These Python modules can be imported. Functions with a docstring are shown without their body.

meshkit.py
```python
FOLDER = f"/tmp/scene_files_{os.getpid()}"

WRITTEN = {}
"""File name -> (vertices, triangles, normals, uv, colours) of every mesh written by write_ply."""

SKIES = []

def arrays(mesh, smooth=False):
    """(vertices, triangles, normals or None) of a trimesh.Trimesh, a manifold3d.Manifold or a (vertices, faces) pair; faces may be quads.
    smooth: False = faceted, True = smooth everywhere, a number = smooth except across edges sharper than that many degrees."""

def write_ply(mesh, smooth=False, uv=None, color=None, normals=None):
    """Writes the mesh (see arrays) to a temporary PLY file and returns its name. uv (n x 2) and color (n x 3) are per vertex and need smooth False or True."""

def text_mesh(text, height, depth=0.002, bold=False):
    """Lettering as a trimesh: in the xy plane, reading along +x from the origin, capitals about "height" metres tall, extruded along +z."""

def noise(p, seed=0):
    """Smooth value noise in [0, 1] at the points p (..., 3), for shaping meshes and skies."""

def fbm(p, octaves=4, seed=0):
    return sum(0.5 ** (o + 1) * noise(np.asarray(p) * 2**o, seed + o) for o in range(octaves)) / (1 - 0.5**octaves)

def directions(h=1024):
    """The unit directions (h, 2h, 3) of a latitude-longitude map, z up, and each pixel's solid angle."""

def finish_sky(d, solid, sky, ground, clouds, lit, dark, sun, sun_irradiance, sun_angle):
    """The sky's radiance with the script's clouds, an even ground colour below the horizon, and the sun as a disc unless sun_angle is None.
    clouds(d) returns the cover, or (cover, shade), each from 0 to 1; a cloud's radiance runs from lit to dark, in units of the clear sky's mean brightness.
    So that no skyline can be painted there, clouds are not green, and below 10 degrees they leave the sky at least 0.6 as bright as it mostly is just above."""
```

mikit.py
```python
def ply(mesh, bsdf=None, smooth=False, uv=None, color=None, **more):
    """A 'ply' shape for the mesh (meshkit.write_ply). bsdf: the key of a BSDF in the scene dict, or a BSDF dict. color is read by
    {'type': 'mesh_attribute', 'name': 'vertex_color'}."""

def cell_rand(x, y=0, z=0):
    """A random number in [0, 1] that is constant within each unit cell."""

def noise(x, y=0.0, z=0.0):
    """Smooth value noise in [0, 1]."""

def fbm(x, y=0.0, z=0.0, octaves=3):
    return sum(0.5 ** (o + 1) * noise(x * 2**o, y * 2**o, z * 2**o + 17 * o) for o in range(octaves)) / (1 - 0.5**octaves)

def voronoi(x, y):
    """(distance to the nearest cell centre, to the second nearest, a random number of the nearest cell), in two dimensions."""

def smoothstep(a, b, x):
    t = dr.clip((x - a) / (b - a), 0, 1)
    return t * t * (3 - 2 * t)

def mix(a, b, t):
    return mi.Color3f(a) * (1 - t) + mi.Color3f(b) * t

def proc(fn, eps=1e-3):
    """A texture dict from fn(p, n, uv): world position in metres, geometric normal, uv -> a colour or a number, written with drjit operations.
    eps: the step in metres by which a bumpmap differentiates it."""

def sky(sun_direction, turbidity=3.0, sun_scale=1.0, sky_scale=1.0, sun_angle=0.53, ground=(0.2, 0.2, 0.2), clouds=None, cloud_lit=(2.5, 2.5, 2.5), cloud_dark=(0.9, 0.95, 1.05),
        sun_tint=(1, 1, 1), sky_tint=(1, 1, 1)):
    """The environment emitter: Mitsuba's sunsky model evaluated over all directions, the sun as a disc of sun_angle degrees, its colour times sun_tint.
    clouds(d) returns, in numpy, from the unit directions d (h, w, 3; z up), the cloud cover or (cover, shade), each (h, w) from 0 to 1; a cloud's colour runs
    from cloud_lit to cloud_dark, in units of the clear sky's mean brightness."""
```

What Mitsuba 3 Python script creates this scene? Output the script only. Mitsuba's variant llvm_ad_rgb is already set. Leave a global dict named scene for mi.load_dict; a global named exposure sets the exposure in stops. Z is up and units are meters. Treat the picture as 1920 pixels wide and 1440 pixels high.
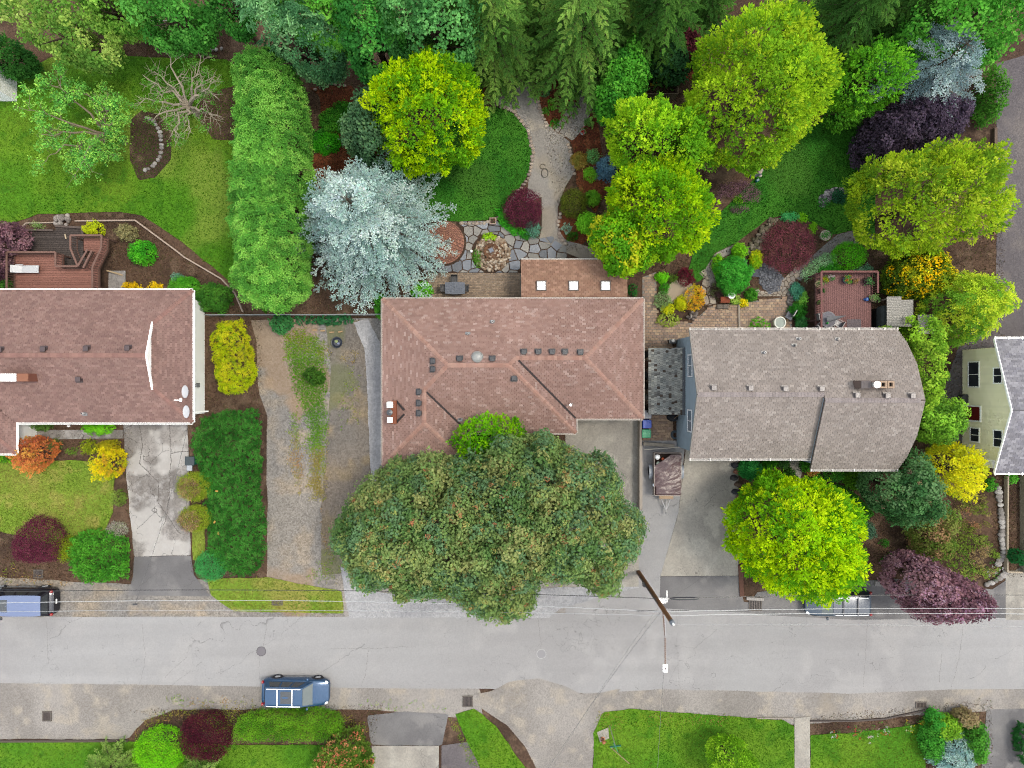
import math, numpy as np, trimesh, drjit as dr, mitsuba as mi, mikit, meshkit
import shapely
from shapely.geometry import Polygon, Point, LineString, box as sbox, MultiPolygon
from shapely.ops import unary_union
from shapely import affinity
from scipy.spatial import cKDTree
from mikit import noise, fbm, voronoi, smoothstep, mix
TF = mi.ScalarTransform4f
scene, labels = {}, {}
# ---------------------------------------------------------------- camera, light, exposure
# survey of the place: plan measured on the nadir photograph, FOC pixels focal length, camera ALT metres above the ground
FOC, ALT = 1333.0, 51.3
scene['camera'] = {'type': 'perspective', 'fov': 2 * math.degrees(math.atan(960 / FOC)), 'fov_axis': 'x', 'near_clip': 0.5, 'far_clip': 2000.0,
                   'to_world': TF().look_at(origin=[0, 0, ALT], target=[0, 0, 0], up=[0, 1, 0])}
scene['sky'] = mikit.sky([0.42, 0.10, 0.90], turbidity=3, sun_scale=0.3, sky_scale=1.0, sun_angle=16, sun_tint=(.92, 1.0, 1.09), clouds=lambda d: (0.97, 0.55 * meshkit.fbm(d * 3.0, 4, 5)), cloud_lit=(2.52, 2.6, 2.72), cloud_dark=(1.1, 1.12, 1.18))
exposure = 3.2
# ---------------------------------------------------------------- helpers
KALB, LEAFGAIN = 2.7, 2.5
def lin(c):
    c = np.asarray(c, float) / 255.0
    return np.where(c <= 0.04045, c / 12.92, ((c + 0.055) / 1.055) ** 2.4)
def S(*c, g=1.0):            # surface base colour from a sampled tone
    return np.clip(lin(c if len(c) == 3 else c[0]) / KALB * g, 0.0015, 0.85)
def P(px, py, z=0.0):
    return np.array([(px - 960) * (ALT - z) / FOC, -(py - 720) * (ALT - z) / FOC, z])
def PP(pts, z=0.0): return [tuple(P(a, b, z)[:2]) for a, b in pts]
def poly(pts, z=0.0):
    p = Polygon(PP(pts, z))
    return p if p.is_valid else p.buffer(0)
def ell(cx, cy, rx, ry, rot=0.0, n=28):
    t = np.linspace(0, 2 * np.pi, n, endpoint=False); r = math.radians(rot)
    x, y = rx * np.cos(t), ry * np.sin(t)
    return [(cx + x[i] * math.cos(r) - y[i] * math.sin(r), cy + x[i] * math.sin(r) + y[i] * math.cos(r)) for i in range(n)]
def rough(pg, amp=0.12, scale=1.2, step=0.25, seed=0):
    """the polygon with an uneven edge"""
    out = []
    for g in getattr(pg, 'geoms', [pg]):
        ring = g.exterior; n = max(8, int(ring.length / step))
        c = np.array([ring.interpolate(i / n, normalized=True).coords[0] for i in range(n)])
        q = np.c_[c * scale, np.zeros(n)]
        d = np.c_[meshkit.fbm(q, 3, seed) - 0.5, meshkit.fbm(q + 31.7, 3, seed + 9) - 0.5] * 2 * amp
        p = Polygon(c + d); out.append(p if p.is_valid else p.buffer(0))
    return unary_union(out)
used = {}
def numbered(name):
    k = used.get(name, 0); used[name] = k + 1
    return name if k == 0 else f'{name}_{k:03d}'
def sub(parent, name): return numbered(parent + '__' + name)
def tag(key, label=None, cat=None, group=None, kind=None):
    d = labels.setdefault(key, {})
    for k, v in (('label', label), ('category', cat), ('group', group), ('kind', kind)):
        if v: d[k] = v
def thing(name, label, cat, group=None):
    key = numbered(name); tag(key, label, cat, group); return key
class MB:
    def __init__(s): s.v, s.f, s.c, s.n = [], [], [], 0
    def add(s, v, f, c):
        v = np.asarray(v, float); f = np.asarray(f, int)
        if len(v) == 0: return s
        if f.shape[1] == 4: f = np.vstack([f[:, [0, 1, 2]], f[:, [0, 2, 3]]])
        c = np.asarray(c, float)
        s.v.append(v); s.f.append(f + s.n); s.c.append(np.broadcast_to(c, v.shape) if c.ndim == 1 else c); s.n += len(v)
        return s
    def box(s, cx, cy, cz, sx, sy, sz, c, rz=0.0, rot=None, ch=0.0):
        x, y, z = sx / 2, sy / 2, sz / 2
        if ch > 0:
            ch = min(ch, x * .6, y * .6, z * .6)
            v = np.array([[a * (x - ch * (k != 0)), b * (y - ch * (k != 1)), d * (z - ch * (k != 2))] for a in (-1, 1) for b in (-1, 1) for d in (-1, 1) for k in range(3)])
            hull = trimesh.convex.convex_hull(v); v, f = np.array(hull.vertices), np.array(hull.faces)
        else:
            v = np.array([[a, b, d] for a in (-x, x) for b in (-y, y) for d in (-z, z)])
            f = np.array([[0, 1, 3, 2], [4, 6, 7, 5], [0, 4, 5, 1], [2, 3, 7, 6], [0, 2, 6, 4], [1, 5, 7, 3]])
        if rot is not None: v = v @ np.asarray(rot).T
        elif rz:
            r = math.radians(rz); v = v @ np.array([[math.cos(r), math.sin(r), 0], [-math.sin(r), math.cos(r), 0], [0, 0, 1]])
        return s.add(v + [cx, cy, cz], f, c)
    def beam(s, a, b, w, h, c):
        """a squared bar from a to b, w wide, h high (centre line)"""
        a, b = np.asarray(a, float), np.asarray(b, float); d = b - a; L = np.linalg.norm(d); x = d / L
        y = np.cross([0, 0, 1.0], x) if abs(x[2]) < .99 else np.array([0, 1.0, 0]); y /= np.linalg.norm(y); z = np.cross(x, y)
        m = (a + b) / 2
        return s.box(*m, L, w, h, c, rot=np.stack([x, y, z], 1))
    def prism(s, pg, z0, z1, c):
        for g in getattr(pg, 'geoms', [pg]):
            if g.geom_type != 'Polygon' or g.area < 1e-5: continue
            m = trimesh.creation.extrude_polygon(g, z1 - z0, engine='earcut')
            s.add(np.array(m.vertices) + [0, 0, z0], m.faces, c)
        return s
    def tube(s, pts, r, c, n=6, cap=True):
        pts = np.asarray(pts, float); r = np.broadcast_to(np.asarray(r, float), len(pts))
        t = np.gradient(pts, axis=0); t /= np.linalg.norm(t, axis=1, keepdims=True) + 1e-12
        up = np.array([0, 0, 1.0]) if abs(t[0][2]) < .9 else np.array([1.0, 0, 0])
        V = []
        for i in range(len(pts)):
            a = np.cross(t[i], up); a /= np.linalg.norm(a) + 1e-12; b = np.cross(t[i], a)
            th = np.arange(n) * 2 * np.pi / n
            V.append(pts[i] + r[i] * (np.cos(th)[:, None] * a + np.sin(th)[:, None] * b))
        V = np.vstack(V); F = []
        for i in range(len(pts) - 1):
            for k in range(n):
                F.append([i * n + k, i * n + (k + 1) % n, (i + 1) * n + (k + 1) % n, (i + 1) * n + k])
        F = np.array(F); F = np.vstack([F[:, [0, 2, 1]], F[:, [0, 3, 2]]])
        if cap:
            m = len(V); V = np.vstack([V, pts[:1], pts[-1:]]); q = (len(pts) - 1) * n
            F = np.vstack([F, [[m, k, (k + 1) % n] for k in range(n)], [[m + 1, q + (k + 1) % n, q + k] for k in range(n)]])
        return s.add(V, F, c)
    def lathe(s, prof, c, at=(0, 0, 0), n=20, R=None):
        prof = np.asarray(prof, float); th = np.arange(n) * 2 * np.pi / n; m = len(prof)
        V = np.array([[r * math.cos(t), r * math.sin(t), z] for r, z in prof for t in th])
        F = np.array([[i * n + k, i * n + (k + 1) % n, (i + 1) * n + (k + 1) % n, (i + 1) * n + k] for i in range(m - 1) for k in range(n)])
        if R is not None: V = V @ np.asarray(R).T
        return s.add(V + np.asarray(at), F, c)
    def blob(s, at, rad, c, sub=2, amp=0.15, seed=0):
        m = trimesh.creation.icosphere(subdivisions=sub); v = np.array(m.vertices)
        v = v * (1 + amp * 2 * (meshkit.fbm(v * 1.7 + seed * 7.3, 2, seed) - .5))[:, None]
        return s.add(v * np.asarray(rad) + np.asarray(at), m.faces, c)
    def grid(s, f, nu, nv, c):
        u, v = np.meshgrid(np.linspace(0, 1, nu + 1), np.linspace(0, 1, nv + 1), indexing='ij')
        V = f(u.ravel(), v.ravel()); i = np.arange((nu + 1) * (nv + 1)).reshape(nu + 1, nv + 1)
        F = np.stack([i[:-1, :-1], i[1:, :-1], i[1:, 1:], i[:-1, 1:]], -1).reshape(-1, 4)
        return s.add(V, F, c)
    def put(s, key, bsdf='matte', smooth=False):
        if not s.v: return None
        v, f, c = np.vstack(s.v), np.vstack(s.f), np.vstack(s.c)
        scene[key] = mikit.ply((v, f), bsdf, smooth=smooth, color=c if bsdf in VC else None)
        return key
VC = {'matte', 'satin', 'paint', 'leaf', 'metal', 'glass'}
vcol = {'type': 'mesh_attribute', 'name': 'vertex_color'}
scene['matte'] = {'type': 'twosided', 'b': {'type': 'principled', 'base_color': vcol, 'roughness': 0.85, 'specular': 0.25}}
scene['satin'] = {'type': 'twosided', 'b': {'type': 'principled', 'base_color': vcol, 'roughness': 0.42, 'specular': 0.5}}
scene['paint'] = {'type': 'twosided', 'b': {'type': 'principled', 'base_color': vcol, 'roughness': 0.3, 'metallic': 0.35, 'clearcoat': 1.0, 'clearcoat_gloss': 0.97, 'specular': 0.6}}
scene['metal'] = {'type': 'twosided', 'b': {'type': 'principled', 'base_color': vcol, 'roughness': 0.35, 'metallic': 0.9}}
scene['glass'] = {'type': 'twosided', 'b': {'type': 'principled', 'base_color': vcol, 'roughness': 0.06, 'specular': 0.9}}
scene['leaf'] = {'type': 'principledthin', 'base_color': vcol, 'roughness': 0.6, 'diff_trans': 0.9, 'spec_trans': 0.0, 'eta': 1.3}
WHITE, BLACK = np.array([.72, .72, .71]), np.array([.012, .012, .014])
def C3(c): return mi.Color3f(*[float(x) for x in c])
def ground_mat(name, tones, big=0.25, mid=1.3, fine=16.0, famp=0.3, streak=None, crack=None, patch=None, rough=0.95, bump=0.0):
    """a ground material: three tones mixed by noise of two sizes, a fine grain, optional streaks along x or y, cracks and patches"""
    t = [S(c) for c in tones]
    def fn(p, n, uv):
        x, y = p.x, p.y
        a = fbm(x * big, y * big, 3.1, 4); b = fbm(x * mid, y * mid, 9.2, 3)
        c = mix(mix(C3(t[0]), C3(t[1]), smoothstep(.33, .67, a)), C3(t[2]), smoothstep(.5, .75, b) * 0.75)
        g = noise(x * fine, y * fine, 1.0) * .6 + noise(x * fine * 2.3, y * fine * 2.3, 5.0) * .4
        c = c * (1 + famp * 2 * (g - .5))
        if streak: c = c * (1 + streak[2] * 2 * (fbm(x * streak[0], y * streak[1], 2.0, 3) - .5))
        if patch is not None: c = mix(c, C3(S(patch[0])), smoothstep(patch[2], patch[2] + .12, fbm(x * patch[1] + 40, y * patch[1], 7.0, 4)) * patch[3])
        if crack:
            w = fbm(x * 1.1, y * 1.1, 4.4, 3) - .5
            d1, d2, r = voronoi(x * crack[0] + w * crack[3], y * crack[0] + w * crack[3] * .8)
            c = c * (1 - crack[2] * (1 - smoothstep(0.0, crack[1], d2 - d1)) * smoothstep(.25, .5, r + .1))
        return c
    b = {'type': 'principled', 'base_color': mikit.proc(fn), 'roughness': rough, 'specular': 0.15}
    scene[name] = b
ground_mat('soil', [(112, 88, 72), (84, 66, 55), (128, 106, 88)], .3, 1.6, 11, .45)
ground_mat('rust_bark', [(138, 78, 50), (112, 60, 42), (160, 98, 66)], .6, 2.4, 12, .5)
ground_mat('asphalt', [(190, 189, 190), (182, 180, 181), (196, 194, 194)], .12, .8, 16, .10, (.10, 1.6, .07), (.2, .010, .38, 1.4))
ground_mat('dark_asphalt', [(148, 146, 147), (126, 124, 126), (162, 159, 158)], .3, 1.2, 16, .12, None, (.3, .012, .3, 1.2))
ground_mat('gravel', [(182, 176, 171), (164, 158, 153), (196, 186, 172)], .3, 1.4, 14, .28, None, None, ((186, 172, 152), .22, .58, .5))
ground_mat('lane_gravel', [(166, 159, 151), (152, 148, 145), (184, 168, 148)], .22, .8, 11, .5, (.9, .10, .16), None, ((190, 156, 120), .26, .56, .5))
ground_mat('brown_gravel', [(150, 138, 126), (134, 128, 122), (164, 146, 118)], .25, .9, 11, .45, (.9, .12, .14), None, ((128, 136, 82), .3, .56, .5))
ground_mat('pale_gravel', [(196, 196, 199), (180, 180, 185), (206, 206, 209)], .4, 1.4, 12, .3)
ground_mat('grey_gravel', [(128, 122, 124), (116, 110, 114), (140, 132, 130)], .2, .9, 13, .26)
ground_mat('old_concrete', [(178, 172, 168), (146, 140, 136), (206, 202, 200)], .45, 2.2, 12, .3, (2.2, .3, .16), (.42, .024, .7, 1.3), ((226, 222, 218), .5, .52, .7))
ground_mat('concrete', [(196, 190, 180), (174, 169, 162), (208, 203, 193)], .4, 1.5, 13, .2, (1.6, .3, .10), (.20, .009, .4, 1.0))
ground_mat('lawn_green', [(88, 146, 28), (112, 156, 36), (70, 128, 22)], .28, 1.5, 9, .30, (.12, .9, .10), None, ((150, 170, 70), .16, .60, .6))
ground_mat('lawn_deep', [(56, 126, 32), (76, 144, 40), (46, 114, 28)], .4, 1.7, 9, .30, None, None, ((80, 124, 44), .2, .6, .5))
ground_mat('lawn_moss', [(150, 168, 66), (132, 164, 54), (176, 174, 88)], .4, 1.6, 9, .28, (.3, .8, .08), None, ((180, 166, 92), .25, .56, .6))
def sheet(name, pg, z, m, bot=-0.05, parent=None, kind='structure'):
    key = sub(parent, name) if parent else numbered(name)
    MB().prism(pg, bot, z, [1, 1, 1]).put(key, m)
    if not parent: tag(key, kind=kind)
    return key
# ---------------------------------------------------------------- foliage
def leafquad(base, d, nrm, L, W, fold=.12):
    """diamond leaves: base point, direction, normal -> (k,4,3)"""
    d = d / (np.linalg.norm(d, axis=1, keepdims=True) + 1e-9)
    s = np.cross(d, nrm); s /= np.linalg.norm(s, axis=1, keepdims=True) + 1e-9
    n = np.cross(s, d); L = np.reshape(L, (-1, 1)); W = np.reshape(W, (-1, 1))
    m = base + d * L * .5 + n * L * fold
    return np.stack([base, m - s * W * .5, base + d * L, m + s * W * .5], 1)
def unit(v): return v / (np.linalg.norm(v, axis=1, keepdims=True) + 1e-9)
def tm_round(r, k=28, L=.46, W=.36):
    u = unit(r.normal(size=(k, 3)) + [0, 0, .55]); pos = u * r.uniform(.45, .95, (k, 1))
    nr = unit(u * .55 + r.normal(size=(k, 3)) * .4 + [0, 0, .75]); d = np.cross(nr, r.normal(size=(k, 3)))
    return leafquad(pos, d, nr, L * r.uniform(.7, 1.2, k), W * r.uniform(.7, 1.2, k))
def tm_plume(r, k=28, L=.36, W=.21):
    t = np.sort(r.uniform(0, 1, k)); a = r.uniform(0, 2 * np.pi, k); rad = (1 - t) ** .8 * .42 + .03
    pos = np.c_[np.cos(a) * rad, np.sin(a) * rad, t * 1.25 - .2]
    d = np.c_[np.cos(a), np.sin(a), .5 + t * 1.2] + r.normal(size=(k, 3)) * .35
    nr = np.c_[np.cos(a) * .4, np.sin(a) * .4, np.ones(k)] + r.normal(size=(k, 3)) * .3
    return leafquad(pos, d, nr, L * r.uniform(.7, 1.25, k), W * r.uniform(.7, 1.2, k))
def tm_spray(r, k=10, L=.34, W=.13, droop=.18):
    t = np.linspace(.05, .98, k); out = []
    for sd in (-1, 1):
        ln = L * (1.15 - t) * r.uniform(.75, 1.2, k)
        pos = np.c_[t, t * 0, -droop * t * t]; d = np.c_[np.full(k, .75), sd * np.ones(k) * .8, -.12 + r.normal(size=k) * .12]
        out.append(leafquad(pos, d, np.c_[r.normal(size=k) * .25, r.normal(size=k) * .25, np.ones(k)], ln + .08, W * np.ones(k)))
    pos = np.array([[0, 0, 0.], [.5, 0, -droop * .25]])
    out.append(leafquad(pos, np.array([[1, 0, -.1], [1, 0, -.25]]), np.array([[0, 0, 1.], [0, 0, 1]]), np.array([.55, .6]), np.array([.1, .1])))
    return np.concatenate(out)
def tm_brush(r, k=5, m=7, L=.25, W=.085):
    out = []
    br = [(0., 0., 1.0)] + [(t, s * r.uniform(.6, 1.0), (1 - t) * .6 + .12) for t in (.3, .6) for s in (-1, 1)]
    for t0, ang, ln in br:
        ax = np.array([math.cos(ang), math.sin(ang), r.uniform(-.12, .2)]); b0 = np.array([t0, 0, -.1 * t0])
        q = np.linspace(.08, 1, m if t0 == 0 else max(3, int(m * ln * .9))); n = len(q)
        a = r.choice([0, np.pi], n) + r.normal(size=n) * .55; perp = np.c_[-np.sin(ang) * np.cos(a), np.cos(ang) * np.cos(a), np.sin(a)]
        out.append(leafquad(b0 + ax * (q * ln)[:, None], perp * .9 + ax * .6, np.cross(perp, ax), L * r.uniform(.7, 1.1, n), W * 1.6 * np.ones(n)))
        out.append(leafquad(b0[None] + ax * ln * .05, ax[None], np.array([[0, 0, 1.]]), np.array([ln * 1.05]), np.array([.075])))
    return np.concatenate(out)
def conifer(name, label, c, R, z0, zr, z1, pal, tiers, per, kind, tw, rise, rad, droop=.2, sparse=1.0, cat='tree', step=.42):
    """tiers of branches round a straight trunk, twigs along both sides of every branch"""
    SEED[0] += 1; r = np.random.default_rng(SEED[0]); key = thing(name, label, cat); p = P(*c, zr); mb, tk = MB(), MB(); pal = np.array([S(q, g=LEAFGAIN) for q in pal])
    tk.tube([(p[0], p[1], -.05), (p[0], p[1], z1 * .5), (p[0], p[1], z1 * .97)], [rad, rad * .6, .02], BARK, 8); pos, xs, ns, sc, cols = [], [], [], [], []
    for t in range(tiers):
        f = t / tiers; L0 = R * (1 - f) ** .8 * (1 if t else .9); zb = z0 + (z1 - z0) * f ** 1.1; n = max(5, int(per * (1 - .45 * f) * sparse + .5))
        for k in range(n):
            a = 2 * np.pi * (k + .5 * (t % 2) + r.uniform(-.3, .3)) / n; L = L0 * r.uniform(.78, 1.08); e = np.array([math.cos(a), math.sin(a)]); m = max(4, int(L / (tw * step)) + 1); q = np.linspace(0, 1, m + 1)
            z = zb + L * (rise[1] * q + (rise[0] - rise[1] * .6) * q ** 2) + r.uniform(-.15, .15); bp = np.c_[p[0] + e[0] * L * q, p[1] + e[1] * L * q, z]; bp[1:, :2] += np.cumsum(r.normal(size=(m, 2)) * .035, 0)
            tk.tube(bp, np.linspace(.05 * (1 - f) + .012, .006, m + 1), BARK, 3, False); cc = pal[r.integers(len(pal))] * r.uniform(.85, 1.15)
            for i in range(1, m + 1):
                if sparse < 1 and i < 2: continue
                d = unit(bp[i:i + 1] - bp[i - 1:i])[0]; sd = np.array([-d[1], d[0], 0]); l = tw * (1.25 - .55 * q[i]) * r.uniform(.8, 1.15)
                for s in ((-1, 1) if i < m else (0,)):
                    if i > m * .25 or r.uniform() < .5:
                        pos.append(bp[i] + sd * s * .02); xs.append(d * (.75 if s else 1) + sd * s * r.uniform(.6, .95) + [0, 0, r.uniform(-.1, .15)]); ns.append([0, 0, 1.0]); sc.append(l); cols.append(cc)
    pos, xs, ns, sc, cols = map(np.array, (pos, xs, ns, sc, cols)); ns = ns + r.normal(size=ns.shape) * .25
    scatter(mb, tmpl(kind, r, **({'droop': droop} if kind == 'spray' else {})), pos, frames(ns, xs, r), sc, cols, r, .10)
    tk.put(sub(key, 'trunk'), 'matte'); mb.put(sub(key, 'crown'), 'leaf'); return key
def tm_fine(r, k=22, L=.34, W=.2):
    a = r.uniform(0, 2 * np.pi, k); q = np.sqrt(r.uniform(0, 1, k)); pos = np.c_[q * np.cos(a), q * np.sin(a), r.uniform(-.25, .2, k)]
    nr = np.c_[r.normal(size=(k, 2)) * .5, np.ones(k)]; d = np.c_[r.normal(size=(k, 2)), r.uniform(.1, .9, k)]
    return leafquad(pos, d, nr, L * r.uniform(.7, 1.2, k), W * r.uniform(.7, 1.2, k))
def tm_grass(r, k=7, L=1.0, W=.26):
    a = r.uniform(0, 2 * np.pi, k); q = r.uniform(0, .5, k); pos = np.c_[q * np.cos(a), q * np.sin(a), np.zeros(k)]
    d = np.c_[np.cos(a) * .9, np.sin(a) * .9, np.full(k, .5)] + r.normal(size=(k, 3)) * .3; d[:, 2] = np.abs(d[:, 2]) + .1
    return leafquad(pos, d, np.c_[np.cos(a) * -.5, np.sin(a) * -.5, np.ones(k)], L * r.uniform(.6, 1.1, k), W * np.ones(k))
TMPL = {}
def tmpl(kind, r, **kw):
    key = (kind, tuple(sorted(kw.items())))
    if key not in TMPL:
        rr = np.random.default_rng(sum(map(ord, kind)))
        TMPL[key] = [globals()['tm_' + kind](rr, **kw) for _ in range(7)]
    return TMPL[key]
def frames(z, x=None, r=None):
    z = unit(z)
    if x is None: x = r.normal(size=z.shape)
    x = x - (x * z).sum(1, keepdims=True) * z; x = unit(x)
    return np.stack([x, np.cross(z, x), z], 2)
def scatter(mb, tms, pos, R, sc, col, r, jit=.14):
    pick = r.integers(0, len(tms), len(pos)); sc = np.broadcast_to(sc, len(pos))
    for i, t in enumerate(tms):
        m = pick == i
        if not m.any(): continue
        v = np.einsum('nij,klj->nkli', R[m], t) * sc[m][:, None, None, None] + pos[m][:, None, None, :]
        n, k = v.shape[:2]
        c = col[m][:, None, :] * (1 + jit * r.normal(size=(n, k, 1))) * (1 + jit * .4 * r.normal(size=(n, k, 3)))
        c = np.clip(np.repeat(c[:, :, None, :], 4, 2), .002, .9).reshape(-1, 3)
        f = (np.arange(n * k) * 4)[:, None, None] + np.array([[0, 1, 2], [0, 2, 3]])
        mb.add(v.reshape(-1, 3), f.reshape(-1, 3), c)
def inside(pg, pts):
    shapely.prepare(pg); return shapely.contains_xy(pg, pts[:, 0], pts[:, 1])
def fill(pg, s, r):
    """points about s apart in the polygon"""
    x0, y0, x1, y1 = pg.bounds
    gx, gy = np.meshgrid(np.arange(x0, x1 + s, s), np.arange(y0, y1 + s, s * .87)); gx = gx + (np.arange(gx.shape[0]) % 2)[:, None] * s / 2
    p = np.c_[gx.ravel(), gy.ravel()] + r.uniform(-.38, .38, (gx.size, 2)) * s
    return p[inside(pg, p)]
def crown_mesh(pg, z0, zr, z1, kind, sp, size, pal, r, lump=0, amp=0., cone=False, k=None, layers=2, center=None, radial=0., jz=.25, gaps=0., tip=None, wt=None, up=.35, leafk=None, wob=.25, core=True, jit=.10, flat=1.0, scallop=True, lobe=None, lamp=None, rel=3.2):
    kw = dict(leafk or {})
    if k: kw['k'] = k
    tms = tmpl(kind, r, **kw); mb = MB()
    pal = np.array([S(c, g=LEAFGAIN) for c in pal]); wt = np.ones(len(pal)) / len(pal) if wt is None else np.array(wt) / sum(wt)
    if wob: pg = rough(pg, wob, .9, .3, int(r.integers(99)))
    if pg.geom_type != 'Polygon': pg = max(pg.geoms, key=lambda g: g.area)
    if lump and pg.area > 4 and scallop:
        lp = fill(pg.buffer(-lump * .45), lump * .8, r)
        if len(lp) > 3: pg = unary_union([pg.buffer(-lump * .4).buffer(.02)] + [Point(*q).buffer(lump * r.uniform(.5, .95), 6) for q in lp])
        if pg.geom_type != 'Polygon': pg = max(pg.geoms, key=lambda g: g.area)
        pg = Polygon(pg.exterior)
    big = math.sqrt(pg.area / 3.14)
    if lobe is None and big > 1.9 and lump and flat > .6: lobe = min(2.3, max(1.1, big * .42))
    lo = lp2 = None
    if lobe:
        lo = fill(pg.buffer(-lobe * .68), lobe * .85, r)
        if len(lo) > 3:
            lr = r.uniform(.72, 1.25, len(lo)); pg = unary_union([pg.buffer(-lobe * .3).buffer(.02)] + [Point(*q).buffer(lobe * k_ * .86, 8) for q, k_ in zip(lo, lr)])
            if pg.geom_type != 'Polygon': pg = max(pg.geoms, key=lambda g: g.area)
            pg = Polygon(pg.exterior); lp2 = cKDTree(lo); lobez = r.uniform(-.6, .6, len(lo)); lobec = r.uniform(-1, 1, len(lo)); lamp = lobe * .6 if lamp is None else lamp
        else: lo = None
    bd = pg.exterior; c0 = np.array(pg.centroid.coords[0]) if center is None else np.asarray(center)
    inner = fill(pg, max(.25, math.sqrt(pg.area) / 30), r); Rm = max(shapely.distance(shapely.points(inner), bd).max(), .15)
    lc = fill(pg.buffer(lump * .3), lump, r) if lump else None
    kd = cKDTree(lc) if lump and len(lc) else None
    lz = r.uniform(.35, 1, len(lc)) if kd else None
    lcol = r.choice(len(pal), len(lc) if kd else 1, p=wt)
    ph = r.uniform(0, 50)
    def surf(p):
        d = shapely.distance(shapely.points(p), bd); t = np.clip(d / Rm / flat, 0, 1)
        h = t ** .85 if cone else np.sqrt(np.clip(1 - (1 - t) ** 2, 0, 1))
        z = zr + (z1 - zr) * h
        if kd:
            dd, _ = kd.query(p); z = z + amp * rel * (np.sqrt(np.clip(1 - (dd / lump * 1.25) ** 2, 0, 1)) - .6) * (.5 + .5 * np.minimum(1, t * 3))
            z = z + amp * 1.1 * (lz[kd.query(p)[1]] - .6)
        if lp2:
            dd, ii = lp2.query(p); z = z + lamp * (np.sqrt(np.clip(1.05 - (dd / lobe) ** 2, 0, 1)) - .75) * 1.5 + lamp * lobez[ii] * np.minimum(1, t * 4)
        return z
    def normals(p):
        e = max(.12, size * .5); z = surf(p); zx = surf(p + [e, 0]); zy = surf(p + [0, e])
        return unit(np.c_[-(zx - z) / e, -(zy - z) / e, np.ones(len(p))])
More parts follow.
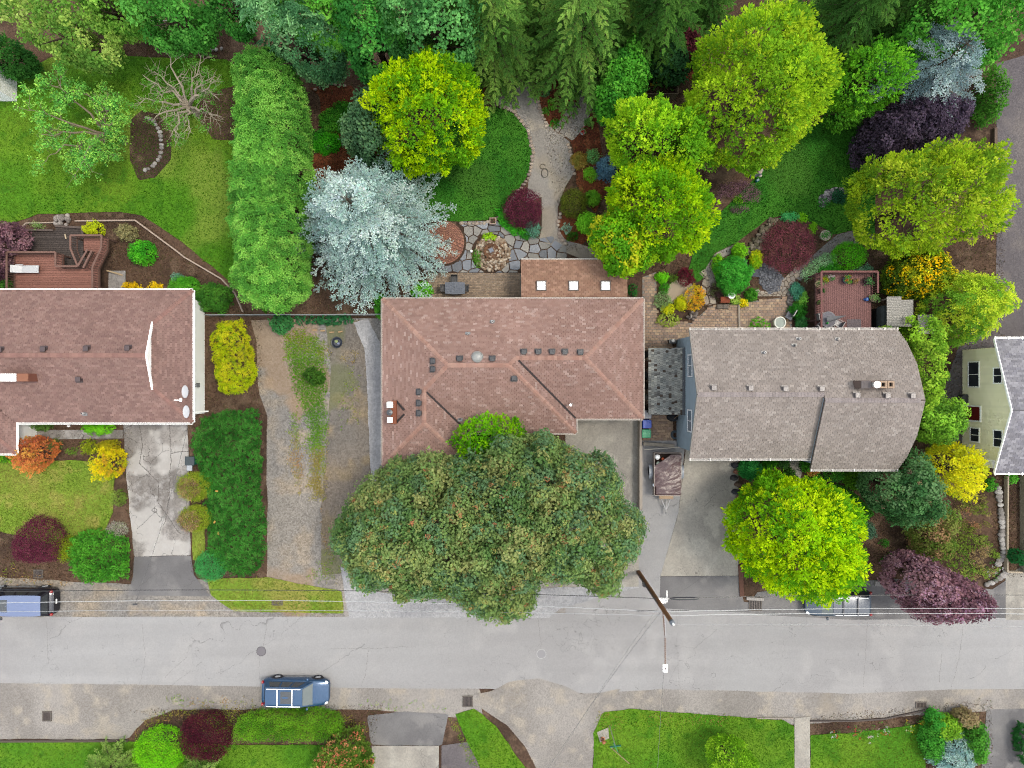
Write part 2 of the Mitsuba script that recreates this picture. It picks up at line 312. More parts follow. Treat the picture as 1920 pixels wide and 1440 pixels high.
    def color(p, n):
        q = np.c_[p * .55 + ph, np.zeros(len(p))]
        a = meshkit.fbm(q, 3, 3)
        idx = r.choice(len(pal), len(p), p=wt)
        if kd: li = lcol[kd.query(p)[1]]; idx = np.where(r.uniform(size=len(p)) < .82, li, idx)
        if lp2:      # limbs differ in tone as whole branches do
            k_ = lobec[lp2.query(p)[1]]; idx = np.where((r.uniform(size=len(p)) < np.abs(k_) * .55), np.where(k_ > 0, 0, len(pal) - 1), idx)
        return pal[idx] * (.82 + .36 * a)[:, None]
    def lay(p, z, n, sc, radial_):
        if len(p) == 0: return
        c = color(p, n)
        q = np.c_[p, z]; n = unit(n + [0, 0, up] + r.normal(size=n.shape) * .22)
        if kind in ('spray', 'brush'):
            o = np.c_[p - c0, np.zeros(len(p))]; o = unit(o + r.normal(size=o.shape) * [.02, .02, 0]); g = unit(np.c_[n[:, :2], np.zeros(len(p))])
            x = o * radial_ + g * (.3) + np.c_[r.normal(size=(len(p), 2)) * .55, r.uniform(-.25, .35, len(p))]
            R = frames(n, x)
            q = q - R[:, :, 0] * (size * .45)
        else: R = frames(n, None, r)
        scatter(mb, tms, q, R, sc * r.uniform(.75, 1.25, len(p)), c, r, jit)
    p = fill(pg, sp, r)
    if gaps: p = p[meshkit.noise(np.c_[p * .9 + ph, np.zeros(len(p))], 4) > gaps]
    if len(p) < 6: p = fill(pg, sp * .6, r)
    lay(p, surf(p) + r.uniform(-jz, jz * .6, len(p)), normals(p), size, radial)
    for i in range(1, layers):
        q = fill(pg.buffer(-.15 * i), sp * 1.25, r) if pg.buffer(-.15 * i).area > .1 else p[:0]
        if gaps: q = q[meshkit.noise(np.c_[q * .9 + ph, np.zeros(len(q))], 4) > gaps]
        if len(q): lay(q, np.maximum(z0, surf(q) - size * 1.1 * i - r.uniform(0, .3, len(q)) * (z1 - zr) * .25), normals(q), size * 1.15, radial)
    # sides down to the crown's bottom
    nz = max(1, int((zr - z0) / (sp * 1.1)) + 1); nb = max(6, int(bd.length / (sp * 1.05)))
    for j in range(nz):
        s_ = (np.arange(nb) + r.uniform(0, 1, nb)) / nb; c = shapely.get_coordinates(shapely.line_interpolate_point(bd, s_, normalized=True))
        o = unit(c - c0); f = (j + r.uniform(0, 1, nb)) / nz; z = zr - (zr - z0) * f; tuck = 1 - .35 * f ** 2
        c = c0 + (c - c0) * tuck[:, None] - o * size * .35
        if gaps:
            kp = meshkit.noise(np.c_[c * .9 + ph, np.zeros(nb)], 4) > gaps; c, z, o = c[kp], z[kp], o[kp]
        lay(c, z, np.c_[o, np.full(len(o), .5)], size, radial)
    if tip is not None:      # blossoms, new shoots, berries
        tp, share, ts = tip; q = p[r.uniform(size=len(p)) < share]
        if len(q): scatter(mb, tms, np.c_[q, surf(q) + size * .45], frames(normals(q), None, r), ts * r.uniform(.7, 1.2, len(q)), np.array([S(c, g=LEAFGAIN) for c in tp])[r.integers(0, len(tp), len(q))], r)
    return mb
BARK = S(96, 80, 66)
def trunk_mesh(x, y, ztop, rad, r, limbs=6, spread=2.0, zb=1.2, c=BARK):
    mb = MB(); t = np.linspace(0, 1, 6); wob = r.normal(size=(6, 2)) * .06 * min(1, ztop / 6); wob[0] = 0
    pts = np.c_[x + wob[:, 0].cumsum(), y + wob[:, 1].cumsum(), t * ztop - .02]
    mb.tube(pts, rad * (1.15 - .95 * t), c, 8)
    for i in range(limbs):
        a = 2 * np.pi * (i + r.uniform(0, .6)) / limbs; f = r.uniform(.25, .75); k = f * 5; b0 = pts[int(k)] + (pts[min(5, int(k) + 1)] - pts[int(k)]) * (k - int(k))
        L = spread * r.uniform(.6, 1.0); q = np.linspace(0, 1, 5)
        lp = b0 + np.c_[np.cos(a) * L * q, np.sin(a) * L * q, (ztop - b0[2]) * .55 * q ** .8 + .1 * q]; lp[1:] += r.normal(size=(4, 3)) * .08 * L / 2
        mb.tube(lp, rad * .45 * (1.1 - q), c, 5)
    return mb
SEED = [100]
def plant(name, label, cat, outline, z0, zr, z1, kind, sp, size, pal, trunk=None, group=None, **kw):
    """a tree (trunk and crown) or, with trunk None, a shrub of one mesh; the outline is its plan, taken at the height zr"""
    SEED[0] += 1; r = np.random.default_rng(SEED[0])
    if isinstance(outline[0], (int, float)): outline = ell(*outline)
    pg = poly(outline, zr + .3 * (z1 - zr))
    if kw.get('center') is not None: kw['center'] = P(*kw['center'], zr)[:2]
    key = thing(name, label, cat, group)
    mb = crown_mesh(pg, z0, zr, z1, kind, sp, size, pal, r, **kw)
    if trunk is None: mb.put(key, 'leaf')
    else:
        c = np.array(pg.centroid.coords[0]) if kw.get('center') is None else kw['center']
        rad = trunk if not isinstance(trunk, tuple) else trunk[0]
        trunk_mesh(c[0], c[1], zr + (z1 - zr) * (.55 if not kw.get('cone') else .85), rad, r, limbs=7, spread=math.sqrt(pg.area / 3.14) * .75).put(sub(key, 'trunk'), 'matte', True)
        mb.put(sub(key, 'crown'), 'leaf')
    return key
def grass(parent, pg, dens, size, pal, seed, z=0.05, name='grass', k=5, edge=0.0, noise_cut=None, gg=1.15):
    r = np.random.default_rng(seed); p = fill(pg, 1 / math.sqrt(dens), r)
    if edge:
        d = shapely.distance(shapely.points(p), pg.boundary); p = p[r.uniform(size=len(p)) < np.clip(d / edge, .1, 1)]
    if noise_cut: p = p[meshkit.fbm(np.c_[p * noise_cut[0], p[:, :1] * 0], 3, seed) > noise_cut[1]]
    if len(p) == 0: return
    pal = np.array([S(c, g=gg) for c in pal]); a = meshkit.fbm(np.c_[p * .35, p[:, :1] * 0], 4, 77); b = r.uniform(size=len(p))
    idx = np.clip(((a - .5) * 3 + .5) * len(pal) * .7 + b * len(pal) * .3, 0, len(pal) - 1).astype(int)
    mb = MB(); scatter(mb, tmpl('grass', r, k=k), np.c_[p, np.full(len(p), z)], frames(np.tile([0, 0, 1.], (len(p), 1)) + r.normal(size=(len(p), 3)) * .1, None, r), size * r.uniform(.6, 1.3, len(p)), pal[idx], r, .12)
    key = sub(parent, name) if parent else numbered(name); mb.put(key, 'leaf'); tag(key, kind='stuff'); return key
# ---------------------------------------------------------------- ground, road, drives, lawns
rs = np.random.default_rng(7)
sheet('ground', sbox(-320, -320, 320, 320), 0.0, 'soil', -.5)
FAR = 4500
road_pg = rough(poly([(-FAR, 1158), (640, 1156), (1040, 1150), (1240, 1140), (1400, 1146), (1700, 1158), (FAR, 1158), (FAR, 1285), (1790, 1292), (1600, 1300), (1240, 1292), (1100, 1300), (960, 1292), (700, 1290), (300, 1284), (0, 1280), (-FAR, 1280)]), .05, .8, .4, 1)
sheet('road', road_pg, .030, 'asphalt')
side_pg = rough(poly([(870, 1306), (920, 1296), (955, 1278), (1010, 1271), (1060, 1286), (1100, 1306), (1165, 1290), (1135, 1330), (1118, 1365), (1110, 1440), (1110, 2600), (1010, 2600), (1005, 1440), (985, 1400), (950, 1358), (905, 1330)]), .06, .8, .3, 2)
sheet('side_road', side_pg, .034, 'gravel')
sheet('road_shoulder', rough(poly([(-FAR, 1278), (0, 1276), (300, 1280), (700, 1286), (900, 1290), (905, 1345), (860, 1345), (700, 1330), (430, 1330), (330, 1330), (270, 1350), (240, 1385), (0, 1386), (-FAR, 1386)]), .15, .9, .3, 3), .014, 'gravel')
sheet('road_shoulder', rough(poly([(1700, 1286), (2600, 1280), (2600, 1334), (1850, 1334), (1720, 1342)]), .08, .9, .3, 44), .013, 'gravel')
sheet('road_shoulder', poly([(600, 1085), (1240, 1090), (1240, 1160), (600, 1165)]), .012, 'gravel')
sheet('road_shoulder', rough(poly([(1090, 1300), (1240, 1288), (1720, 1294), (1735, 1340), (1500, 1358), (1130, 1348), (1105, 1380)]), .08, .9, .3, 4), .014, 'gravel')
sheet('road_shoulder', rough(poly([(-FAR, 1085), (0, 1082), (130, 1090), (245, 1095), (390, 1085), (420, 1116), (640, 1118), (650, 1165), (-FAR, 1165)]), .1, .9, .3, 5), .018, 'lane_gravel')
lane_pg = rough(poly([(470, 600), (715, 596), (716, 880), (690, 930), (655, 1000), (640, 1075), (648, 1120), (560, 1112), (500, 1085), (502, 780), (486, 740), (480, 640)]), .10, .9, .3, 6)
sheet('gravel_lane', lane_pg, .024, 'lane_gravel')
sheet('worn_track', rough(poly([(612, 604), (690, 600), (698, 700), (698, 920), (664, 985), (645, 1075), (600, 1080), (604, 940), (614, 800), (618, 690)]), .22, .7, .3, 77), .030, 'brown_gravel')
sheet('gravel_strip', rough(poly([(662, 605), (690, 598), (712, 640), (716, 700), (716, 870), (696, 905), (692, 840), (688, 720), (684, 650)]), .12, 1.2, .2, 7), .036, 'pale_gravel')
sheet('gravel_strip', rough(poly([(638, 1060), (660, 1075), (700, 1110), (800, 1120), (1060, 1100), (1200, 1100), (1050, 1140), (1030, 1158), (655, 1158), (646, 1110)]), .1, 1.2, .2, 8), .040, 'pale_gravel')
sheet('concrete_drive', rough(poly([(231, 780), (352, 780), (358, 1041), (252, 1043), (238, 900)]), .05, 1.2, .2, 9), .045, 'old_concrete')
sheet('drive_apron', poly([(252, 1043.6), (358, 1041.6), (364, 1078), (395, 1118), (240, 1116), (250, 1080)]), .042, 'dark_asphalt')
sheet('concrete_drive', poly([(1060, 770), (1198.5, 770), (1198.5, 960), (1197, 1100), (1060, 1100)]), .046, 'concrete')
sheet('drive_apron', poly([(1198, 826), (1285, 826), (1272, 960), (1238, 1080), (1237, 1146), (1060, 1152), (1060, 1102), (1197, 1100)]), .038, 'asphalt')
sheet('concrete_drive', poly([(1287, 830), (1384, 830), (1384, 1079), (1238, 1080), (1272, 962)]), .050, 'concrete')
sheet('drive_apron', poly([(1238.5, 1080.6), (1384.5, 1079.6), (1394, 1128), (1460, 1134), (1460, 1152), (1236, 1140)]), .044, 'dark_asphalt')
sheet('drive_apron', poly([(1400, 1140), (1420, 1110), (1600, 1090), (1680, 1085), (1860, 1105), (1890, 1085), (1884, 1158), (1600, 1162), (1420, 1152)]), .036, 'dark_asphalt')
sheet('drive_apron', poly([(1885, 1080), (1935, 1050), (2300, 1050), (2300, 1162), (1885, 1162)]), .040, 'concrete')
sheet('gravel_drive', rough(poly([(1868, 120), (1935, 100), (2600, 80), (2600, 640), (1900, 660), (1830, 760), (1790, 860), (1760, 760), (1800, 640), (1868, 520)]), .1, .9, .3, 10), .02, 'grey_gravel')
sheet('drive_pad', rough(poly([(690, 1342), (760, 1334), (842, 1340), (828, 1397), (697, 1397)]), .12, .9, .2, 45), .03, 'dark_asphalt')
sheet('drive_pad', poly([(697, 1398), (823, 1398), (822, 1700), (700, 1700)]), .046, 'concrete')
sheet('drive_pad', poly([(828, 1398), (880, 1390), (900, 1440), (900, 1700), (826, 1700)]), .026, 'grey_gravel')
sheet('drive_pad', poly([(1850, 1330), (2100, 1325), (2100, 1700), (1830, 1700), (1842, 1400)]), .022, 'dark_asphalt')
sheet('front_path', poly([(1489, 1346), (1518, 1343), (1519, 1700), (1490, 1700)]), .075, 'concrete')
sheet('front_path', poly([(150, 806), (232, 806), (232, 822), (60, 824), (60, 790), (80, 790), (82, 806)]), .06, 'old_concrete')
sheet('front_path', poly([(1480, 858), (1504, 858), (1504, 880), (1494, 930), (1482, 930)]), .05, 'concrete')
sheet('garden_path', rough(poly([(925, 170), (945, 150), (1000, 150), (1010, 190), (1022, 225), (1040, 246), (1068, 265), (1078, 320), (1060, 350), (1046, 390), (1046, 430), (1060, 450), (1130, 470), (1160, 440), (1170, 490), (1120, 500), (1010, 450), (1015, 430), (1016, 370), (985, 380), (998, 300), (985, 240), (960, 205), (930, 196)]), .06, 1.1, .2, 11), .03, 'gravel')
sheet('garden_path', rough(poly([(1068, 155), (1120, 180), (1100, 230), (1075, 265), (1050, 250), (1085, 200)]), .08, 1.1, .2, 12), .026, 'gravel')
sheet('garden_path', poly([(1640, 436), (1600, 432), (1570, 440), (1545, 460), (1500, 500), (1490, 520), (1500, 528), (1530, 495), (1575, 458), (1640, 456)]), .03, 'dark_asphalt')
sheet('garden_path', rough(poly([(1322, 535), (1322, 505), (1340, 475), (1378, 458), (1384, 468), (1352, 484), (1340, 510), (1342, 540)]), .04, 1, .2, 13), .034, 'gravel')
for i, pts in enumerate([[(1000, 155), (1060, 140), (1085, 190), (1060, 240), (1035, 248), (1012, 200)], [(1068, 262), (1092, 205), (1118, 215), (1130, 290), (1140, 350), (1115, 400), (1080, 345), (1080, 300)],
                         [(1046, 410), (1060, 400), (1120, 410), (1118, 440), (1085, 462), (1055, 450)], [(895, 160), (930, 160), (928, 196), (900, 190)], [(580, 165), (660, 160), (700, 240), (720, 330), (560, 330), (575, 300), (620, 270), (600, 240), (600, 180)], [(1110, 60), (1320, 60), (1310, 150), (1130, 150)]]):
    sheet('bark_bed', rough(poly(pts), .1, 1.2, .2, 20 + i), .016 + i * .001, 'rust_bark')
LAWNS = [
    ('lawn_green', [(-200, 165), (20, 165), (40, 135), (120, 98), (280, 108), (425, 112), (500, 180), (500, 590), (445, 540), (395, 498), (330, 445), (268, 404), (225, 397), (70, 402), (0, 428), (-200, 428)], 22, 14),
    ('lawn_moss', [(-200, 855), (0, 858), (70, 868), (130, 862), (180, 866), (215, 888), (212, 960), (196, 1000), (100, 1020), (0, 996), (-200, 996)], 26, 15),
    ('lawn_deep', [(925, 200), (962, 213), (988, 245), (998, 287), (990, 330), (962, 368), (944, 400), (912, 412), (860, 416), (800, 410), (740, 330), (760, 270)], 30, 16),
    ('lawn_deep', [(1290, 508), (1310, 440), (1350, 400), (1420, 330), (1500, 250), (1560, 215), (1640, 240), (1640, 440), (1595, 432), (1565, 440), (1530, 420), (1480, 402), (1440, 410), (1380, 455), (1340, 475), (1322, 505), (1320, 520), (1308, 530)], 30, 17),
    ('lawn_deep', [(1520, 930), (1570, 905), (1610, 930), (1640, 965), (1610, 985), (1540, 985)], 30, 18),
    ('lawn_green', [(1113, 1375), (1130, 1335), (1180, 1329), (1470, 1350), (1489, 1362), (1489, 1700), (1108, 1700)], 24, 19),
    ('lawn_green', [(1519, 1378), (1600, 1374), (1735, 1356), (1735, 1700), (1519, 1700)], 24, 20),
    ('lawn_green', [(854, 1338), (890, 1328), (930, 1362), (985, 1440), (1000, 1700), (905, 1700), (902, 1440), (868, 1375)], 26, 21),
    ('lawn_green', [(-FAR, 1391), (240, 1390), (430, 1396), (690, 1396), (694, 1700), (-FAR, 1700)], 14, 22),
    ('lawn_moss', [(388, 1086), (500, 1082), (560, 1094), (640, 1108), (645, 1150), (440, 1146), (396, 1115)], 26, 23),
    ('lawn_moss', [(360, 985), (384, 985), (384, 1050), (362, 1050)], 26, 24)]
PAL = {'lawn_green': [(70, 132, 24), (96, 160, 30), (112, 168, 36), (140, 172, 60)], 'lawn_deep': [(36, 96, 24), (48, 116, 30), (66, 130, 38), (84, 134, 46)], 'lawn_moss': [(112, 150, 48), (140, 164, 60), (168, 172, 82), (182, 170, 96)]}
for m, pts, dens, sd in LAWNS:
    pg = rough(poly(pts), .07, 1.2, .2, sd); k = sheet('lawn', pg, .055, m)
    vis = pg.intersection(sbox(-38.5, -29, 38.5, 29))
    grass(k, vis, dens, .12, PAL[m], sd)
# weeds growing through the gravel lane, dry grass on the verge
WEED = [(104, 162, 40), (130, 180, 50), (154, 176, 62), (178, 166, 90)]
for i, (pts, dens, e) in enumerate([([(526, 622), (570, 612), (618, 640), (618, 700), (618, 800), (614, 940), (580, 945), (572, 800), (556, 750), (534, 690)], 80, .7), ([(538, 770), (566, 770), (576, 860), (562, 945), (540, 870)], 34, .6), ([(600, 930), (630, 1000), (645, 1100), (560, 1090), (600, 1040)], 9, .6), ([(640, 640), (680, 650), (684, 800), (630, 820)], 5, .6), ([(270, 1340), (330, 1325), (500, 1320), (640, 1330), (690, 1345), (690, 1380), (440, 1400), (330, 1350), (250, 1385)], 20, .5), ([(280, 1296), (480, 1304), (480, 1328), (330, 1330)], 7, .5), ([(620, 1300), (850, 1316), (850, 1336), (690, 1334)], 4, .5), ([(420, 1118), (640, 1122), (640, 1156), (440, 1146)], 14, .5), ([(0, 1050), (135, 1090), (130, 1100), (0, 1096)], 8, .4), ([(836, 1340), (860, 1345), (905, 1440), (880, 1440)], 20, .3), ([(1115, 1330), (1480, 1345), (1480, 1352), (1110, 1370)], 10, .2)]):
    grass(None, rough(poly(pts), .15, 1, .25, 50 + i), dens * 1.3, .15, WEED if i in (0, 7) else WEED[1:] + [(196, 160, 110)], 60 + i, .04, 'weeds', 5, e, gg=1.8)
# ---------------------------------------------------------------- paving whose pieces are built
STONE = [(150, 155, 165), (166, 170, 178), (138, 142, 150), (178, 174, 168), (158, 156, 152)]
def flagstones(name, pg, spacing, tones, z, seed, gap=.035, parts=True, joint='soil', sq=False, keep=None):
    r = np.random.default_rng(seed); key = sheet(name, pg.buffer(.03), z - .045, joint)
    pts = fill(pg.buffer(spacing), spacing, r)
    cells = shapely.voronoi_polygons(shapely.multipoints(pts)).geoms
    bulk = MB()
    for c in cells:
        g = c.intersection(pg)
        if g.is_empty or g.area < spacing ** 2 * .12: continue
        g = g.buffer(-gap - .03).buffer(.03, join_style=2).simplify(.02)
        if g.is_empty: continue
        if g.geom_type != 'Polygon': g = max(g.geoms, key=lambda q: q.area)
        if g.area < .01: continue
        mb = MB() if parts else bulk; zt = z + r.uniform(-.008, .012); col = S(tones[r.integers(len(tones))]) * r.uniform(.88, 1.12)
        mb.prism(g, z - .06, zt - .006, col); mb.prism(g.buffer(-.014), zt - .008, zt, col * 1.04)
        if parts: mb.put(sub(key, 'stone'), 'matte')
    if not parts: k = sub(key, 'stone'); bulk.put(k, 'matte'); tag(k, kind='stuff')
    return key
rock_px = ell(920, 475, 36, 36)
circle_pg = poly(ell(833, 455, 39, 42)); mound_pg = poly(rock_px)
fl = poly([(858, 415), (935, 414), (985, 440), (1010, 447), (1035, 442), (1062, 462), (1064, 486), (976, 487), (976, 512), (822, 512), (800, 500), (860, 490), (874, 455)]).difference(circle_pg.buffer(.06)).difference(mound_pg)
flagstones('flagstone_patio', fl, .72, STONE, .07, 31)
flagstones('stepping_stones', poly([(1318, 520), (1308, 512), (1322, 503), (1328, 520), (1342, 560), (1344, 572), (1322, 574), (1312, 545)]), .62, [(190, 176, 160), (176, 164, 150), (200, 188, 172)], .07, 32)
flagstones('stone_path', poly([(1418, 540), (1440, 548), (1470, 522), (1490, 500), (1500, 500), (1500, 515), (1478, 545), (1472, 556), (1400, 556), (1408, 545)]), .36, [(190, 178, 164), (172, 164, 156), (182, 170, 156)], .07, 33, .02)
flagstones('stone_edge_path', poly([(1030, 243), (1062, 262), (1075, 232), (1095, 205), (1086, 190), (1068, 190), (1052, 222)]), .42, [(176, 168, 158), (160, 154, 148)], .06, 34, .03)
def pavers(name, pg, w, h, tones, z, seed, rot=0.0, jitter=.012, joint='lane_gravel', bond=True):
    r = np.random.default_rng(seed); key = sheet(name, pg, z - .03, joint); mb = MB()
    c = np.array(pg.centroid.coords[0]); q = affinity.rotate(pg, -rot, origin=tuple(c)); x0, y0, x1, y1 = q.bounds
    shapely.prepare(q); rr = math.radians(rot); M = np.array([[math.cos(rr), math.sin(rr)], [-math.sin(rr), math.cos(rr)]])
    for j, y in enumerate(np.arange(y0 + h / 2, y1, h)):
        for x in np.arange(x0 + (w / 2 if bond and j % 2 else 0) + w / 2, x1, w):
            if not shapely.contains_xy(q, x, y): continue
            p = (np.array([x, y]) - c) @ M + c
            mb.box(p[0], p[1], z - .02 + r.uniform(-.004, .004), w - jitter * 1.3, h - jitter * 1.3, .04, S(tones[r.integers(len(tones))]) * r.uniform(.85, 1.15), rz=rot + r.normal() * .8, ch=.008)
    k = sub(key, 'paver'); mb.put(k, 'matte'); tag(k, kind='stuff'); return key
BR = [(204, 174, 148), (190, 160, 138), (182, 156, 140), (212, 184, 156)]
pavers('paver_patio', poly([(1204, 520), (1230, 510), (1232, 600), (1296, 606), (1330, 575), (1480, 556), (1484, 610), (1484, 640), (1260, 640), (1262, 826), (1204, 826)]), .30, .20, BR, .07, 41, 0, .022)
pavers('brick_patio', poly([(800, 512.5), (977, 512.5), (977, 575), (800, 575)]), .22, .115, [(178, 156, 134), (168, 146, 126), (188, 164, 140)], .068, 42, 0, .012)
key = sheet('brick_circle', circle_pg, .04, 'soil'); mb = MB(); cx, cy, _ = P(833, 455)
for rad in np.arange(.12, 1.5, .115):
    n = max(5, int(2 * np.pi * rad / .22))
    for k in range(n):
        a = 2 * np.pi * (k + rad * 7 % 1) / n
        mb.box(cx + rad * 1.0 * math.cos(a), cy + rad * 1.07 * math.sin(a), .055, .105, 2 * np.pi * rad / n - .012, .04, S([(190, 134, 112), (178, 128, 108), (170, 120, 104)][rs.integers(3)]) * rs.uniform(.9, 1.1), rz=math.degrees(a), ch=.006)
k = sub(key, 'paver'); mb.put(k, 'matte'); tag(k, kind='stuff')
# edging stones
def edging(name, label, pts, step, size, tones, seed, z=.0):
    r = np.random.default_rng(seed); ln = LineString(PP(pts)); n = int(ln.length / step)
    key = thing(name, label, 'stone edging')
    for i in range(n):
        q = ln.interpolate((i + .5) / n, normalized=True).coords[0]
        MB().blob((q[0] + r.normal() * .02, q[1] + r.normal() * .02, z + size * .25), size * r.uniform(.7, 1.15, 3) * [.62, .5, .5], S(tones[r.integers(len(tones))]) * r.uniform(.85, 1.15), 1, .25, int(r.integers(99))).put(sub(key, 'stone'), 'matte')
    return key
PALE = [(206, 186, 168), (190, 172, 158), (214, 198, 182), (176, 160, 150)]; GREYS = [(186, 180, 176), (160, 154, 150), (204, 200, 196)]
edging('stone_edging', 'curved row of pale stones edging the round green lawn behind the brown-roofed house', [(928, 160), (929, 196), (962, 208), (988, 240), (1000, 287), (992, 332), (965, 368), (946, 398), (932, 412), (900, 420), (862, 419)], .27, .26, PALE, 51)
edging('stone_edging', 'row of pale stones along the east side of the grey garden path beside rust bark', [(1006, 180), (1012, 205), (1026, 240)], .26, .24, PALE, 52)
edging('stone_edging', 'short row of pale stones between the grey garden path and the blue spruce bed', [(1064, 268), (1074, 300), (1076, 330)], .26, .24, PALE, 53)
edging('stone_edging', 'pale stones round the left side of the small bark bed with a blue tuft', [(1052, 398), (1046, 418), (1050, 445), (1062, 460)], .27, .26, PALE, 54)
edging('stone_edging', 'arc of grey stones round the bark bed of the pruned apple tree', [(272, 218), (290, 228), (300, 248), (305, 275), (300, 298), (285, 315), (270, 322)], .3, .3, GREYS, 55)
edging('stone_edging', 'faint row of pale stones along the brown path inside the tall hedge', [(588, 170), (605, 163), (625, 158), (650, 162)], .3, .2, PALE, 56)
edging('stone_edging', 'row of half-buried stones at the north edge of the left back lawn', [(320, 96), (350, 92), (380, 96), (420, 92)], .34, .26, GREYS, 57)
edging('stone_edging', 'tumbled rocks along the dry bank beside the fenced strip at the right edge', [(1870, 910), (1872, 940), (1878, 975), (1876, 1010), (1880, 1035), (1868, 1060)], .3, .42, GREYS, 58)
edging('stone_edging', 'curved low wall of grey rocks at the foot of the dry bank by the road', [(1845, 1098), (1860, 1092), (1878, 1080), (1886, 1068)], .3, .4, GREYS, 59)
sheet('bark_bed', rough(poly([(245, 225), (268, 206), (298, 215), (323, 250), (320, 300), (292, 333), (262, 338), (244, 300)]), .08, 1, .2, 61), .06, 'soil', parent=None)
sheet('bark_bed', rough(poly([(380, 180), (440, 160), (440, 265), (400, 262), (370, 220)]), .1, 1, .2, 62), .0605, 'soil')

# cracks across the road and litter on the bare beds
def crack(parent, pts, seed, w=.02):
    r = np.random.default_rng(seed); q = np.array(PP(pts)); ln = LineString(q); n = max(4, int(ln.length / .22)); p = np.array([ln.interpolate(i / n, normalized=True).coords[0] for i in range(n + 1)]); p[1:-1] += np.cumsum(r.normal(size=(n - 1, 2)) * .022, 0) * .6 + r.normal(size=(n - 1, 2)) * .02
    MB().prism(LineString(p).buffer(w * r.uniform(.7, 1.2), cap_style=2), .028, .0335 if parent == 'road' else .049, S(160, 157, 156) if parent == 'road' else S(112, 106, 102)).put(sub(parent, 'crack'), 'matte')
for i, pts in enumerate([[(88, 1165), (90, 1245)], [(268, 1170), (272, 1230), (262, 1282)], [(502, 1158), (494, 1215)], [(486, 1230), (488, 1290)], [(350, 1232), (310, 1270)], [(692, 1215), (686, 1262), (678, 1288)], [(1008, 1156), (1014, 1216)], [(1268, 1145), (1276, 1290)], [(1626, 1165), (1618, 1288)], [(1806, 1172), (1800, 1230), (1784, 1290)], [(1765, 1225), (1760, 1280)], [(620, 1216), (780, 1213)]]): crack('road', pts, 900 + i, .011)
for i, pts in enumerate([[(262, 795), (268, 830), (262, 868)], [(262, 868), (300, 905), (296, 940)], [(318, 795), (322, 850), (316, 930), (306, 985)], [(322, 850), (354, 846)], [(296, 940), (340, 1000)]]): crack('concrete_drive', pts, 930 + i, .02)
rl = np.random.default_rng(77); mbl = MB(); cov = unary_union([poly(x[1]) for x in LAWNS])
for pts, dens in (([(60, 400), (260, 400), (470, 590), (440, 590), (390, 530), (210, 540), (200, 420)], 26), ([(180, 40), (430, 40), (430, 112), (120, 100)], 40), ([(215, 205), (325, 205), (322, 300), (240, 342)], 30), ([(560, 120), (720, 120), (720, 330), (560, 330)], 26), ([(360, 560), (490, 560), (490, 1090), (360, 1080)], 20), ([(1200, 490), (1500, 400), (1650, 430), (1650, 520), (1500, 560), (1320, 600)], 26), ([(1640, 480), (1880, 420), (1880, 900), (1700, 1060), (1400, 1100), (1380, 860), (1640, 900)], 22), ([(1000, 140), (1330, 40), (1330, 420), (1060, 470)], 26), ([(560, 520), (800, 480), (720, 600), (560, 600)], 24), ([(0, 996), (240, 1000), (250, 1090), (0, 1086)], 26), ([(60, 800), (250, 800), (250, 1000), (205, 860), (60, 860)], 22), ([(240, 1330), (720, 1320), (700, 1400), (430, 1380)], 26), ([(1520, 1345), (1860, 1310), (1860, 1440), (1735, 1440), (1735, 1360), (1520, 1380)], 26), ([(1860, 880), (1935, 880), (1935, 1080), (1860, 1080)], 36)):
    g = poly(pts).difference(cov)
    if g.area < .5: continue
    p = fill(g, 1 / math.sqrt(dens), rl)
    if len(p): scatter(mbl, tmpl('fine', rl, k=4, L=.9, W=.4), np.c_[p, np.full(len(p), .03)], frames(np.tile([0, 0, 1.], (len(p), 1)), None, rl), .10 * rl.uniform(.5, 1.3, len(p)), np.array([S(t_) for t_ in [(158, 128, 98), (136, 104, 78), (104, 82, 66), (184, 158, 124), (112, 122, 66), (90, 68, 54)]])[rl.integers(0, 6, len(p))], rl, .2)
mbl.put('leaf_litter', 'leaf'); tag('leaf_litter', 'scattered brown leaf litter and bark chips on the bare beds', 'leaf litter', kind='stuff')
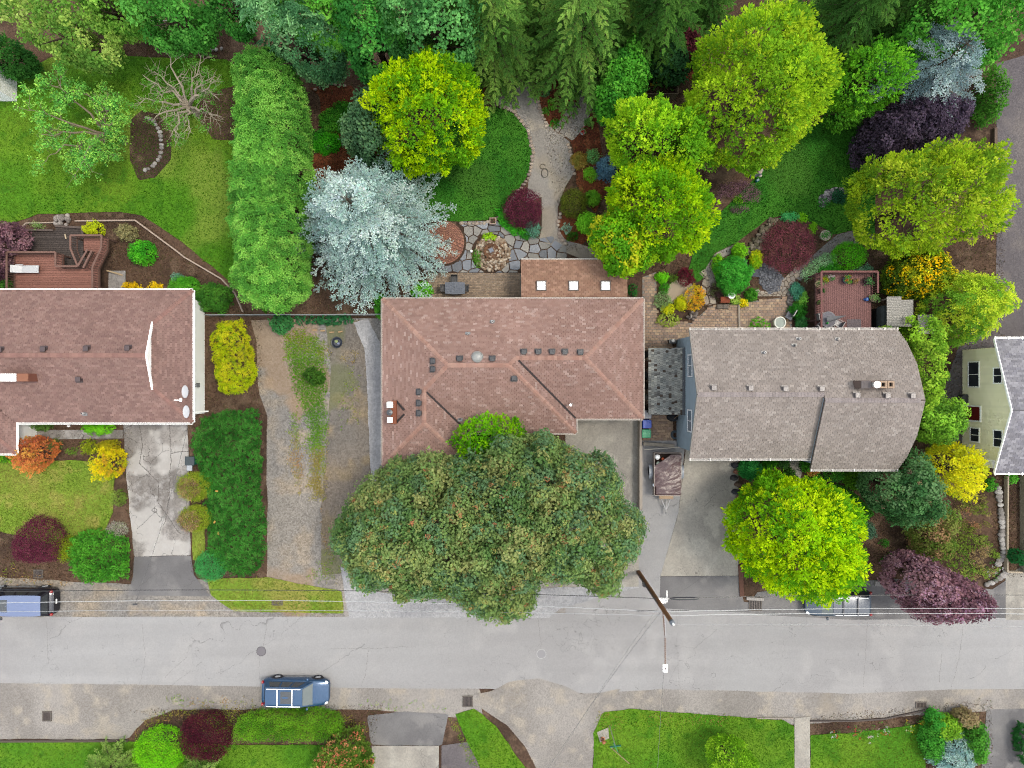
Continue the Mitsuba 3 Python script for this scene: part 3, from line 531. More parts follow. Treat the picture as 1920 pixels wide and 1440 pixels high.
# ---------------------------------------------------------------- houses
def shingles(mb, pg, org, u, v, slope, z0, tones, tab, course, r, mask=None, wt=None, thick=.016, jit=.05):
    """tabs in courses over the plan polygon pg: org on the eave, u along it, v up the slope (unit plan vectors)"""
    org, u, v = map(np.asarray, (org, u, v)); q = np.array(pg.exterior.coords)[:, :2] - org; Q = Polygon(np.c_[q @ u, q @ v])
    if not Q.is_valid: Q = Q.buffer(0)
    x0, y0, x1, y1 = Q.bounds; tones = np.array([S(t) for t in tones]); k = 0
    for b in np.arange(max(y0, 0), y1, course):
        ln = Q.intersection(LineString([(x0 - 1, b + course * .5), (x1 + 1, b + course * .5)]))
        for g in getattr(ln, 'geoms', [ln]):
            if g.is_empty or g.geom_type != 'LineString': continue
            a0, a1 = g.bounds[0], g.bounds[2]; s = x0 + ((k % 2) * .5 + r.uniform(-.06, .06)) * tab
            i0 = int((a0 - s) // tab)
            for i in range(i0, int((a1 - s) // tab) + 1):
                l, h = max(s + i * tab + .012, a0), min(s + (i + 1) * tab - .004, a1)
                if h - l < .03: continue
                m = org + u * (l + h) / 2 + v * (b + course * .5)
                if mask is not None and not mask(m[0], m[1], z0 + slope * (b + course * .5)): continue
                bl, bh = b - .012, b + course * 1.05
                def W(a, bb, up): p = org + u * a + v * bb; return [p[0], p[1], z0 + slope * bb + up]
                th = thick * r.uniform(.75, 1.25)
                V = [W(l, bl, th), W(h, bl, th), W(h, bh, th * .25), W(l, bh, th * .25), W(l, bl, -.005), W(h, bl, -.005)]
                c = tones[r.choice(len(tones), p=wt)] * (1 + jit * r.normal()) * (.80 + .40 * float(meshkit.fbm(np.array([[m[0] * .22, m[1] * .22, 3.3], [m[0] * 1.3, m[1] * .5, 8.1]]), 3).mean()))
                mb.add(V, [[0, 1, 2], [0, 2, 3], [4, 5, 1], [4, 1, 0], [4, 0, 3], [5, 2, 1]], np.clip(c, .005, .8))
        k += 1
def hip_rect(x0, y0, x1, y1, z0, slope):
    """four faces (plan polygon, origin, u, v) of a hip roof over the rectangle"""
    w, d = x1 - x0, y1 - y0; h = min(w, d) / 2
    if d <= w: A, B = (x0 + h, (y0 + y1) / 2), (x1 - h, (y0 + y1) / 2)
    else: A, B = ((x0 + x1) / 2, y0 + h), ((x0 + x1) / 2, y1 - h)
    S_, E, N, W_ = ((x0, y0), (x1, y0)), ((x1, y0), (x1, y1)), ((x1, y1), (x0, y1)), ((x0, y1), (x0, y0))
    if d <= w: f = [([*S_, B, A], S_), ([*E, B], E), ([*N, A, B], N), ([*W_, A], W_)]
    else: f = [([*S_, A], S_), ([*E, B, A], E), ([*N, B], N), ([*W_, A, B], W_)]
    out = []
    for p, (a, b) in f:
        u = unit(np.array([[b[0] - a[0], b[1] - a[1]]]))[0]; out.append((Polygon(p), np.array(a), u, np.array([-u[1], u[0]])))
    return out, (A, B)
def hip_z(rc, z0, slope):
    x0, y0, x1, y1 = rc
    return lambda x, y: z0 + slope * min(x - x0, x1 - x, y - y0, y1 - y)
def face_slab(mb, pg, org, v, slope, z0, c, t=.12):
    p = np.array(pg.exterior.coords)[:-1]; z = z0 + slope * ((p - org) @ v) - .012; n = len(p)
    tv, tf = trimesh.creation.triangulate_polygon(pg, engine='earcut'); ix = cKDTree(p).query(np.asarray(tv)[:, :2])[1][np.asarray(tf)]
    V = np.r_[np.c_[p, z], np.c_[p, z - t]]; F = ix.tolist() + (ix[:, ::-1] + n).tolist()
    for i in range(n): j = (i + 1) % n; F += [[i, n + i, n + j], [i, n + j, j]]
    mb.add(V, F, c)
def cap_line(mb, a, b, tones, r, w=.15, step=.2, hang=.045):
    """bent cap pieces along a ridge or hip"""
    a, b = np.array(a, float), np.array(b, float); L = np.linalg.norm(b - a); n = max(2, int(L / step)); d = (b - a) / L
    s = np.cross(d, [0, 0, 1.0]); s /= np.linalg.norm(s); tones = np.array([S(t) for t in tones])
    for i in range(n):
        p, q = a + d * L * i / n, a + d * L * (i + 1.12) / n; e = .034 * (1 if b[2] >= a[2] else 1)
        V = [p - s * w - [0, 0, hang - .03], p + [0, 0, .04], p + s * w - [0, 0, hang - .03], q - s * w - [0, 0, hang - .012], q + [0, 0, .022], q + s * w - [0, 0, hang - .012]]
        mb.add(V, [[0, 1, 4, 3], [1, 2, 5, 4], [0, 2, 1, 1]], tones[r.integers(len(tones))] * r.uniform(.92, 1.1))
def gutter(key, a, b, z, out, c=WHITE, w=.12, h=.11, name='gutter', brackets=0):
    a, b, o = np.array(a), np.array(b), np.array(out); mb = MB(); m0, m1 = np.r_[a + o * w / 2, z - .05], np.r_[b + o * w / 2, z - .05]
    mb.beam(m0 + [*(o * w / 2), 0], m1 + [*(o * w / 2), 0], .022, h, c).beam(m0 - [*(o * (w / 2 - .015)), .0], m1 - [*(o * (w / 2 - .015)), .0], .02, h, c)
    mb.beam(m0 - [0, 0, h / 2 - .01], m1 - [0, 0, h / 2 - .01], w - .04, .016, c * .5)
    k = sub(key, name); mb.put(k, 'satin')
    if brackets:
        n = int(np.linalg.norm(b - a) / brackets)
        for i in range(n + 1):
            p = m0 + (m1 - m0) * (i + .02) / (n + .04); MB().box(p[0], p[1], p[2] + h / 2 + .012, .07 if abs(o[1]) > .5 else w + .07, w + .07 if abs(o[1]) > .5 else .07, .03, c).put(sub(k, 'bracket'), 'satin')
def vent(key, x, y, zr, c, name='roof_vent', s=.34):
    mb = MB(); mb.box(x, y, zr + .02, s + .12, s + .12, .02, c * .8).box(x, y, zr + .11, s * .72, s * .72, .16, c * .7).box(x, y, zr + .21, s, s, .07, c, ch=.02)
    mb.put(sub(key, name), 'satin')
def pipe(key, x, y, zr, c, r=.06, h=.4, name='vent_pipe', boot=S(150, 150, 152)):
    mb = MB(); mb.box(x, y - .02, zr + .015, .34, .3, .02, boot).tube([(x, y, zr - .05), (x, y, zr + h)], r, c, 10).lathe([(r * 1.9, .0), (r * 1.05, .14)], boot, (x, y, zr + .02), 12)
    mb.lathe([(r * .75, h), (r * .75, h + .012), (0, h + .012)], BLACK, (x, y, zr), 10).put(sub(key, name), 'satin')
def window(key, wx, y0, y1, z0, z1, frame, glass, sash=True, t=.05, sgn=-1, name='window'):
    """on a west (sgn -1) or east wall at wx: frame > pane, in relief"""
    mb = MB(); xo = wx + sgn * t / 2; f = .08
    for yy in (y0 + f / 2, y1 - f / 2): mb.box(xo, yy, (z0 + z1) / 2, t, f, z1 - z0, frame)
    for zz in (z0 + f / 2, z1 - f / 2): mb.box(xo - sgn * .002, (y0 + y1) / 2, zz, t - .004, y1 - y0 - 2 * f - .002, f, frame)
    if sash: mb.box(xo - sgn * .004, (y0 + y1) / 2, (z0 + z1) / 2, t - .008, .05, z1 - z0 - 2 * f, frame)
    k = sub(key, name); mb.put(k, 'satin'); ym = (y0 + y1) / 2
    for a, b in (((y0 + f, ym - .025), (ym + .025, y1 - f)) if sash else ((y0 + f, y1 - f),)):
        MB().box(wx + sgn * .012, (a + b) / 2, (z0 + z1) / 2, .02, b - a - .004, z1 - z0 - 2 * f - .004, glass).put(sub(k, 'pane'), 'glass')
def walls(key, pg, z1, c, name='wall', z0=0): MB().prism(pg, z0 - .1, z1, c).put(sub(key, name), 'matte')
rh = np.random.default_rng(21)
# --- the middle house with the long brown hip roof
Z, SL = 2.8, .333; sc_ = (ALT - Z) / FOC
def R4(a, b, c, d): return ((a - 960) * sc_, -(d - 720) * sc_, (c - 960) * sc_, -(b - 720) * sc_)
mid = thing('brown_roofed_house', 'long low house in the middle with a mottled reddish-brown hip roof and dark roof vents', 'house')
RA, RB, RC = R4(717, 560, 1080, 812), R4(717, 560, 1206, 785), R4(717, 560, 880, 873)
zs = [hip_z(q, Z, SL) for q in (RA, RB, RC)]
roofz = lambda x, y: max(f(x, y) for f in zs)
T1 = [(174, 140, 130), (168, 134, 124), (180, 147, 138), (163, 129, 119), (194, 166, 157)]; W1 = [.38, .28, .18, .09, .07]
slab, tabs, caps = MB(), MB(), MB(); CAPT = [(190, 150, 136), (184, 142, 128), (196, 158, 144)]
for q in (RA, RB, RC):
    fs, (A, B) = hip_rect(*q, Z, SL)
    for pg, o, u, v in fs:
        face_slab(slab, pg, o, v, SL, Z, S(96, 66, 60)); shingles(tabs, pg, o, u, v, SL, Z, T1, .305, .142, rh, lambda x, y, z: z > roofz(x, y) - .02, W1)
def capseg(a, b, zf, mb, tones, r):
    """caps along a plan line where it is the roof's top surface"""
    n = 40; t = np.linspace(0, 1, n + 1); p = np.array(a)[None] + (np.array(b) - np.array(a))[None] * t[:, None]
    z = np.array([zf(*x) for x in p]); cap_line(mb, [*p[0], z[0]], [*p[-1], z[-1]], tones, r)
pz = lambda px, py: tuple(P(px, py, Z)[:2])
for a, b in [((717, 560), (843, 686)), ((843, 686), (954, 686)), ((1206, 560), (1093.5, 672.5)), ((1206, 785), (1093.5, 672.5)), ((1093.5, 672.5), (967.5, 672.5)), ((967.5, 672.5), (954, 686)), ((1080, 812), (954, 686)), ((843, 686), (798.5, 730.5)), ((798.5, 730.5), (798.5, 791.5)), ((717, 873), (798.5, 791.5)), ((880, 873), (798.5, 791.5))]:
    capseg(pz(*a), pz(*b), roofz, caps, CAPT, rh)
k = sub(mid, 'roof'); slab.put(k, 'matte'); q = sub(k, 'shingle'); tabs.put(q, 'matte'); tag(q, kind='stuff'); q = sub(k, 'ridge_cap'); caps.put(q, 'matte'); tag(q, kind='stuff')
for a, b in [((972, 677), (1079, 784)), ((803, 735), (879, 811))]:       # dark open valleys
    p, q = P(*a, Z), P(*b, Z); MB().beam([p[0], p[1], roofz(*p[:2]) + .035], [q[0], q[1], roofz(*q[:2]) + .035], .13, .03, S(72, 62, 62)).put(sub(mid, 'roof_valley'), 'matte')
bx = lambda q, i: sbox(q[0] + i, q[1] + i, q[2] - i, q[3] - i)
walls(mid, unary_union([bx(q, .55) for q in (RA, RB, RC)]), Z - .12, S(186, 176, 160))
MB().prism(unary_union([bx(q, .02) for q in (RA, RB, RC)]), Z - .20, Z - .125, S(200, 196, 188)).put(sub(mid, 'soffit'), 'matte')
GUT = [((717, 560), (1206, 560), (0, 1)), ((1206, 560), (1206, 785), (1, 0)), ((1206, 785), (1080, 785), (0, -1)), ((1080, 785), (1080, 812), (1, 0)), ((1080, 812), (880, 812), (0, -1)), ((880, 812), (880, 873), (1, 0)), ((880, 873), (717, 873), (0, -1)), ((717, 873), (717, 560), (-1, 0))]
for a, b, o in GUT: gutter(mid, pz(*a), pz(*b), Z, o, S(226, 214, 204, g=1.3), .09)
DV = S(56, 57, 64)
for a, b in [(862, 673), (923, 673), (982, 660), (1009, 660), (1035, 660), (1059, 660), (1088, 661), (812, 677), (812, 692), (785, 735), (785, 756), (785, 775), (964, 709)]:
    p = P(a, b, 4.1); vent(mid, p[0], p[1], roofz(*p[:2]), DV)
for a, b, c, h in [(923, 603, S(232, 232, 232, g=1.4), .45), (877, 626, S(225, 225, 225, g=1.4), .3), (862, 786, S(90, 86, 86), .35)]:
    p = P(a, b, 3.6); pipe(mid, p[0], p[1], roofz(*p[:2]), c, .075 if h > .4 else .05, h)
p = P(895, 670, 4.15); zr = roofz(*p[:2])
MB().lathe([(.36, 0), (.36, .16), (.33, .24), (.2, .33), (.0, .37)], S(176, 178, 176), (p[0], p[1], zr - .02), 28).lathe([(.42, -.02), (.37, .05)], S(196, 196, 196), (p[0], p[1], zr), 28).put(sub(mid, 'round_attic_fan'), 'satin')
p = P(735, 773, 3.6); zr = roofz(*p[:2])
MB().box(p[0] + .1, p[1], zr + .12, .34, 1.55, .9, S(158, 96, 72)).put(sub(mid, 'chimney'), 'matte')
ck = mid + '__chimney'
for dy, s, c in ((.5, .42, WHITE), (-.52, .38, WHITE * .95)): MB().box(p[0] - .12, p[1] + dy, zr + .65, s, s, .14, c, ch=.03).box(p[0] - .12, p[1] + dy, zr + .52, s * .7, s * .7, .3, c * .6).put(sub(ck, 'chimney_cap'), 'satin')
MB().lathe([(.16, 0), (.16, .3), (.2, .32), (.2, .4), (0, .44)], S(120, 124, 128), (p[0] - .1, p[1] + .0, zr + .5), 16).put(sub(ck, 'flue'), 'metal')
for (a, b) in (((741, 752), (757, 769)), ((757, 777), (741, 793))):
    q0, q1 = P(*a, 3.6), P(*b, 3.6); MB().beam([q0[0], q0[1], roofz(*q0[:2]) + .05], [q1[0], q1[1], roofz(*q1[:2]) + .05], .13, .06, S(70, 62, 62)).put(sub(mid, 'chimney_flashing'), 'matte')
p = P(1069, 759, 3.4); zr = roofz(*p[:2])
MB().tube([(p[0], p[1], zr), (p[0], p[1], zr + .7), (p[0] + .12, p[1] + .1, zr + .8)], .035, S(200, 200, 200), 8).lathe([(.09, 0), (.09, .15), (0, .18)], WHITE, (p[0], p[1], zr + .6), 12).put(sub(mid, 'service_mast'), 'satin')
# low rear wing with three skylights
q = [(977, 487), (1176, 487), (1176, 560), (977, 560)]; z0, z1 = 2.42, 2.66; a, b = P(977, 487, z0), P(1176, 558, z0)
fy0, fy1 = P(977, 562, 2.6)[1], P(977, 487, 2.42)[1]; fx0, fx1 = P(977, 500, 2.5)[0], P(1176, 500, 2.5)[0]
pg = Polygon([(fx1, fy1), (fx0, fy1), (fx0, fy0), (fx1, fy0)]); sl = (z1 - z0) / (fy1 - fy0); mb, tb = MB(), MB()
face_slab(mb, pg, np.array([fx1, fy1]), np.array([0, -1.]), sl, z0, S(110, 74, 56))
shingles(tb, pg, (fx1, fy1), (-1., 0), (0, -1.), sl, z0, [(174, 136, 114), (166, 127, 107), (182, 144, 123), (159, 121, 102)], .30, .155, rh, None, None, .012, .05)
k = sub(mid, 'rear_roof'); mb.put(k, 'matte'); s_ = sub(k, 'shingle'); tb.put(s_, 'matte'); tag(s_, kind='stuff')
walls(mid, sbox(fx0 + .2, fy0, fx1 - .2, fy1 - .3), z0 - .14, S(170, 150, 132))
gutter(mid, (fx0, fy1), (fx1, fy1), z0, (0, 1), S(232, 226, 218, g=1.3), .09)
for a in (1015, 1075.5, 1135.5):
    p = P(a, 535.5, 2.7); zz = z0 + sl * (fy1 - p[1]); mb = MB(); s = .62
    for dx, dy, sx, sy in ((0, s / 2, s + .1, .07), (0, -s / 2, s + .1, .07), (s / 2, 0, .07, s - .07), (-s / 2, 0, .07, s - .07)): mb.box(p[0] + dx, p[1] + dy, zz + .07, sx, sy, .14, S(72, 56, 50))
    k = sub(mid, 'skylight'); mb.put(k, 'satin')
    MB().grid(lambda u, v: np.c_[p[0] + (u - .5) * s * .9, p[1] + (v - .5) * s * .9, zz + .12 + .1 * (np.sin(np.pi * u) * np.sin(np.pi * v)) ** .5], 8, 8, np.array([.80, .81, .82])).put(sub(k, 'dome'), 'satin', True)
# --- the left house
ZL = 2.9; lf = thing('white_trimmed_house', 'house at the left edge with a purplish-brown roof, white gutters and two satellite dishes', 'house')
p4 = lambda a, b: P(a, b, ZL)
xe, yn, ys, xg = p4(361, 0)[0], p4(0, 544)[1], p4(0, 792)[1], p4(295, 0)[0]; xw = p4(-330, 0)[0]; ym = (yn + ys) / 2; SLL = .34; hh = (yn - ys) / 2; wg = xe - xg
wx1, wy0 = p4(30, 0)[0], p4(0, 850)[1]; wx0 = wx1 - 10; WR = (wx0, wy0, wx1, wy0 + 13)
zw = hip_z(WR, ZL, SLL); zm_ = lambda x, y: ZL + SLL * min(yn - y, y - ys) if x < xg else ZL + SLL * min(yn - y, y - ys, xe - x)
roofL = lambda x, y: max(zm_(x, y), zw(x, y) if y < ym + 1 else -9)
T2 = [(160, 128, 120), (153, 121, 114), (166, 134, 126), (148, 116, 110), (157, 124, 116)]
slab, tabs, caps = MB(), MB(), MB()
FN = Polygon([(xe, yn), (xw, yn), (xw, ym), (xg, ym), (xg, yn - wg)]); FS = Polygon([(xw, ys), (xe, ys), (xg, ys + wg), (xg, ym), (xw, ym)]); FE = Polygon([(xe, ys), (xe, yn), (xg, yn - wg), (xg, ys + wg)])
for pg, o, u, v in ((FN, (xe, yn), (-1., 0), (0, -1.)), (FS, (xw, ys), (1., 0), (0, 1.)), (FE, (xe, ys), (0, 1.), (-1., 0))):
    face_slab(slab, pg, np.array(o), np.array(v), SLL, ZL, S(100, 76, 72)); shingles(tabs, pg.intersection(sbox(xe - 16.5, ys - 9, xe + 1, yn + 1)), o, u, v, SLL, ZL, T2, .30, .15, rh, lambda x, y, z: z > roofL(x, y) - .02, None, .014, .06)
for pg, o, u, v in hip_rect(*WR, ZL, SLL)[0]:
    g = pg.intersection(sbox(-99, wy0 - 1, 99, ym))
    if g.area < .05: continue
    face_slab(slab, g, o, v, SLL, ZL, S(100, 76, 72)); g = pg.intersection(sbox(wx1 - 5, wy0 - 1, 99, ys + 4))
    if g.area > .05: shingles(tabs, g, o, u, v, SLL, ZL, T2, .30, .15, rh, lambda x, y, z: z > roofL(x, y) - .02, None, .014, .06)
CL = [(172, 132, 122), (164, 124, 116)]
for a, b in [((xe, yn), (xg, yn - wg)), ((xe, ys), (xg, ys + wg)), ((xw + 8, ym), (xg, ym)), ((wx1, wy0), (wx1 - 4.9, wy0 + 4.9))]:
    cap_line(caps, [*a, roofL(a[0] - .01, a[1])], [*b, roofL(b[0] - .01, b[1])], CL, rh)
k = sub(lf, 'roof'); slab.put(k, 'matte'); q = sub(k, 'shingle'); tabs.put(q, 'matte'); tag(q, kind='stuff'); q = sub(k, 'ridge_cap'); caps.put(q, 'matte'); tag(q, kind='stuff')
zg0, zgt = ZL + SLL * wg, ZL + SLL * hh; g0, g1 = ys + wg, yn - wg          # dutch gable over the east hip
MB().add([(xg, g0, zg0 - .1), (xg, g1, zg0 - .1), (xg, ym, zgt), (xg - .2, g0, zg0 - .1), (xg - .2, g1, zg0 - .1), (xg - .2, ym, zgt)], [[0, 1, 2], [5, 4, 3], [0, 2, 5], [0, 5, 3], [1, 4, 5], [1, 5, 2]], WHITE * .9).put(sub(lf, 'gable_wall'), 'matte')
for yy, zz in ((g0 - .15, zg0 - .05), (g1 + .15, zg0 - .05)): MB().beam((xg + .06, yy, zz), (xg + .06, ym, zgt + .03), .10, .16, WHITE).put(sub(lf, 'rake_board'), 'satin')
walls(lf, sbox(xw + .4, ys + .5, p4(382, 0)[0] * 0 + P(384, 0, 0)[0], yn - .5), ZL - .13, np.array([.58, .59, .58])); walls(lf, sbox(wx0 + .5, wy0 + .5, wx1 - .5, ys + .6), ZL - .13, np.array([.58, .59, .58]))
gutter(lf, (xw, yn), (xe, yn), ZL, (0, 1)); gutter(lf, (xe, yn), (xe, ys), ZL, (1, 0)); gutter(lf, (xe, ys), (wx1, ys), ZL, (0, -1)); gutter(lf, (wx1, ys), (wx1, wy0), ZL, (1, 0)); gutter(lf, (wx1, wy0), (wx0, wy0), ZL, (0, -1))
for a, b in [(4, 656), (85, 655), (165, 654), (242, 653), (144, 711)]:
    p = P(a, b, 4.2); vent(lf, p[0], p[1], roofL(*p[:2]), S(92, 74, 76))
p = P(158, 775, 3.2); pipe(lf, p[0], p[1], roofL(*p[:2]), S(220, 220, 220, g=1.3), .06, .4)
p = P(34, 708, 4.2); zr = roofL(*p[:2]); MB().box(p[0], p[1], zr + .3, 2.2, .52, 1.1, S(150, 96, 80)).put(sub(lf, 'chimney'), 'matte'); ck = lf + '__chimney'
MB().box(p[0] - .35, p[1], zr + .87, 1.3, .5, .07, WHITE).put(sub(ck, 'chimney_crown'), 'matte')
MB().box(p[0] + .72, p[1], zr + .875, .72, .5, .06, S(170, 116, 92)).put(sub(ck, 'brick_top'), 'matte')
for dx in (-.85, -.5): MB().lathe([(.17, 0), (.17, .2), (.2, .22), (.0, .3)], WHITE * 1.05, (p[0] + dx, p[1], zr + .9), 16).put(sub(ck, 'flue'), 'satin')
for a, b in ((348.5, 734.5), (350.5, 772)):
    p = P(a, b, 3.4); zr = roofL(min(p[0], xe - .2), p[1]); k = sub(lf, 'satellite_dish'); Rz = np.array([[.8, 0, -.6], [0, 1, 0], [.6, 0, .8]])
    MB().lathe([(0.0, 0), (.2, .015), (.34, .05), (.43, .09), (.43, .10), (.33, .065), (.0, .02)], S(214, 216, 220, g=1.4), (p[0], p[1], zr + .35), 24, Rz).put(k, 'satin', True)
    MB().tube([(p[0], p[1], zr - .1), (p[0], p[1], zr + .36)], .03, S(120, 120, 124), 8).tube([(p[0] + .3, p[1], zr + .15), (p[0] + .55, p[1], zr + .62)], .014, S(90, 90, 92), 6).put(sub(k, 'mount'), 'satin')
p = P(338, 750, 3.4); zr = roofL(*p[:2]); MB().tube([(p[0], p[1], zr), (p[0], p[1], zr + .5)], .025, WHITE, 8).box(p[0] - .12, p[1], zr + .5, .4, .05, .05, WHITE).box(p[0] + .1, p[1], zr + .44, .12, .22, .12, WHITE).put(sub(lf, 'antenna'), 'satin')
for y_, z_ in ((630, 1.7),): p = P(372, y_, z_); MB().box(P(384, 0, 0)[0] + .06, p[1], 1.9, .14, .35, .3, WHITE).put(sub(lf, 'wall_vent'), 'satin')
p = P(374, 722, 1.4); MB().box(P(384, 0, 0)[0] + .08, p[1], 1.4, .16, .3, .45, S(150, 152, 156)).put(sub(lf, 'meter_box'), 'satin')
p = P(384, 771, 0); MB().beam((p[0] - .1, p[1], 2.3), (p[0] + .28, p[1], .1), .1, .08, WHITE).put(sub(lf, 'downspout'), 'satin')
# --- the grey-roofed two-storey house
gr = thing('grey_roofed_house', 'two-storey house with a taupe shingle gable roof and blue-grey end wall beside the trailer', 'house')
ZG, SG = 5.0, .476; gx0, gxm, gx1, gyn, gs1, gs2 = 11.57, 19.45, 25.35, 3.54, -4.86, -5.56
m1, m2 = (gyn + gs1) / 2, (gyn + gs2) / 2; T3 = [(171, 160, 154), (166, 155, 149), (176, 165, 159), (162, 151, 145), (184, 174, 168)]; W3 = [.34, .28, .2, .1, .08]
slab, tabs, caps = MB(), MB(), MB()
xa, xb, xc = gx1 - .22, gx1 + .42, gx1 + .32; yq, yr = (gyn + m2) / 2, (gs2 + m2) / 2
for pg, o, u, v in ((Polygon([(xa, gyn), (gx0, gyn), (gx0, m1), (gxm, m1), (gxm, m2), (xc, m2), (xb, yq), (xa + .38, gyn - .9)]), (xb, gyn), (-1., 0), (0, -1.)), (Polygon([(gx0, gs1), (gxm, gs1), (gxm, m1), (gx0, m1)]), (gx0, gs1), (1., 0), (0, 1.)),
                    (Polygon([(gxm, gs2), (xa, gs2), (xa + .38, gs2 + .9), (xb, yr), (xc, m2), (gxm, m2)]), (gxm, gs2), (1., 0), (0, 1.))):
    face_slab(slab, pg, np.array(o), np.array(v), SG, ZG, S(112, 100, 96)); shingles(tabs, pg, o, u, v, SG, ZG, T3, .30, .15, rh, None, W3, .016, .06)
cap_line(caps, (gx0, m1, ZG + SG * (gyn - m1) + .01), (gxm, m1, ZG + SG * (gyn - m1) + .01), [(174, 163, 162), (166, 155, 154)], rh); cap_line(caps, (gxm, m2, ZG + SG * (gyn - m2) + .01), (gx1, m2, ZG + SG * (gyn - m2) + .01), [(174, 163, 162), (166, 155, 154)], rh)
k = sub(gr, 'roof'); slab.put(k, 'matte'); q = sub(k, 'shingle'); tabs.put(q, 'matte'); tag(q, kind='stuff'); q = sub(k, 'ridge_cap'); caps.put(q, 'matte'); tag(q, kind='stuff')
zt1, zt2 = ZG + SG * (gyn - m1), ZG + SG * (gyn - m2); BLUE = S(126, 142, 154, g=1.7)
def gable_wall(x0, x1, y0, y1, ym, ze, zt, c, name='wall'):
    V = [(x, y, z) for x in (x0, x1) for y, z in ((y0, -.1), (y1, -.1), (y1, ze), (ym, zt), (y0, ze))]
    F = [[0, 4, 3], [0, 3, 2], [0, 2, 1], [5, 6, 7], [5, 7, 8], [5, 8, 9]] + [t for i in range(5) for t in ([i, (i + 1) % 5, 5 + (i + 1) % 5], [i, 5 + (i + 1) % 5, 5 + i])]
    k = sub(gr if c is BLUE else yh, name); MB().add(V, F, c).put(k, 'matte'); return k
WXG = 11.87
kw_ = gable_wall(WXG, gxm, gs1 + .4, gyn - .35, m1, ZG + SG * .3 - .15, zt1 - .16, BLUE); gable_wall(gxm + .002, gx1 - .3, gs2 + .4, gyn - .35, m2, ZG + SG * .3 - .15, zt2 - .16, BLUE)
mb = MB()
for z in np.arange(.25, zt1 - .2, .2):      # lap siding of the end wall
    lim = max(.0, (z + .1 - (ZG - .05)) / SG) if z + .1 > ZG - .05 else 0; y0, y1 = gs1 + .4 + lim, gyn - .35 - lim
    if y1 - y0 > .3: mb.box(WXG - .008, (y0 + y1) / 2, z, .022, y1 - y0, .19, BLUE * rh.uniform(.95, 1.05), rot=np.array([[.9975, 0, .07], [0, 1, 0], [-.07, 0, .9975]]))
q = sub(kw_, 'siding_board'); mb.put(q, 'matte'); tag(q, kind='stuff')
FR = S(226, 230, 236, g=1.3); GL = S(120, 140, 160)
window(gr, WXG - .03, .46, 1.98, 3.55, 4.65, FR, GL); window(gr, WXG - .03, -3.2, -1.7, 3.4, 4.55, FR, GL)
gutter(gr, (gx0, gyn), (gx1 - .22, gyn), ZG, (0, 1), S(214, 208, 204, g=1.2), .11, brackets=.8); gutter(gr, (gx0, gs1), (gxm, gs1), ZG, (0, -1), S(222, 218, 214, g=1.3), .12, brackets=1.2); gutter(gr, (gxm, gs2), (gx1 - .22, gs2), ZG, (0, -1), S(222, 218, 214, g=1.3), .11, brackets=1.2)
for x, a, m_, zt, s0 in ((gx0 - .02, gyn, m1, zt1, 0), (gx0 - .02, gs1, m1, zt1, 0), (gxm - .02, gs2, m2, zt2, 0)): MB().beam((x, a, ZG - .06), (x, m_, zt - .05), .03, .16, S(170, 166, 160) if x < 15 else S(96, 88, 86)).put(sub(gr, 'rake_board'), 'satin')
zG = lambda x, y: ZG + SG * min(gyn - y, y - (gs1 if x < gxm else gs2))
for a, b in [(1339, 727), (1408, 728), (1473, 729), (1541, 729), (1605, 741), (1661, 742), (1708, 742)]:
    p = P(a, b, 7.0); vent(gr, p[0], p[1], zG(*p[:2]) + .02, S(140, 132, 132), s=.32)
for a, b, c, h in [(1437, 661, S(226, 226, 230, g=1.4), .3), (1508, 634, S(210, 212, 216, g=1.3), .3), (1582, 635, S(220, 205, 196, g=1.3), .3), (1497, 647, S(90, 92, 98), .35)]:
    p = P(a, b, 6.2); pipe(gr, p[0], p[1], zG(*p[:2]), c, .06, h)
p = P(1641, 721, 7.4); zr = zG(*p[:2]); MB().box(p[0], p[1], zr + .25, 2.0, .5, 1.3, S(128, 110, 104)).put(sub(gr, 'chimney'), 'matte'); ck = gr + '__chimney'
for dx in (.28, .74):
    mb = MB()
    for ex, ey, sx, sy in ((0, .17, .42, .1), (0, -.17, .42, .1), (.16, 0, .1, .24), (-.16, 0, .1, .24)): mb.box(p[0] + dx, p[1] + ey * 1.0, zr + 1.02, sx, sy, .26, S(196, 168, 144)) if ex == 0 else mb.box(p[0] + dx + ex, p[1], zr + 1.02, sx, sy, .26, S(196, 168, 144))
    mb.box(p[0] + dx, p[1], zr + .915, .22, .24, .02, BLACK); mb.put(sub(ck, 'clay_flue'), 'matte')
MB().lathe([(.17, 0), (.17, .35), (.22, .37), (.22, .45), (0, .5)], np.array([.7, .72, .74]), (p[0] - .2, p[1], zr + .9), 18).put(sub(ck, 'steel_flue'), 'metal')
MB().box(p[0] - .68, p[1], zr + .93, .6, .46, .06, S(120, 112, 112)).put(sub(ck, 'chimney_crown'), 'matte')
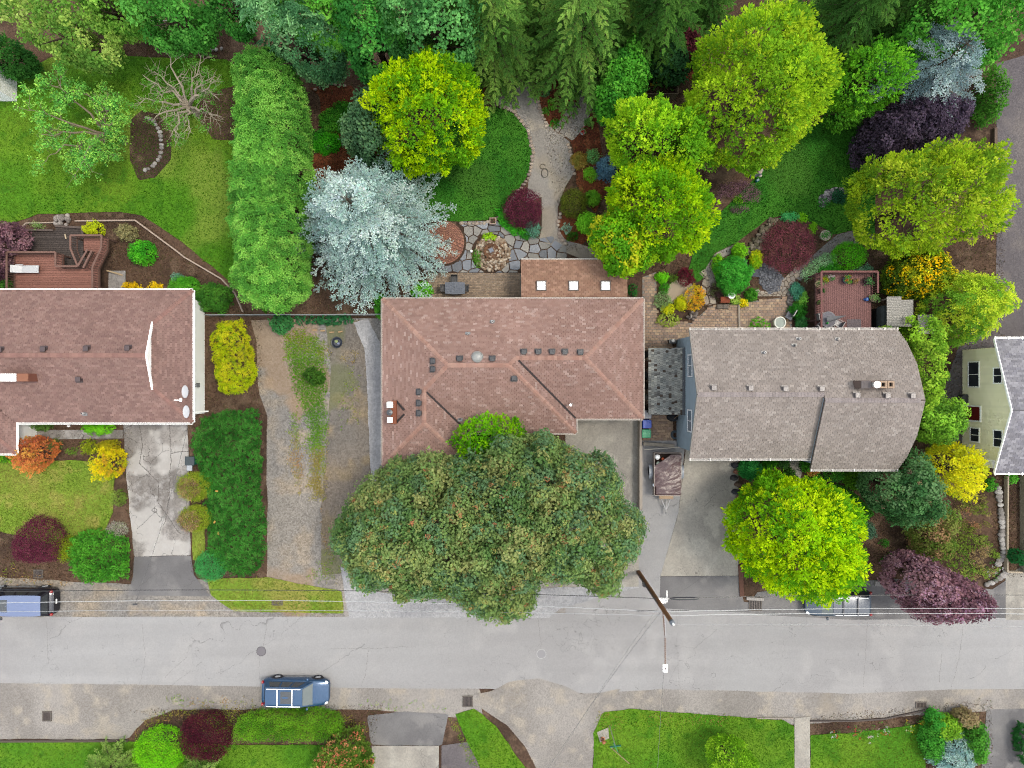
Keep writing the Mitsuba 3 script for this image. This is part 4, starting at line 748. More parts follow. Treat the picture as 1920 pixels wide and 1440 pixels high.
# lean-to between the houses
ln = thing('lean_to_shed', 'narrow open lean-to with weathered dark grey shingles between the brown and grey roofed houses', 'shed')
lx0, lx1, ly0, ly1, lz0, lz1 = 9.42, WXG - .25, -2.12, 2.48, 2.25, 2.75; sl = (lz1 - lz0) / (lx1 - lx0); pg = Polygon([(lx0, ly1), (lx0, ly0), (lx1, ly0), (lx1, ly1)]); mb, tb = MB(), MB()
face_slab(mb, pg, np.array([lx0, ly1]), np.array([1., 0]), sl, lz0, S(66, 64, 62)); shingles(tb, pg, (lx0, ly1), (0, -1.), (1., 0), sl, lz0, [(158, 160, 156), (140, 144, 142), (172, 174, 168), (116, 116, 114), (78, 68, 60)], .16, .19, rh, None, [.35, .3, .18, .1, .07], .022, .12)
k = sub(ln, 'roof'); mb.put(k, 'matte'); s_ = sub(k, 'shingle'); tb.put(s_, 'matte'); tag(s_, kind='stuff'); MB().box(lx1 + .11, (ly0 + ly1) / 2, lz1 + .0, .2, ly1 - ly0, .05, S(84, 90, 98)).put(sub(ln, 'flashing'), 'satin')
for y in (ly0 + .15, 0.2, ly1 - .15): MB().box(lx0 + .15, y, 1.08, .1, .1, 2.16, S(110, 96, 84)).put(sub(ln, 'post'), 'matte')
# --- the pale yellow house
yh = thing('yellow_house', 'pale yellow house at the right edge with a dark red door and grey roof', 'house')
YW, YEL = 32.5, S(240, 235, 204, g=2.3); ye, yt, yyn, yys, yym = 4.1, 5.75, 3.0, -5.9, -1.7
kw_ = gable_wall(YW, 42, yys + .5, yyn - .55, yym, ye + .05, yt - .15, YEL); mb = MB()
for y in np.arange(yys + .55, yyn - .6, .17):
    zt = ye + .0 + (yt - ye) * (1 - abs(y - yym) / (yyn - yym if y > yym else yym - yys)); mb.box(YW - .008, y + .085, (zt - .18) / 2, .02, .15, zt - .18, YEL * rh.uniform(.96, 1.04))
q = sub(kw_, 'siding_board'); mb.put(q, 'matte'); tag(q, kind='stuff')
for y0, y1, z0, z1 in ((-.25, 1.6, .7, 1.95), (.0, 1.12, 3.35, 4.25), (-4.1, -3.05, .9, 1.95), (-4.25, -3.05, 3.35, 4.3)): window(yh, YW - .03, y0, y1, z0, z1, WHITE * 1.05, S(52, 62, 74), True)
mb = MB()
for yy in (-2.6, -1.55): mb.box(YW - .05, yy, 1.0, .06, .1, 2.0, WHITE)
mb.box(YW - .048, -2.075, 2.05, .06, 1.15, .1, WHITE); k = sub(yh, 'door'); mb.put(k, 'satin'); MB().box(YW - .035, -2.075, 1.0, .04, .92, 2.0, S(136, 34, 32)).put(sub(k, 'panel'), 'satin')
slab, tabs = MB(), MB(); rx0 = 32.05; T4 = [(164, 162, 170), (152, 150, 160), (178, 176, 184), (144, 142, 150)]
for pg, o, u, v, s in ((Polygon([(42, yyn), (rx0, yyn), (rx0, yym), (42, yym)]), (42, yyn), (-1., 0), (0, -1.), (yt - ye) / (yyn - yym)), (Polygon([(rx0, yys), (42, yys), (42, yym), (rx0, yym)]), (rx0, yys), (1., 0), (0, 1.), (yt - ye) / (yym - yys))):
    face_slab(slab, pg, np.array(o), np.array(v), s, ye, S(120, 118, 124)); shingles(tabs, pg.intersection(sbox(rx0, -9, 37, 9)), o, u, v, s, ye, T4, .34, .16, rh, None, None, .016, .07)
k = sub(yh, 'roof'); slab.put(k, 'matte'); q = sub(k, 'shingle'); tabs.put(q, 'matte'); tag(q, kind='stuff')
for a in (yyn, yys): MB().beam((rx0 - .02, a, ye - .05), (rx0 - .02, yym, yt - .04), .05, .16, WHITE).put(sub(yh, 'rake_board'), 'satin')
gutter(yh, (rx0, yyn), (42, yyn), ye, (0, 1), brackets=.9); gutter(yh, (rx0, yys), (42, yys), ye, (0, -1), brackets=.9)
MB().box(YW + .1, yys + .5, 3.2, .8, .5, .9, WHITE * .9).put(sub(yh, 'eave_return'), 'matte')
p = P(1803, 747, 0); MB().lathe([(.05, 0), (.28, .02), (.32, .7), (.0, .74)], BLACK * 2, (p[0] - .1, p[1], 0), 14).put(thing('black_barrel', 'small black bin standing by the corner of the pale yellow house near its red door', 'bin'), 'satin')
# --- garden shed in the left corner, covered pen on the right
sh = thing('white_shed', 'small white shed roof corner at the far upper left edge under a dark shrub', 'shed'); p = P(-52, 134, 2.2)
MB().box(p[0], p[1] - .2, 1.0, 3.2, 2.0, 2.0, WHITE * .8).put(sub(sh, 'wall'), 'matte'); MB().add([(p[0] - 2, p[1] - 1.3, 2.0), (p[0] + 1.75, p[1] - 1.0, 2.0), (p[0] + 1.4, p[1] + .75, 2.4), (p[0] - 2, p[1] + .9, 2.4)], [[0, 1, 2, 3]], S(214, 220, 226)).put(sub(sh, 'roof'), 'satin')
cp = thing('corrugated_cover', 'white corrugated roof panels beside the grey roofed house, half covered by bright green vine', 'canopy')
for a, b, c, d in ((1664, 556, 1690, 612), (1690, 562, 1712, 612), (1722, 590, 1750, 626)):
    p, q = P(a, b, 2.7), P(c, d, 2.7); mb = MB(); w = q[0] - p[0]; h = p[1] - q[1]; n = int(h / .085)
    mb.grid(lambda u, v: np.c_[p[0] + u * w, p[1] - v * h, 2.62 + .1 * u + .022 * np.sin(v * n * 2 * np.pi)], 1, n * 6, S(198, 194, 188, g=.8)); mb.put(sub(cp, 'roof_panel'), 'satin')
for a, b in ((1666, 560), (1666, 608), (1748, 594), (1748, 622)): p = P(a, b, 2.4); MB().box(p[0], p[1], 1.25, .1, .1, 2.5, S(150, 140, 130)).put(sub(cp, 'post'), 'matte')
# ---------------------------------------------------------------- trees and shrubs
GOLD = [(186, 204, 22), (160, 192, 24), (202, 210, 30), (124, 172, 28)]
GOLD2 = [(158, 194, 40), (176, 204, 48), (134, 178, 40), (112, 160, 40)]
LIME = [(132, 178, 40), (156, 194, 48), (112, 160, 40)]
OLIVE = [(160, 188, 40), (140, 174, 38), (178, 198, 54), (110, 148, 38)]
MAPLE = [(112, 138, 80), (128, 146, 88), (88, 120, 68), (144, 152, 96), (100, 132, 92)]
BRIGHT = [(70, 146, 54), (92, 168, 62), (56, 128, 50), (110, 180, 72)]
BLUEG = [(90, 142, 92), (108, 162, 106), (76, 126, 82), (126, 174, 116)]
FIR = [(96, 140, 62), (116, 158, 72), (80, 122, 54), (134, 170, 80)]
HEDGE = [(118, 178, 74), (100, 162, 66), (140, 194, 88), (86, 146, 60)]
SPRUCE = [(178, 199, 195), (160, 184, 180), (196, 213, 208), (140, 168, 162)]
PLUM = [(128, 94, 104), (108, 78, 88), (146, 112, 120), (92, 66, 76)]
DPLUM = [(74, 64, 80), (60, 52, 66), (90, 78, 96)]
WINE = [(98, 44, 64), (80, 34, 54), (114, 56, 74)]
BOX = [(60, 146, 40), (76, 166, 46), (50, 126, 36)]
DGREEN = [(56, 104, 44), (70, 122, 52), (44, 88, 40)]
rd = dict(kind='round'); lf_ = dict(L=.6, W=.46)
# the big trees of the three gardens
plant('maple_tree', 'huge dark green maple with rusty seed clusters filling the front of the brown-roofed house', 'tree',
      [(622, 979), (643, 927), (675, 885), (749, 856), (834, 844), (898, 833), (961, 804), (1046, 804), (1099, 844), (1142, 856), (1173, 896), (1195, 948), (1216, 1000), (1212, 1062), (1184, 1093), (1163, 1126), (1120, 1131), (1078, 1114), (1014, 1122), (988, 1156), (946, 1185), (903, 1176), (855, 1145), (792, 1135), (749, 1124), (686, 1116), (643, 1083), (622, 1031)],
      1.6, 4.6, 9.0, 'round', .40, .42, MAPLE, trunk=.38, lump=1.0, amp=.75, layers=3, k=26, leafk=dict(L=.46, W=.36), wt=[3, 3, 2, 2, 2], tip=([(164, 142, 90), (176, 120, 88), (160, 156, 92), (146, 156, 88)], .3, .2), wob=.5, jz=.2, lobe=1.45, lamp=.75)
plant('lime_tree', 'small vivid lime green tree between the brown roof and the huge dark maple', 'tree', [(846, 846), (852, 800), (880, 788), (915, 782), (950, 786), (985, 794), (975, 830), (930, 860), (880, 862)], 1.5, 3.0, 5.2, 'plume', .3, .42, [(112, 176, 20), (134, 190, 24), (90, 158, 22)], trunk=.12, lump=.8, amp=.4, wob=.25)
conifer('blue_spruce', 'large silvery blue spruce spreading over the brick circle beside the round lawn', (708, 438), 5.95, .7, 1.2, 11.5, SPRUCE, 12, 12, 'brush', .88, (-.10, .28), .24, step=.5)
plant('golden_tree', 'round golden yellow tree behind the round lawn, next to the silvery blue spruce', 'tree', ell(797, 216, 122, 98, 8), 1.6, 4.0, 8.4, 'plume', .33, .50, [(168, 202, 18), (184, 210, 24), (134, 186, 24), (100, 158, 30)], trunk=.24, lump=.8, amp=.5, layers=2, wob=.35, k=30, gaps=.13)
plant('shade_tree', 'dull blue-green tree half hidden behind the left side of the round golden tree', 'tree', ell(690, 230, 44, 76), 1.0, 3.4, 6.0, 'round', .36, .42, [(84, 120, 84), (100, 136, 92), (72, 108, 74)], trunk=.15, lump=.7, amp=.4)
plant('golden_tree', 'tallest yellow-green tree, broad and oval, in the garden behind the taupe-roofed house', 'tree', [(1322, 60), (1345, 30), (1400, 12), (1450, 18), (1480, 40), (1505, 75), (1530, 110), (1556, 150), (1555, 200), (1535, 240), (1500, 280), (1465, 312), (1420, 330), (1380, 318), (1345, 296), (1300, 240), (1285, 190), (1290, 120)],
      2.0, 5.0, 10.5, 'plume', .36, .56, GOLD2, trunk=.32, lump=.9, amp=.55, layers=2, wob=.4, k=30, gaps=.13)
plant('golden_tree', 'yellow-green tree with upright shoots left of the tallest yellow-green tree', 'tree', [(1128, 240), (1140, 200), (1180, 185), (1230, 190), (1275, 200), (1310, 240), (1335, 290), (1330, 330), (1290, 345), (1240, 330), (1190, 320), (1150, 290)], 1.5, 4.0, 7.6, 'plume', .33, .52, [(158, 204, 40), (134, 188, 38), (176, 212, 46), (108, 166, 38)], trunk=.22, lump=.8, amp=.5, layers=2, k=30, gaps=.13)
plant('golden_tree', 'golden tree with a greener lower left side above the skylight wing', 'tree', [(1140, 380), (1155, 330), (1200, 300), (1250, 295), (1310, 320), (1338, 370), (1340, 410), (1310, 450), (1270, 490), (1230, 488), (1200, 470), (1150, 440)], 1.6, 3.8, 7.4, 'plume', .33, .50, [(158, 196, 24), (176, 202, 28), (126, 178, 26), (96, 152, 28)], trunk=.22, lump=.8, amp=.5, layers=2, k=30, gaps=.13)
plant('green_gold_tree', 'bright green tree tipped with gold overhanging the corner of the skylight wing', 'tree', [(1112, 440), (1125, 405), (1160, 392), (1200, 410), (1215, 440), (1226, 480), (1200, 505), (1165, 512), (1135, 488)], 1.4, 3.4, 6.0, 'round', .33, .40, [(110, 168, 28), (88, 150, 32), (146, 184, 32), (180, 186, 40)], trunk=.15, lump=.6, amp=.4, layers=3)
plant('golden_tree', 'rounded olive-gold tree beside the grey gravel drive on the right', 'tree', [(1592, 330), (1615, 296), (1660, 275), (1720, 280), (1780, 262), (1830, 268), (1862, 300), (1868, 350), (1862, 410), (1850, 450), (1810, 490), (1760, 480), (1700, 486), (1660, 470), (1625, 430), (1600, 390)], 1.5, 4.0, 8.4, 'plume', .36, .54, OLIVE, trunk=.28, lump=.95, amp=.7, layers=2, k=30, gaps=.16)
plant('golden_tree', 'brilliant yellow maple hanging over the parked car in front of the taupe-roofed house', 'tree', [(1372, 960), (1382, 925), (1415, 900), (1440, 880), (1485, 882), (1510, 905), (1540, 915), (1580, 930), (1600, 960), (1612, 1000), (1630, 1035), (1622, 1072), (1606, 1088), (1580, 1104), (1566, 1134), (1500, 1138), (1450, 1122), (1410, 1090), (1385, 1050), (1362, 1010)],
      1.5, 3.8, 7.6, 'plume', .35, .54, [(174, 206, 20), (148, 194, 24), (188, 212, 28), (100, 158, 28)], trunk=.26, lump=.85, amp=.6, layers=3, k=26)
plant('lime_shrub', 'lime yellow feathery conifer between the yellow house and the gravel drive', 'tree', [(1736, 560), (1760, 518), (1800, 504), (1850, 515), (1890, 545), (1892, 590), (1858, 604), (1856, 640), (1815, 662), (1780, 662), (1752, 620)], .6, 2.2, 5.6, 'brush', .27, .55, [(182, 206, 58), (200, 216, 66), (152, 184, 52), (112, 160, 50)], trunk=.14, radial=.6, layers=3, lump=.8, amp=.4)
plant('golden_shrub', 'dark shrub tipped with bright golden shoots at the right end of the wooden deck', 'shrub', ell(1722, 522, 64, 50), .3, 1.6, 3.4, 'round', .30, .34, [(88, 118, 34), (70, 98, 34), (120, 140, 36)], lump=.6, amp=.4, tip=([(226, 204, 30), (234, 190, 24), (210, 206, 40)], .8, .32), layers=3)
plant('vine', 'vivid green vine sprawling over the east end of the taupe-roofed house', 'vine', [(1668, 592), (1700, 590), (1740, 598), (1752, 640), (1740, 680), (1752, 720), (1740, 770), (1712, 765), (1712, 710), (1702, 660), (1682, 630)], .4, 3.2, 5.8, 'round', .30, .32, [(142, 184, 54), (162, 198, 66), (112, 156, 46)], lump=.55, amp=.35, layers=2, flat=.5, gaps=.15)
plant('shrub', 'leafy green shrub between the taupe-roofed house and the pale yellow house', 'shrub', ell(1752, 788, 46, 46), .3, 1.8, 4.0, 'round', .30, .34, [(124, 176, 58), (150, 200, 70), (96, 144, 52)], lump=.6, amp=.5, layers=2, gaps=.16)
plant('maple_tree', 'dark green maple with pinkish seeds at the lower right corner of the taupe roof', 'tree', [(1622, 905), (1640, 880), (1680, 862), (1700, 840), (1730, 836), (1750, 870), (1756, 920), (1745, 975), (1715, 1005), (1690, 990), (1660, 960), (1630, 940)], 1.4, 3.4, 6.6, 'round', .34, .38, [(72, 116, 66), (88, 130, 78), (60, 100, 58), (104, 140, 92)], trunk=.18, lump=.8, amp=.5, layers=3, tip=([(170, 140, 120), (150, 130, 100)], .2, .2))
plant('yellow_tree', 'small lemon yellow tree with open branching beside the yellow house', 'tree', [(1742, 880), (1755, 850), (1782, 838), (1810, 842), (1850, 868), (1830, 884), (1845, 900), (1815, 895), (1820, 930), (1795, 928), (1765, 905)], 1.0, 2.4, 4.6, 'plume', .30, .42, [(214, 212, 34), (226, 222, 46), (190, 198, 46)], trunk=.08, lump=.6, amp=.4, layers=2)
plant('mixed_shrub', 'sprawling olive and russet shrub on the dry bank right of the dark maple', 'shrub', [(1706, 960), (1740, 925), (1780, 930), (1790, 980), (1782, 1030), (1760, 1070), (1720, 1050), (1700, 1010)], .2, 1.2, 2.6, 'round', .32, .34, [(124, 132, 70), (110, 128, 58), (160, 132, 96), (140, 150, 76), (96, 124, 52)], lump=.7, amp=.4, layers=2)
for i, (o, lb) in enumerate([((1812, 960, 40, 40), 'thin brownish groundcover shrub high on the dry bank beside the fenced strip'), ((1820, 1040, 48, 46), 'thin green groundcover shrub low on the dry bank above the curved rock wall')]):
    plant('bank_shrub', lb, 'shrub', o, .0, .15, .55, 'plume', .34, .30, [(138, 142, 72), (156, 148, 90), (122, 138, 60), (172, 130, 100)] if i == 0 else [(126, 154, 60), (146, 160, 78), (110, 144, 56), (160, 140, 100)], layers=2, gaps=.22, lump=.6, amp=.2)
plant('plum_tree', 'purple-leaved plum tree leaning out over the road at the right', 'tree', [(1655, 1075), (1680, 1045), (1720, 1040), (1760, 1050), (1800, 1062), (1835, 1085), (1852, 1110), (1838, 1140), (1815, 1165), (1775, 1166), (1740, 1168), (1705, 1135), (1690, 1110)], 1.4, 3.4, 6.2, 'round', .33, .40, PLUM, trunk=.16, lump=.8, amp=.55, layers=2, wob=.5, tip=([(164, 132, 150), (150, 116, 136)], .35, .3))
plant('plum_tree', 'blackish purple plum tree below the drooping silver-blue cedar at the upper right', 'tree', [(1604, 300), (1606, 250), (1630, 212), (1680, 185), (1730, 178), (1790, 200), (1838, 224), (1822, 246), (1780, 262), (1730, 280), (1670, 300)], .8, 2.0, 4.4, 'round', .32, .36, DPLUM, trunk=.18, lump=.8, amp=.5, layers=3)
conifer('cedar_tree', 'drooping silver-blue weeping cedar with bare-looking branches at the upper right', (1752, 128), 4.7, 3.4, 4.6, 8.8, [(160, 182, 184), (142, 166, 170), (178, 196, 197), (124, 148, 153)], 7, 12, 'brush', .6, (-.35, .1), .2, sparse=.75)
# tall background along the north edge
plant('conifer_hedge', 'tall feathery green conifer hedge running between the left lawn and the middle garden', 'hedge', [(436, 110), (470, 88), (520, 96), (555, 140), (562, 200), (566, 300), (560, 400), (566, 480), (562, 560), (520, 582), (470, 574), (440, 520), (432, 420), (436, 300), (440, 200)], .3, 4.2, 6.6, 'brush', .235, .46, HEDGE, trunk=.2, layers=3, lump=.6, amp=.32, radial=.15, wob=.3, up=.5, lobe=0)
plant('blue_green_tree', 'dusky blue-green conifer above the top of the tall feathery hedge', 'tree', [(436, 40), (470, 12), (540, 10), (600, 30), (632, 60), (630, 110), (600, 128), (560, 132), (520, 105), (470, 80)], 2.5, 6.0, 11, 'brush', .32, .7, BLUEG, trunk=.25, radial=.5, layers=3, lump=1.0, amp=.7)
plant('green_tree', 'mid green broadleaf tree with pale drooping sprays in the upper left corner', 'tree', [(0, 20), (60, 0), (150, 8), (196, 40), (190, 80), (165, 92), (130, 70), (120, 110), (95, 128), (85, 90), (50, 70), (0, 60)], 2.4, 5.4, 9, 'round', .38, .44, [(150, 182, 84), (128, 164, 70), (168, 194, 98), (106, 150, 62)], trunk=.2, lump=.9, amp=.6, layers=2, gaps=.24)
plant('green_tree', 'fresh green tree overhanging the brown leaf strip at the top left', 'tree', [(210, 0), (260, -20), (360, -16), (400, 10), (380, 40), (345, 60), (320, 45), (280, 55), (240, 30)], 2.4, 5.6, 9, 'round', .38, .44, [(86, 156, 64), (104, 172, 76), (70, 136, 54)], trunk=.2, lump=.9, amp=.6, layers=2, gaps=.22)
plant('green_tree', 'yellowish green tree at the top edge left of the fresh green overhanging tree', 'tree', [(120, -40), (240, -40), (238, 18), (200, 34), (165, 26), (130, 10)], 2.4, 5.0, 9, 'round', .38, .44, [(120, 172, 66), (142, 188, 80), (96, 150, 56)], trunk=.18, lump=.8, amp=.5, layers=2, lobe=1.2)
plant('green_tree', 'dark green tree at the top edge between the brown leaf strip and the dusky conifer', 'tree', [(370, -50), (460, -50), (450, 20), (425, 44), (395, 30), (375, 0)], 2.4, 5.0, 9, 'round', .38, .44, [(62, 126, 50), (80, 144, 60), (52, 106, 44)], trunk=.18, lump=.8, amp=.5, layers=2, lobe=1.2)
plant('dark_shrub', 'dark green shrub over the white shed corner at the far left edge', 'shrub', [(-30, 90), (0, 62), (36, 80), (44, 108), (28, 126), (-20, 130)], .6, 2.2, 4.4, 'round', .34, .40, DGREEN, lump=.7, amp=.4, layers=2)
plant('green_tree', 'bright green tree crown at the top edge right of the dusky conifer', 'tree', [(465, -40), (540, -60), (625, -50), (665, -10), (662, 40), (615, 66), (556, 50), (495, 14)], 3, 7, 12, 'round', .38, .44, [(100, 176, 62), (122, 190, 72), (84, 158, 56)], trunk=.28, lump=1.0, amp=.7, layers=2)
plant('green_tree', 'deep green broadleaf tree at the top edge above the round golden tree', 'tree', [(625, 20), (660, -20), (720, -20), (760, 20), (764, 80), (730, 112), (665, 118), (632, 84)], 3, 6.4, 11, 'round', .38, .44, [(70, 140, 58), (90, 160, 68), (56, 120, 52)], trunk=.26, lump=1.0, amp=.7, layers=2)
plant('green_tree', 'pale bluish green broadleaf tree at the top edge left of the dark firs', 'tree', [(715, -20), (800, -50), (880, -30), (915, 10), (905, 66), (860, 104), (780, 108), (730, 60)], 3, 6.8, 12, 'round', .38, .44, [(96, 160, 86), (112, 174, 98), (80, 140, 76)], trunk=.26, lump=1.0, amp=.7, layers=2)
for i, (c, R_, z1, lb) in enumerate([((928, 92), 3.6, 15, 'olive green fir with hanging boughs at the top edge above the round lawn'), ((1080, 92), 4.4, 17, 'largest olive green fir at the top edge above the grey garden path'), ((1225, 62), 3.8, 15, 'shadowy dark fir between the grey path and the tallest yellow-green tree'),
                               ((1565, 60), 3.8, 14, 'dark green fir right of the tallest yellow-green tree at the top edge'), ((1672, 50), 2.4, 11, 'narrow dark fir left of the leafy tree in the upper right corner'), ((995, 10), 3.6, 16, 'olive fir behind and between the two firs above the round lawn'), ((1312, -14), 3.0, 14, 'dark fir behind the top left of the tallest yellow-green tree'), ((846, 40), 3.0, 13, 'olive fir between the pale bluish green tree and the first hanging fir'), ((1160, 20), 3.2, 15, 'olive fir between the largest fir and the shadowy dark fir')]):
    conifer('fir_tree', lb, c, R_, 1.2, 3.0, z1, FIR if i in (0, 1, 5, 7, 8) else [(72, 116, 50), (90, 134, 58), (62, 102, 46)], 12, 12, 'spray', .62, (-.40, .15), .26, droop=.45, step=.48)
plant('green_tree', 'leafy bright green tree filling the upper right corner', 'tree', [(1700, 30), (1740, -20), (1830, -40), (1930, -20), (1935, 50), (1905, 95), (1860, 90), (1800, 85), (1745, 78)], 2.4, 5.6, 10, 'round', .38, .46, [(92, 166, 58), (112, 184, 70), (76, 146, 52)], trunk=.26, lump=1.0, amp=.7, layers=2)
plant('green_tree', 'light green tree left of the blackish purple plum', 'tree', [(1580, 130), (1600, 100), (1650, 95), (1690, 120), (1690, 165), (1650, 190), (1605, 200), (1580, 170)], 1.6, 3.6, 6.6, 'plume', .36, .5, [(112, 182, 44), (132, 196, 52), (90, 160, 44)], trunk=.16, lump=.8, amp=.5, layers=2)
plant('green_shrub', 'mid green shrub at the left of the wooden pen behind the yellow-green trees', 'shrub', [(1124, 160), (1140, 110), (1180, 85), (1212, 100), (1214, 150), (1196, 200), (1150, 220), (1126, 200)], .6, 2.4, 4.8, 'round', .34, .42, [(84, 158, 52), (104, 176, 62), (66, 136, 48)], lump=.7, amp=.4, layers=3)
plant('dark_shrub', 'dark bluish green shrub behind the wooden pen', 'shrub', [(1212, 95), (1260, 85), (1290, 110), (1285, 150), (1240, 145), (1215, 140)], .5, 1.8, 3.4, 'round', .36, .42, [(58, 100, 60), (48, 86, 52)], lump=.7, amp=.4)
plant('wine_shrub', 'small dark red shrub tucked left of the tallest yellow-green tree', 'shrub', ell(1292, 90, 22, 30), .5, 2.0, 3.6, 'round', .32, .38, [(104, 52, 62), (86, 42, 54)])
plant('green_tree', 'green tree foot between the tallest yellow-green tree and the blackish purple plum', 'shrub', [(1556, 200), (1580, 180), (1612, 190), (1620, 215), (1590, 232), (1560, 222)], .5, 1.8, 3.6, 'plume', .32, .44, [(96, 160, 48), (76, 138, 44)], lump=.6, amp=.3)
plant('green_shrub', 'narrow green shrubs along the west side of the gravel drive', 'hedge', [(1842, 130), (1872, 120), (1880, 160), (1868, 215), (1850, 245), (1836, 235), (1850, 190)], .1, .8, 2.0, 'round', .32, .36, [(88, 146, 52), (70, 122, 44)], lump=.6, amp=.3)
# left garden
plant('dome_maple', 'dark wine-red dome-shaped maple at the left edge of the front yard near the parked van', 'shrub', [(20, 1020), (34, 985), (66, 966), (100, 978), (116, 1000), (116, 1035), (104, 1052), (60, 1058), (26, 1050)], .3, .9, 2.1, 'fine', .20, .22, WINE, layers=2, wob=.12)
plant('dome_maple', 'dark wine-red dome-shaped maple beside the lime ball at the bottom edge', 'shrub', [(334, 1380), (344, 1352), (375, 1338), (410, 1342), (430, 1368), (430, 1405), (412, 1428), (360, 1424), (336, 1408)], .3, .9, 2.2, 'fine', .20, .22, [(76, 30, 44), (62, 24, 38), (92, 40, 52)], layers=2, wob=.12)
plant('dome_maple', 'wine-red dome-shaped maple at the edge of the round lawn and grey path', 'shrub', [(944, 385), (958, 358), (985, 348), (1008, 362), (1016, 390), (1010, 415), (985, 428), (958, 420), (945, 402)], .3, .9, 2.0, 'fine', .19, .21, WINE, layers=2, wob=.12)
plant('dome_maple', 'dusty purple spreading dome maple with bare twigs showing, left of the clipped lime-green dome', 'shrub', [(1428, 462), (1440, 430), (1470, 412), (1505, 414), (1530, 440), (1532, 475), (1510, 500), (1480, 512), (1448, 500), (1432, 485)], .3, 1.0, 2.1, 'fine', .24, .23, [(118, 62, 76), (100, 52, 66), (132, 76, 86), (112, 76, 72)], layers=2, wob=.15, gaps=.2)
plant('yellow_hedge', 'golden yellow sheared conifer clump beside the white-trimmed house', 'hedge', [(388, 620), (400, 592), (440, 584), (464, 600), (474, 650), (480, 700), (476, 734), (430, 750), (394, 748), (392, 690)], .1, 1.1, 1.9, 'brush', .20, .30, [(172, 188, 26), (188, 200, 34), (148, 172, 32), (196, 194, 42)], layers=2, lump=.5, amp=.2, radial=.2)
plant('juniper_bed', 'dense dark green juniper groundcover right of the cracked concrete drive', 'hedge', [(358, 810), (385, 780), (430, 766), (482, 768), (488, 830), (494, 920), (496, 1010), (490, 1060), (470, 1082), (430, 1078), (402, 1060), (386, 1030), (386, 930), (372, 880), (358, 850)], .0, .55, 1.0, 'brush', .17, .24, [(56, 118, 44), (68, 134, 52), (48, 104, 40), (80, 142, 60)], layers=2, lump=.4, amp=.08, radial=.1, flat=.45, up=.8)
for i, (o, oo) in enumerate([((362, 913, 32, 27), (352, 916)), ((364, 973, 30, 25), (354, 978))]):
    lb = ['flat-topped clipped shrub with a bare brown top, nearer the garage', 'flat-topped clipped shrub with a bare brown top, nearer the road'][i]
    key = thing('clipped_shrub', lb, 'shrub'); SEED[0] += 1; r = np.random.default_rng(SEED[0])
    crown_mesh(poly(ell(*o), .9), .05, .8, 1.05, 'fine', .17, .19, [(132, 152, 44), (116, 138, 40), (150, 160, 56)], r, layers=2, wob=.06, flat=.4).put(sub(key, 'foliage'), 'leaf')
    crown_mesh(poly(ell(oo[0], oo[1], 21, 20), 1.1), 1.0, 1.05, 1.18, 'fine', .14, .16, [(150, 120, 96), (176, 142, 116), (128, 100, 80), (96, 80, 56)], r, layers=1, wob=.08, jit=.3).put(sub(key, 'bare_top'), 'leaf')
plant('round_shrub', 'small bluish green ball shrub at the road end of the juniper groundcover', 'shrub', ell(394, 1062, 30, 28), .05, .5, 1.2, 'fine', .18, .20, [(72, 160, 84), (86, 172, 96), (60, 140, 74)], layers=2, wob=.06)
plant('round_shrub', 'small olive ball shrub between the wine-red dome and the square green hedge', 'shrub', ell(122, 1030, 22, 24), .05, .5, 1.1, 'fine', .18, .20, [(136, 152, 36), (118, 140, 34)], layers=2, wob=.06)
plant('clipped_hedge', 'square bright green hedge beside the road end of the cracked concrete drive', 'hedge', [(140, 1010), (165, 996), (215, 1000), (238, 1012), (240, 1050), (232, 1080), (190, 1092), (152, 1084), (140, 1060)], .05, .7, 1.3, 'plume', .23, .30, [(78, 148, 48), (96, 166, 56), (64, 128, 42)], layers=2, lump=.4, amp=.08, flat=.4, scallop=False)
plant('flowering_shrub', 'small greyish twiggy shrub at the top corner of the square green hedge', 'shrub', ell(216, 996, 20, 14), .05, .4, .8, 'fine', .2, .2, [(166, 158, 150), (150, 146, 136), (140, 150, 120)], gaps=.25)
plant('orange_maple', 'orange-red leafed maple at the inner corner of the white-trimmed house', 'shrub', [(26, 856), (40, 828), (70, 820), (90, 832), (94, 860), (70, 880), (42, 874)], .3, 1.2, 2.4, 'plume', .28, .36, [(206, 140, 78), (192, 116, 68), (210, 162, 80), (180, 104, 70)], lump=.5, amp=.35, layers=2)
plant('yellow_maple', 'yellow shrub turning orange at its base beside the cracked concrete drive', 'shrub', [(184, 860), (186, 842), (206, 848), (226, 846), (230, 872), (218, 888), (196, 900), (180, 892)], .3, 1.0, 2.2, 'plume', .27, .34, [(214, 200, 30), (226, 208, 36), (206, 166, 56), (180, 184, 36)], lump=.5, amp=.3, layers=2)
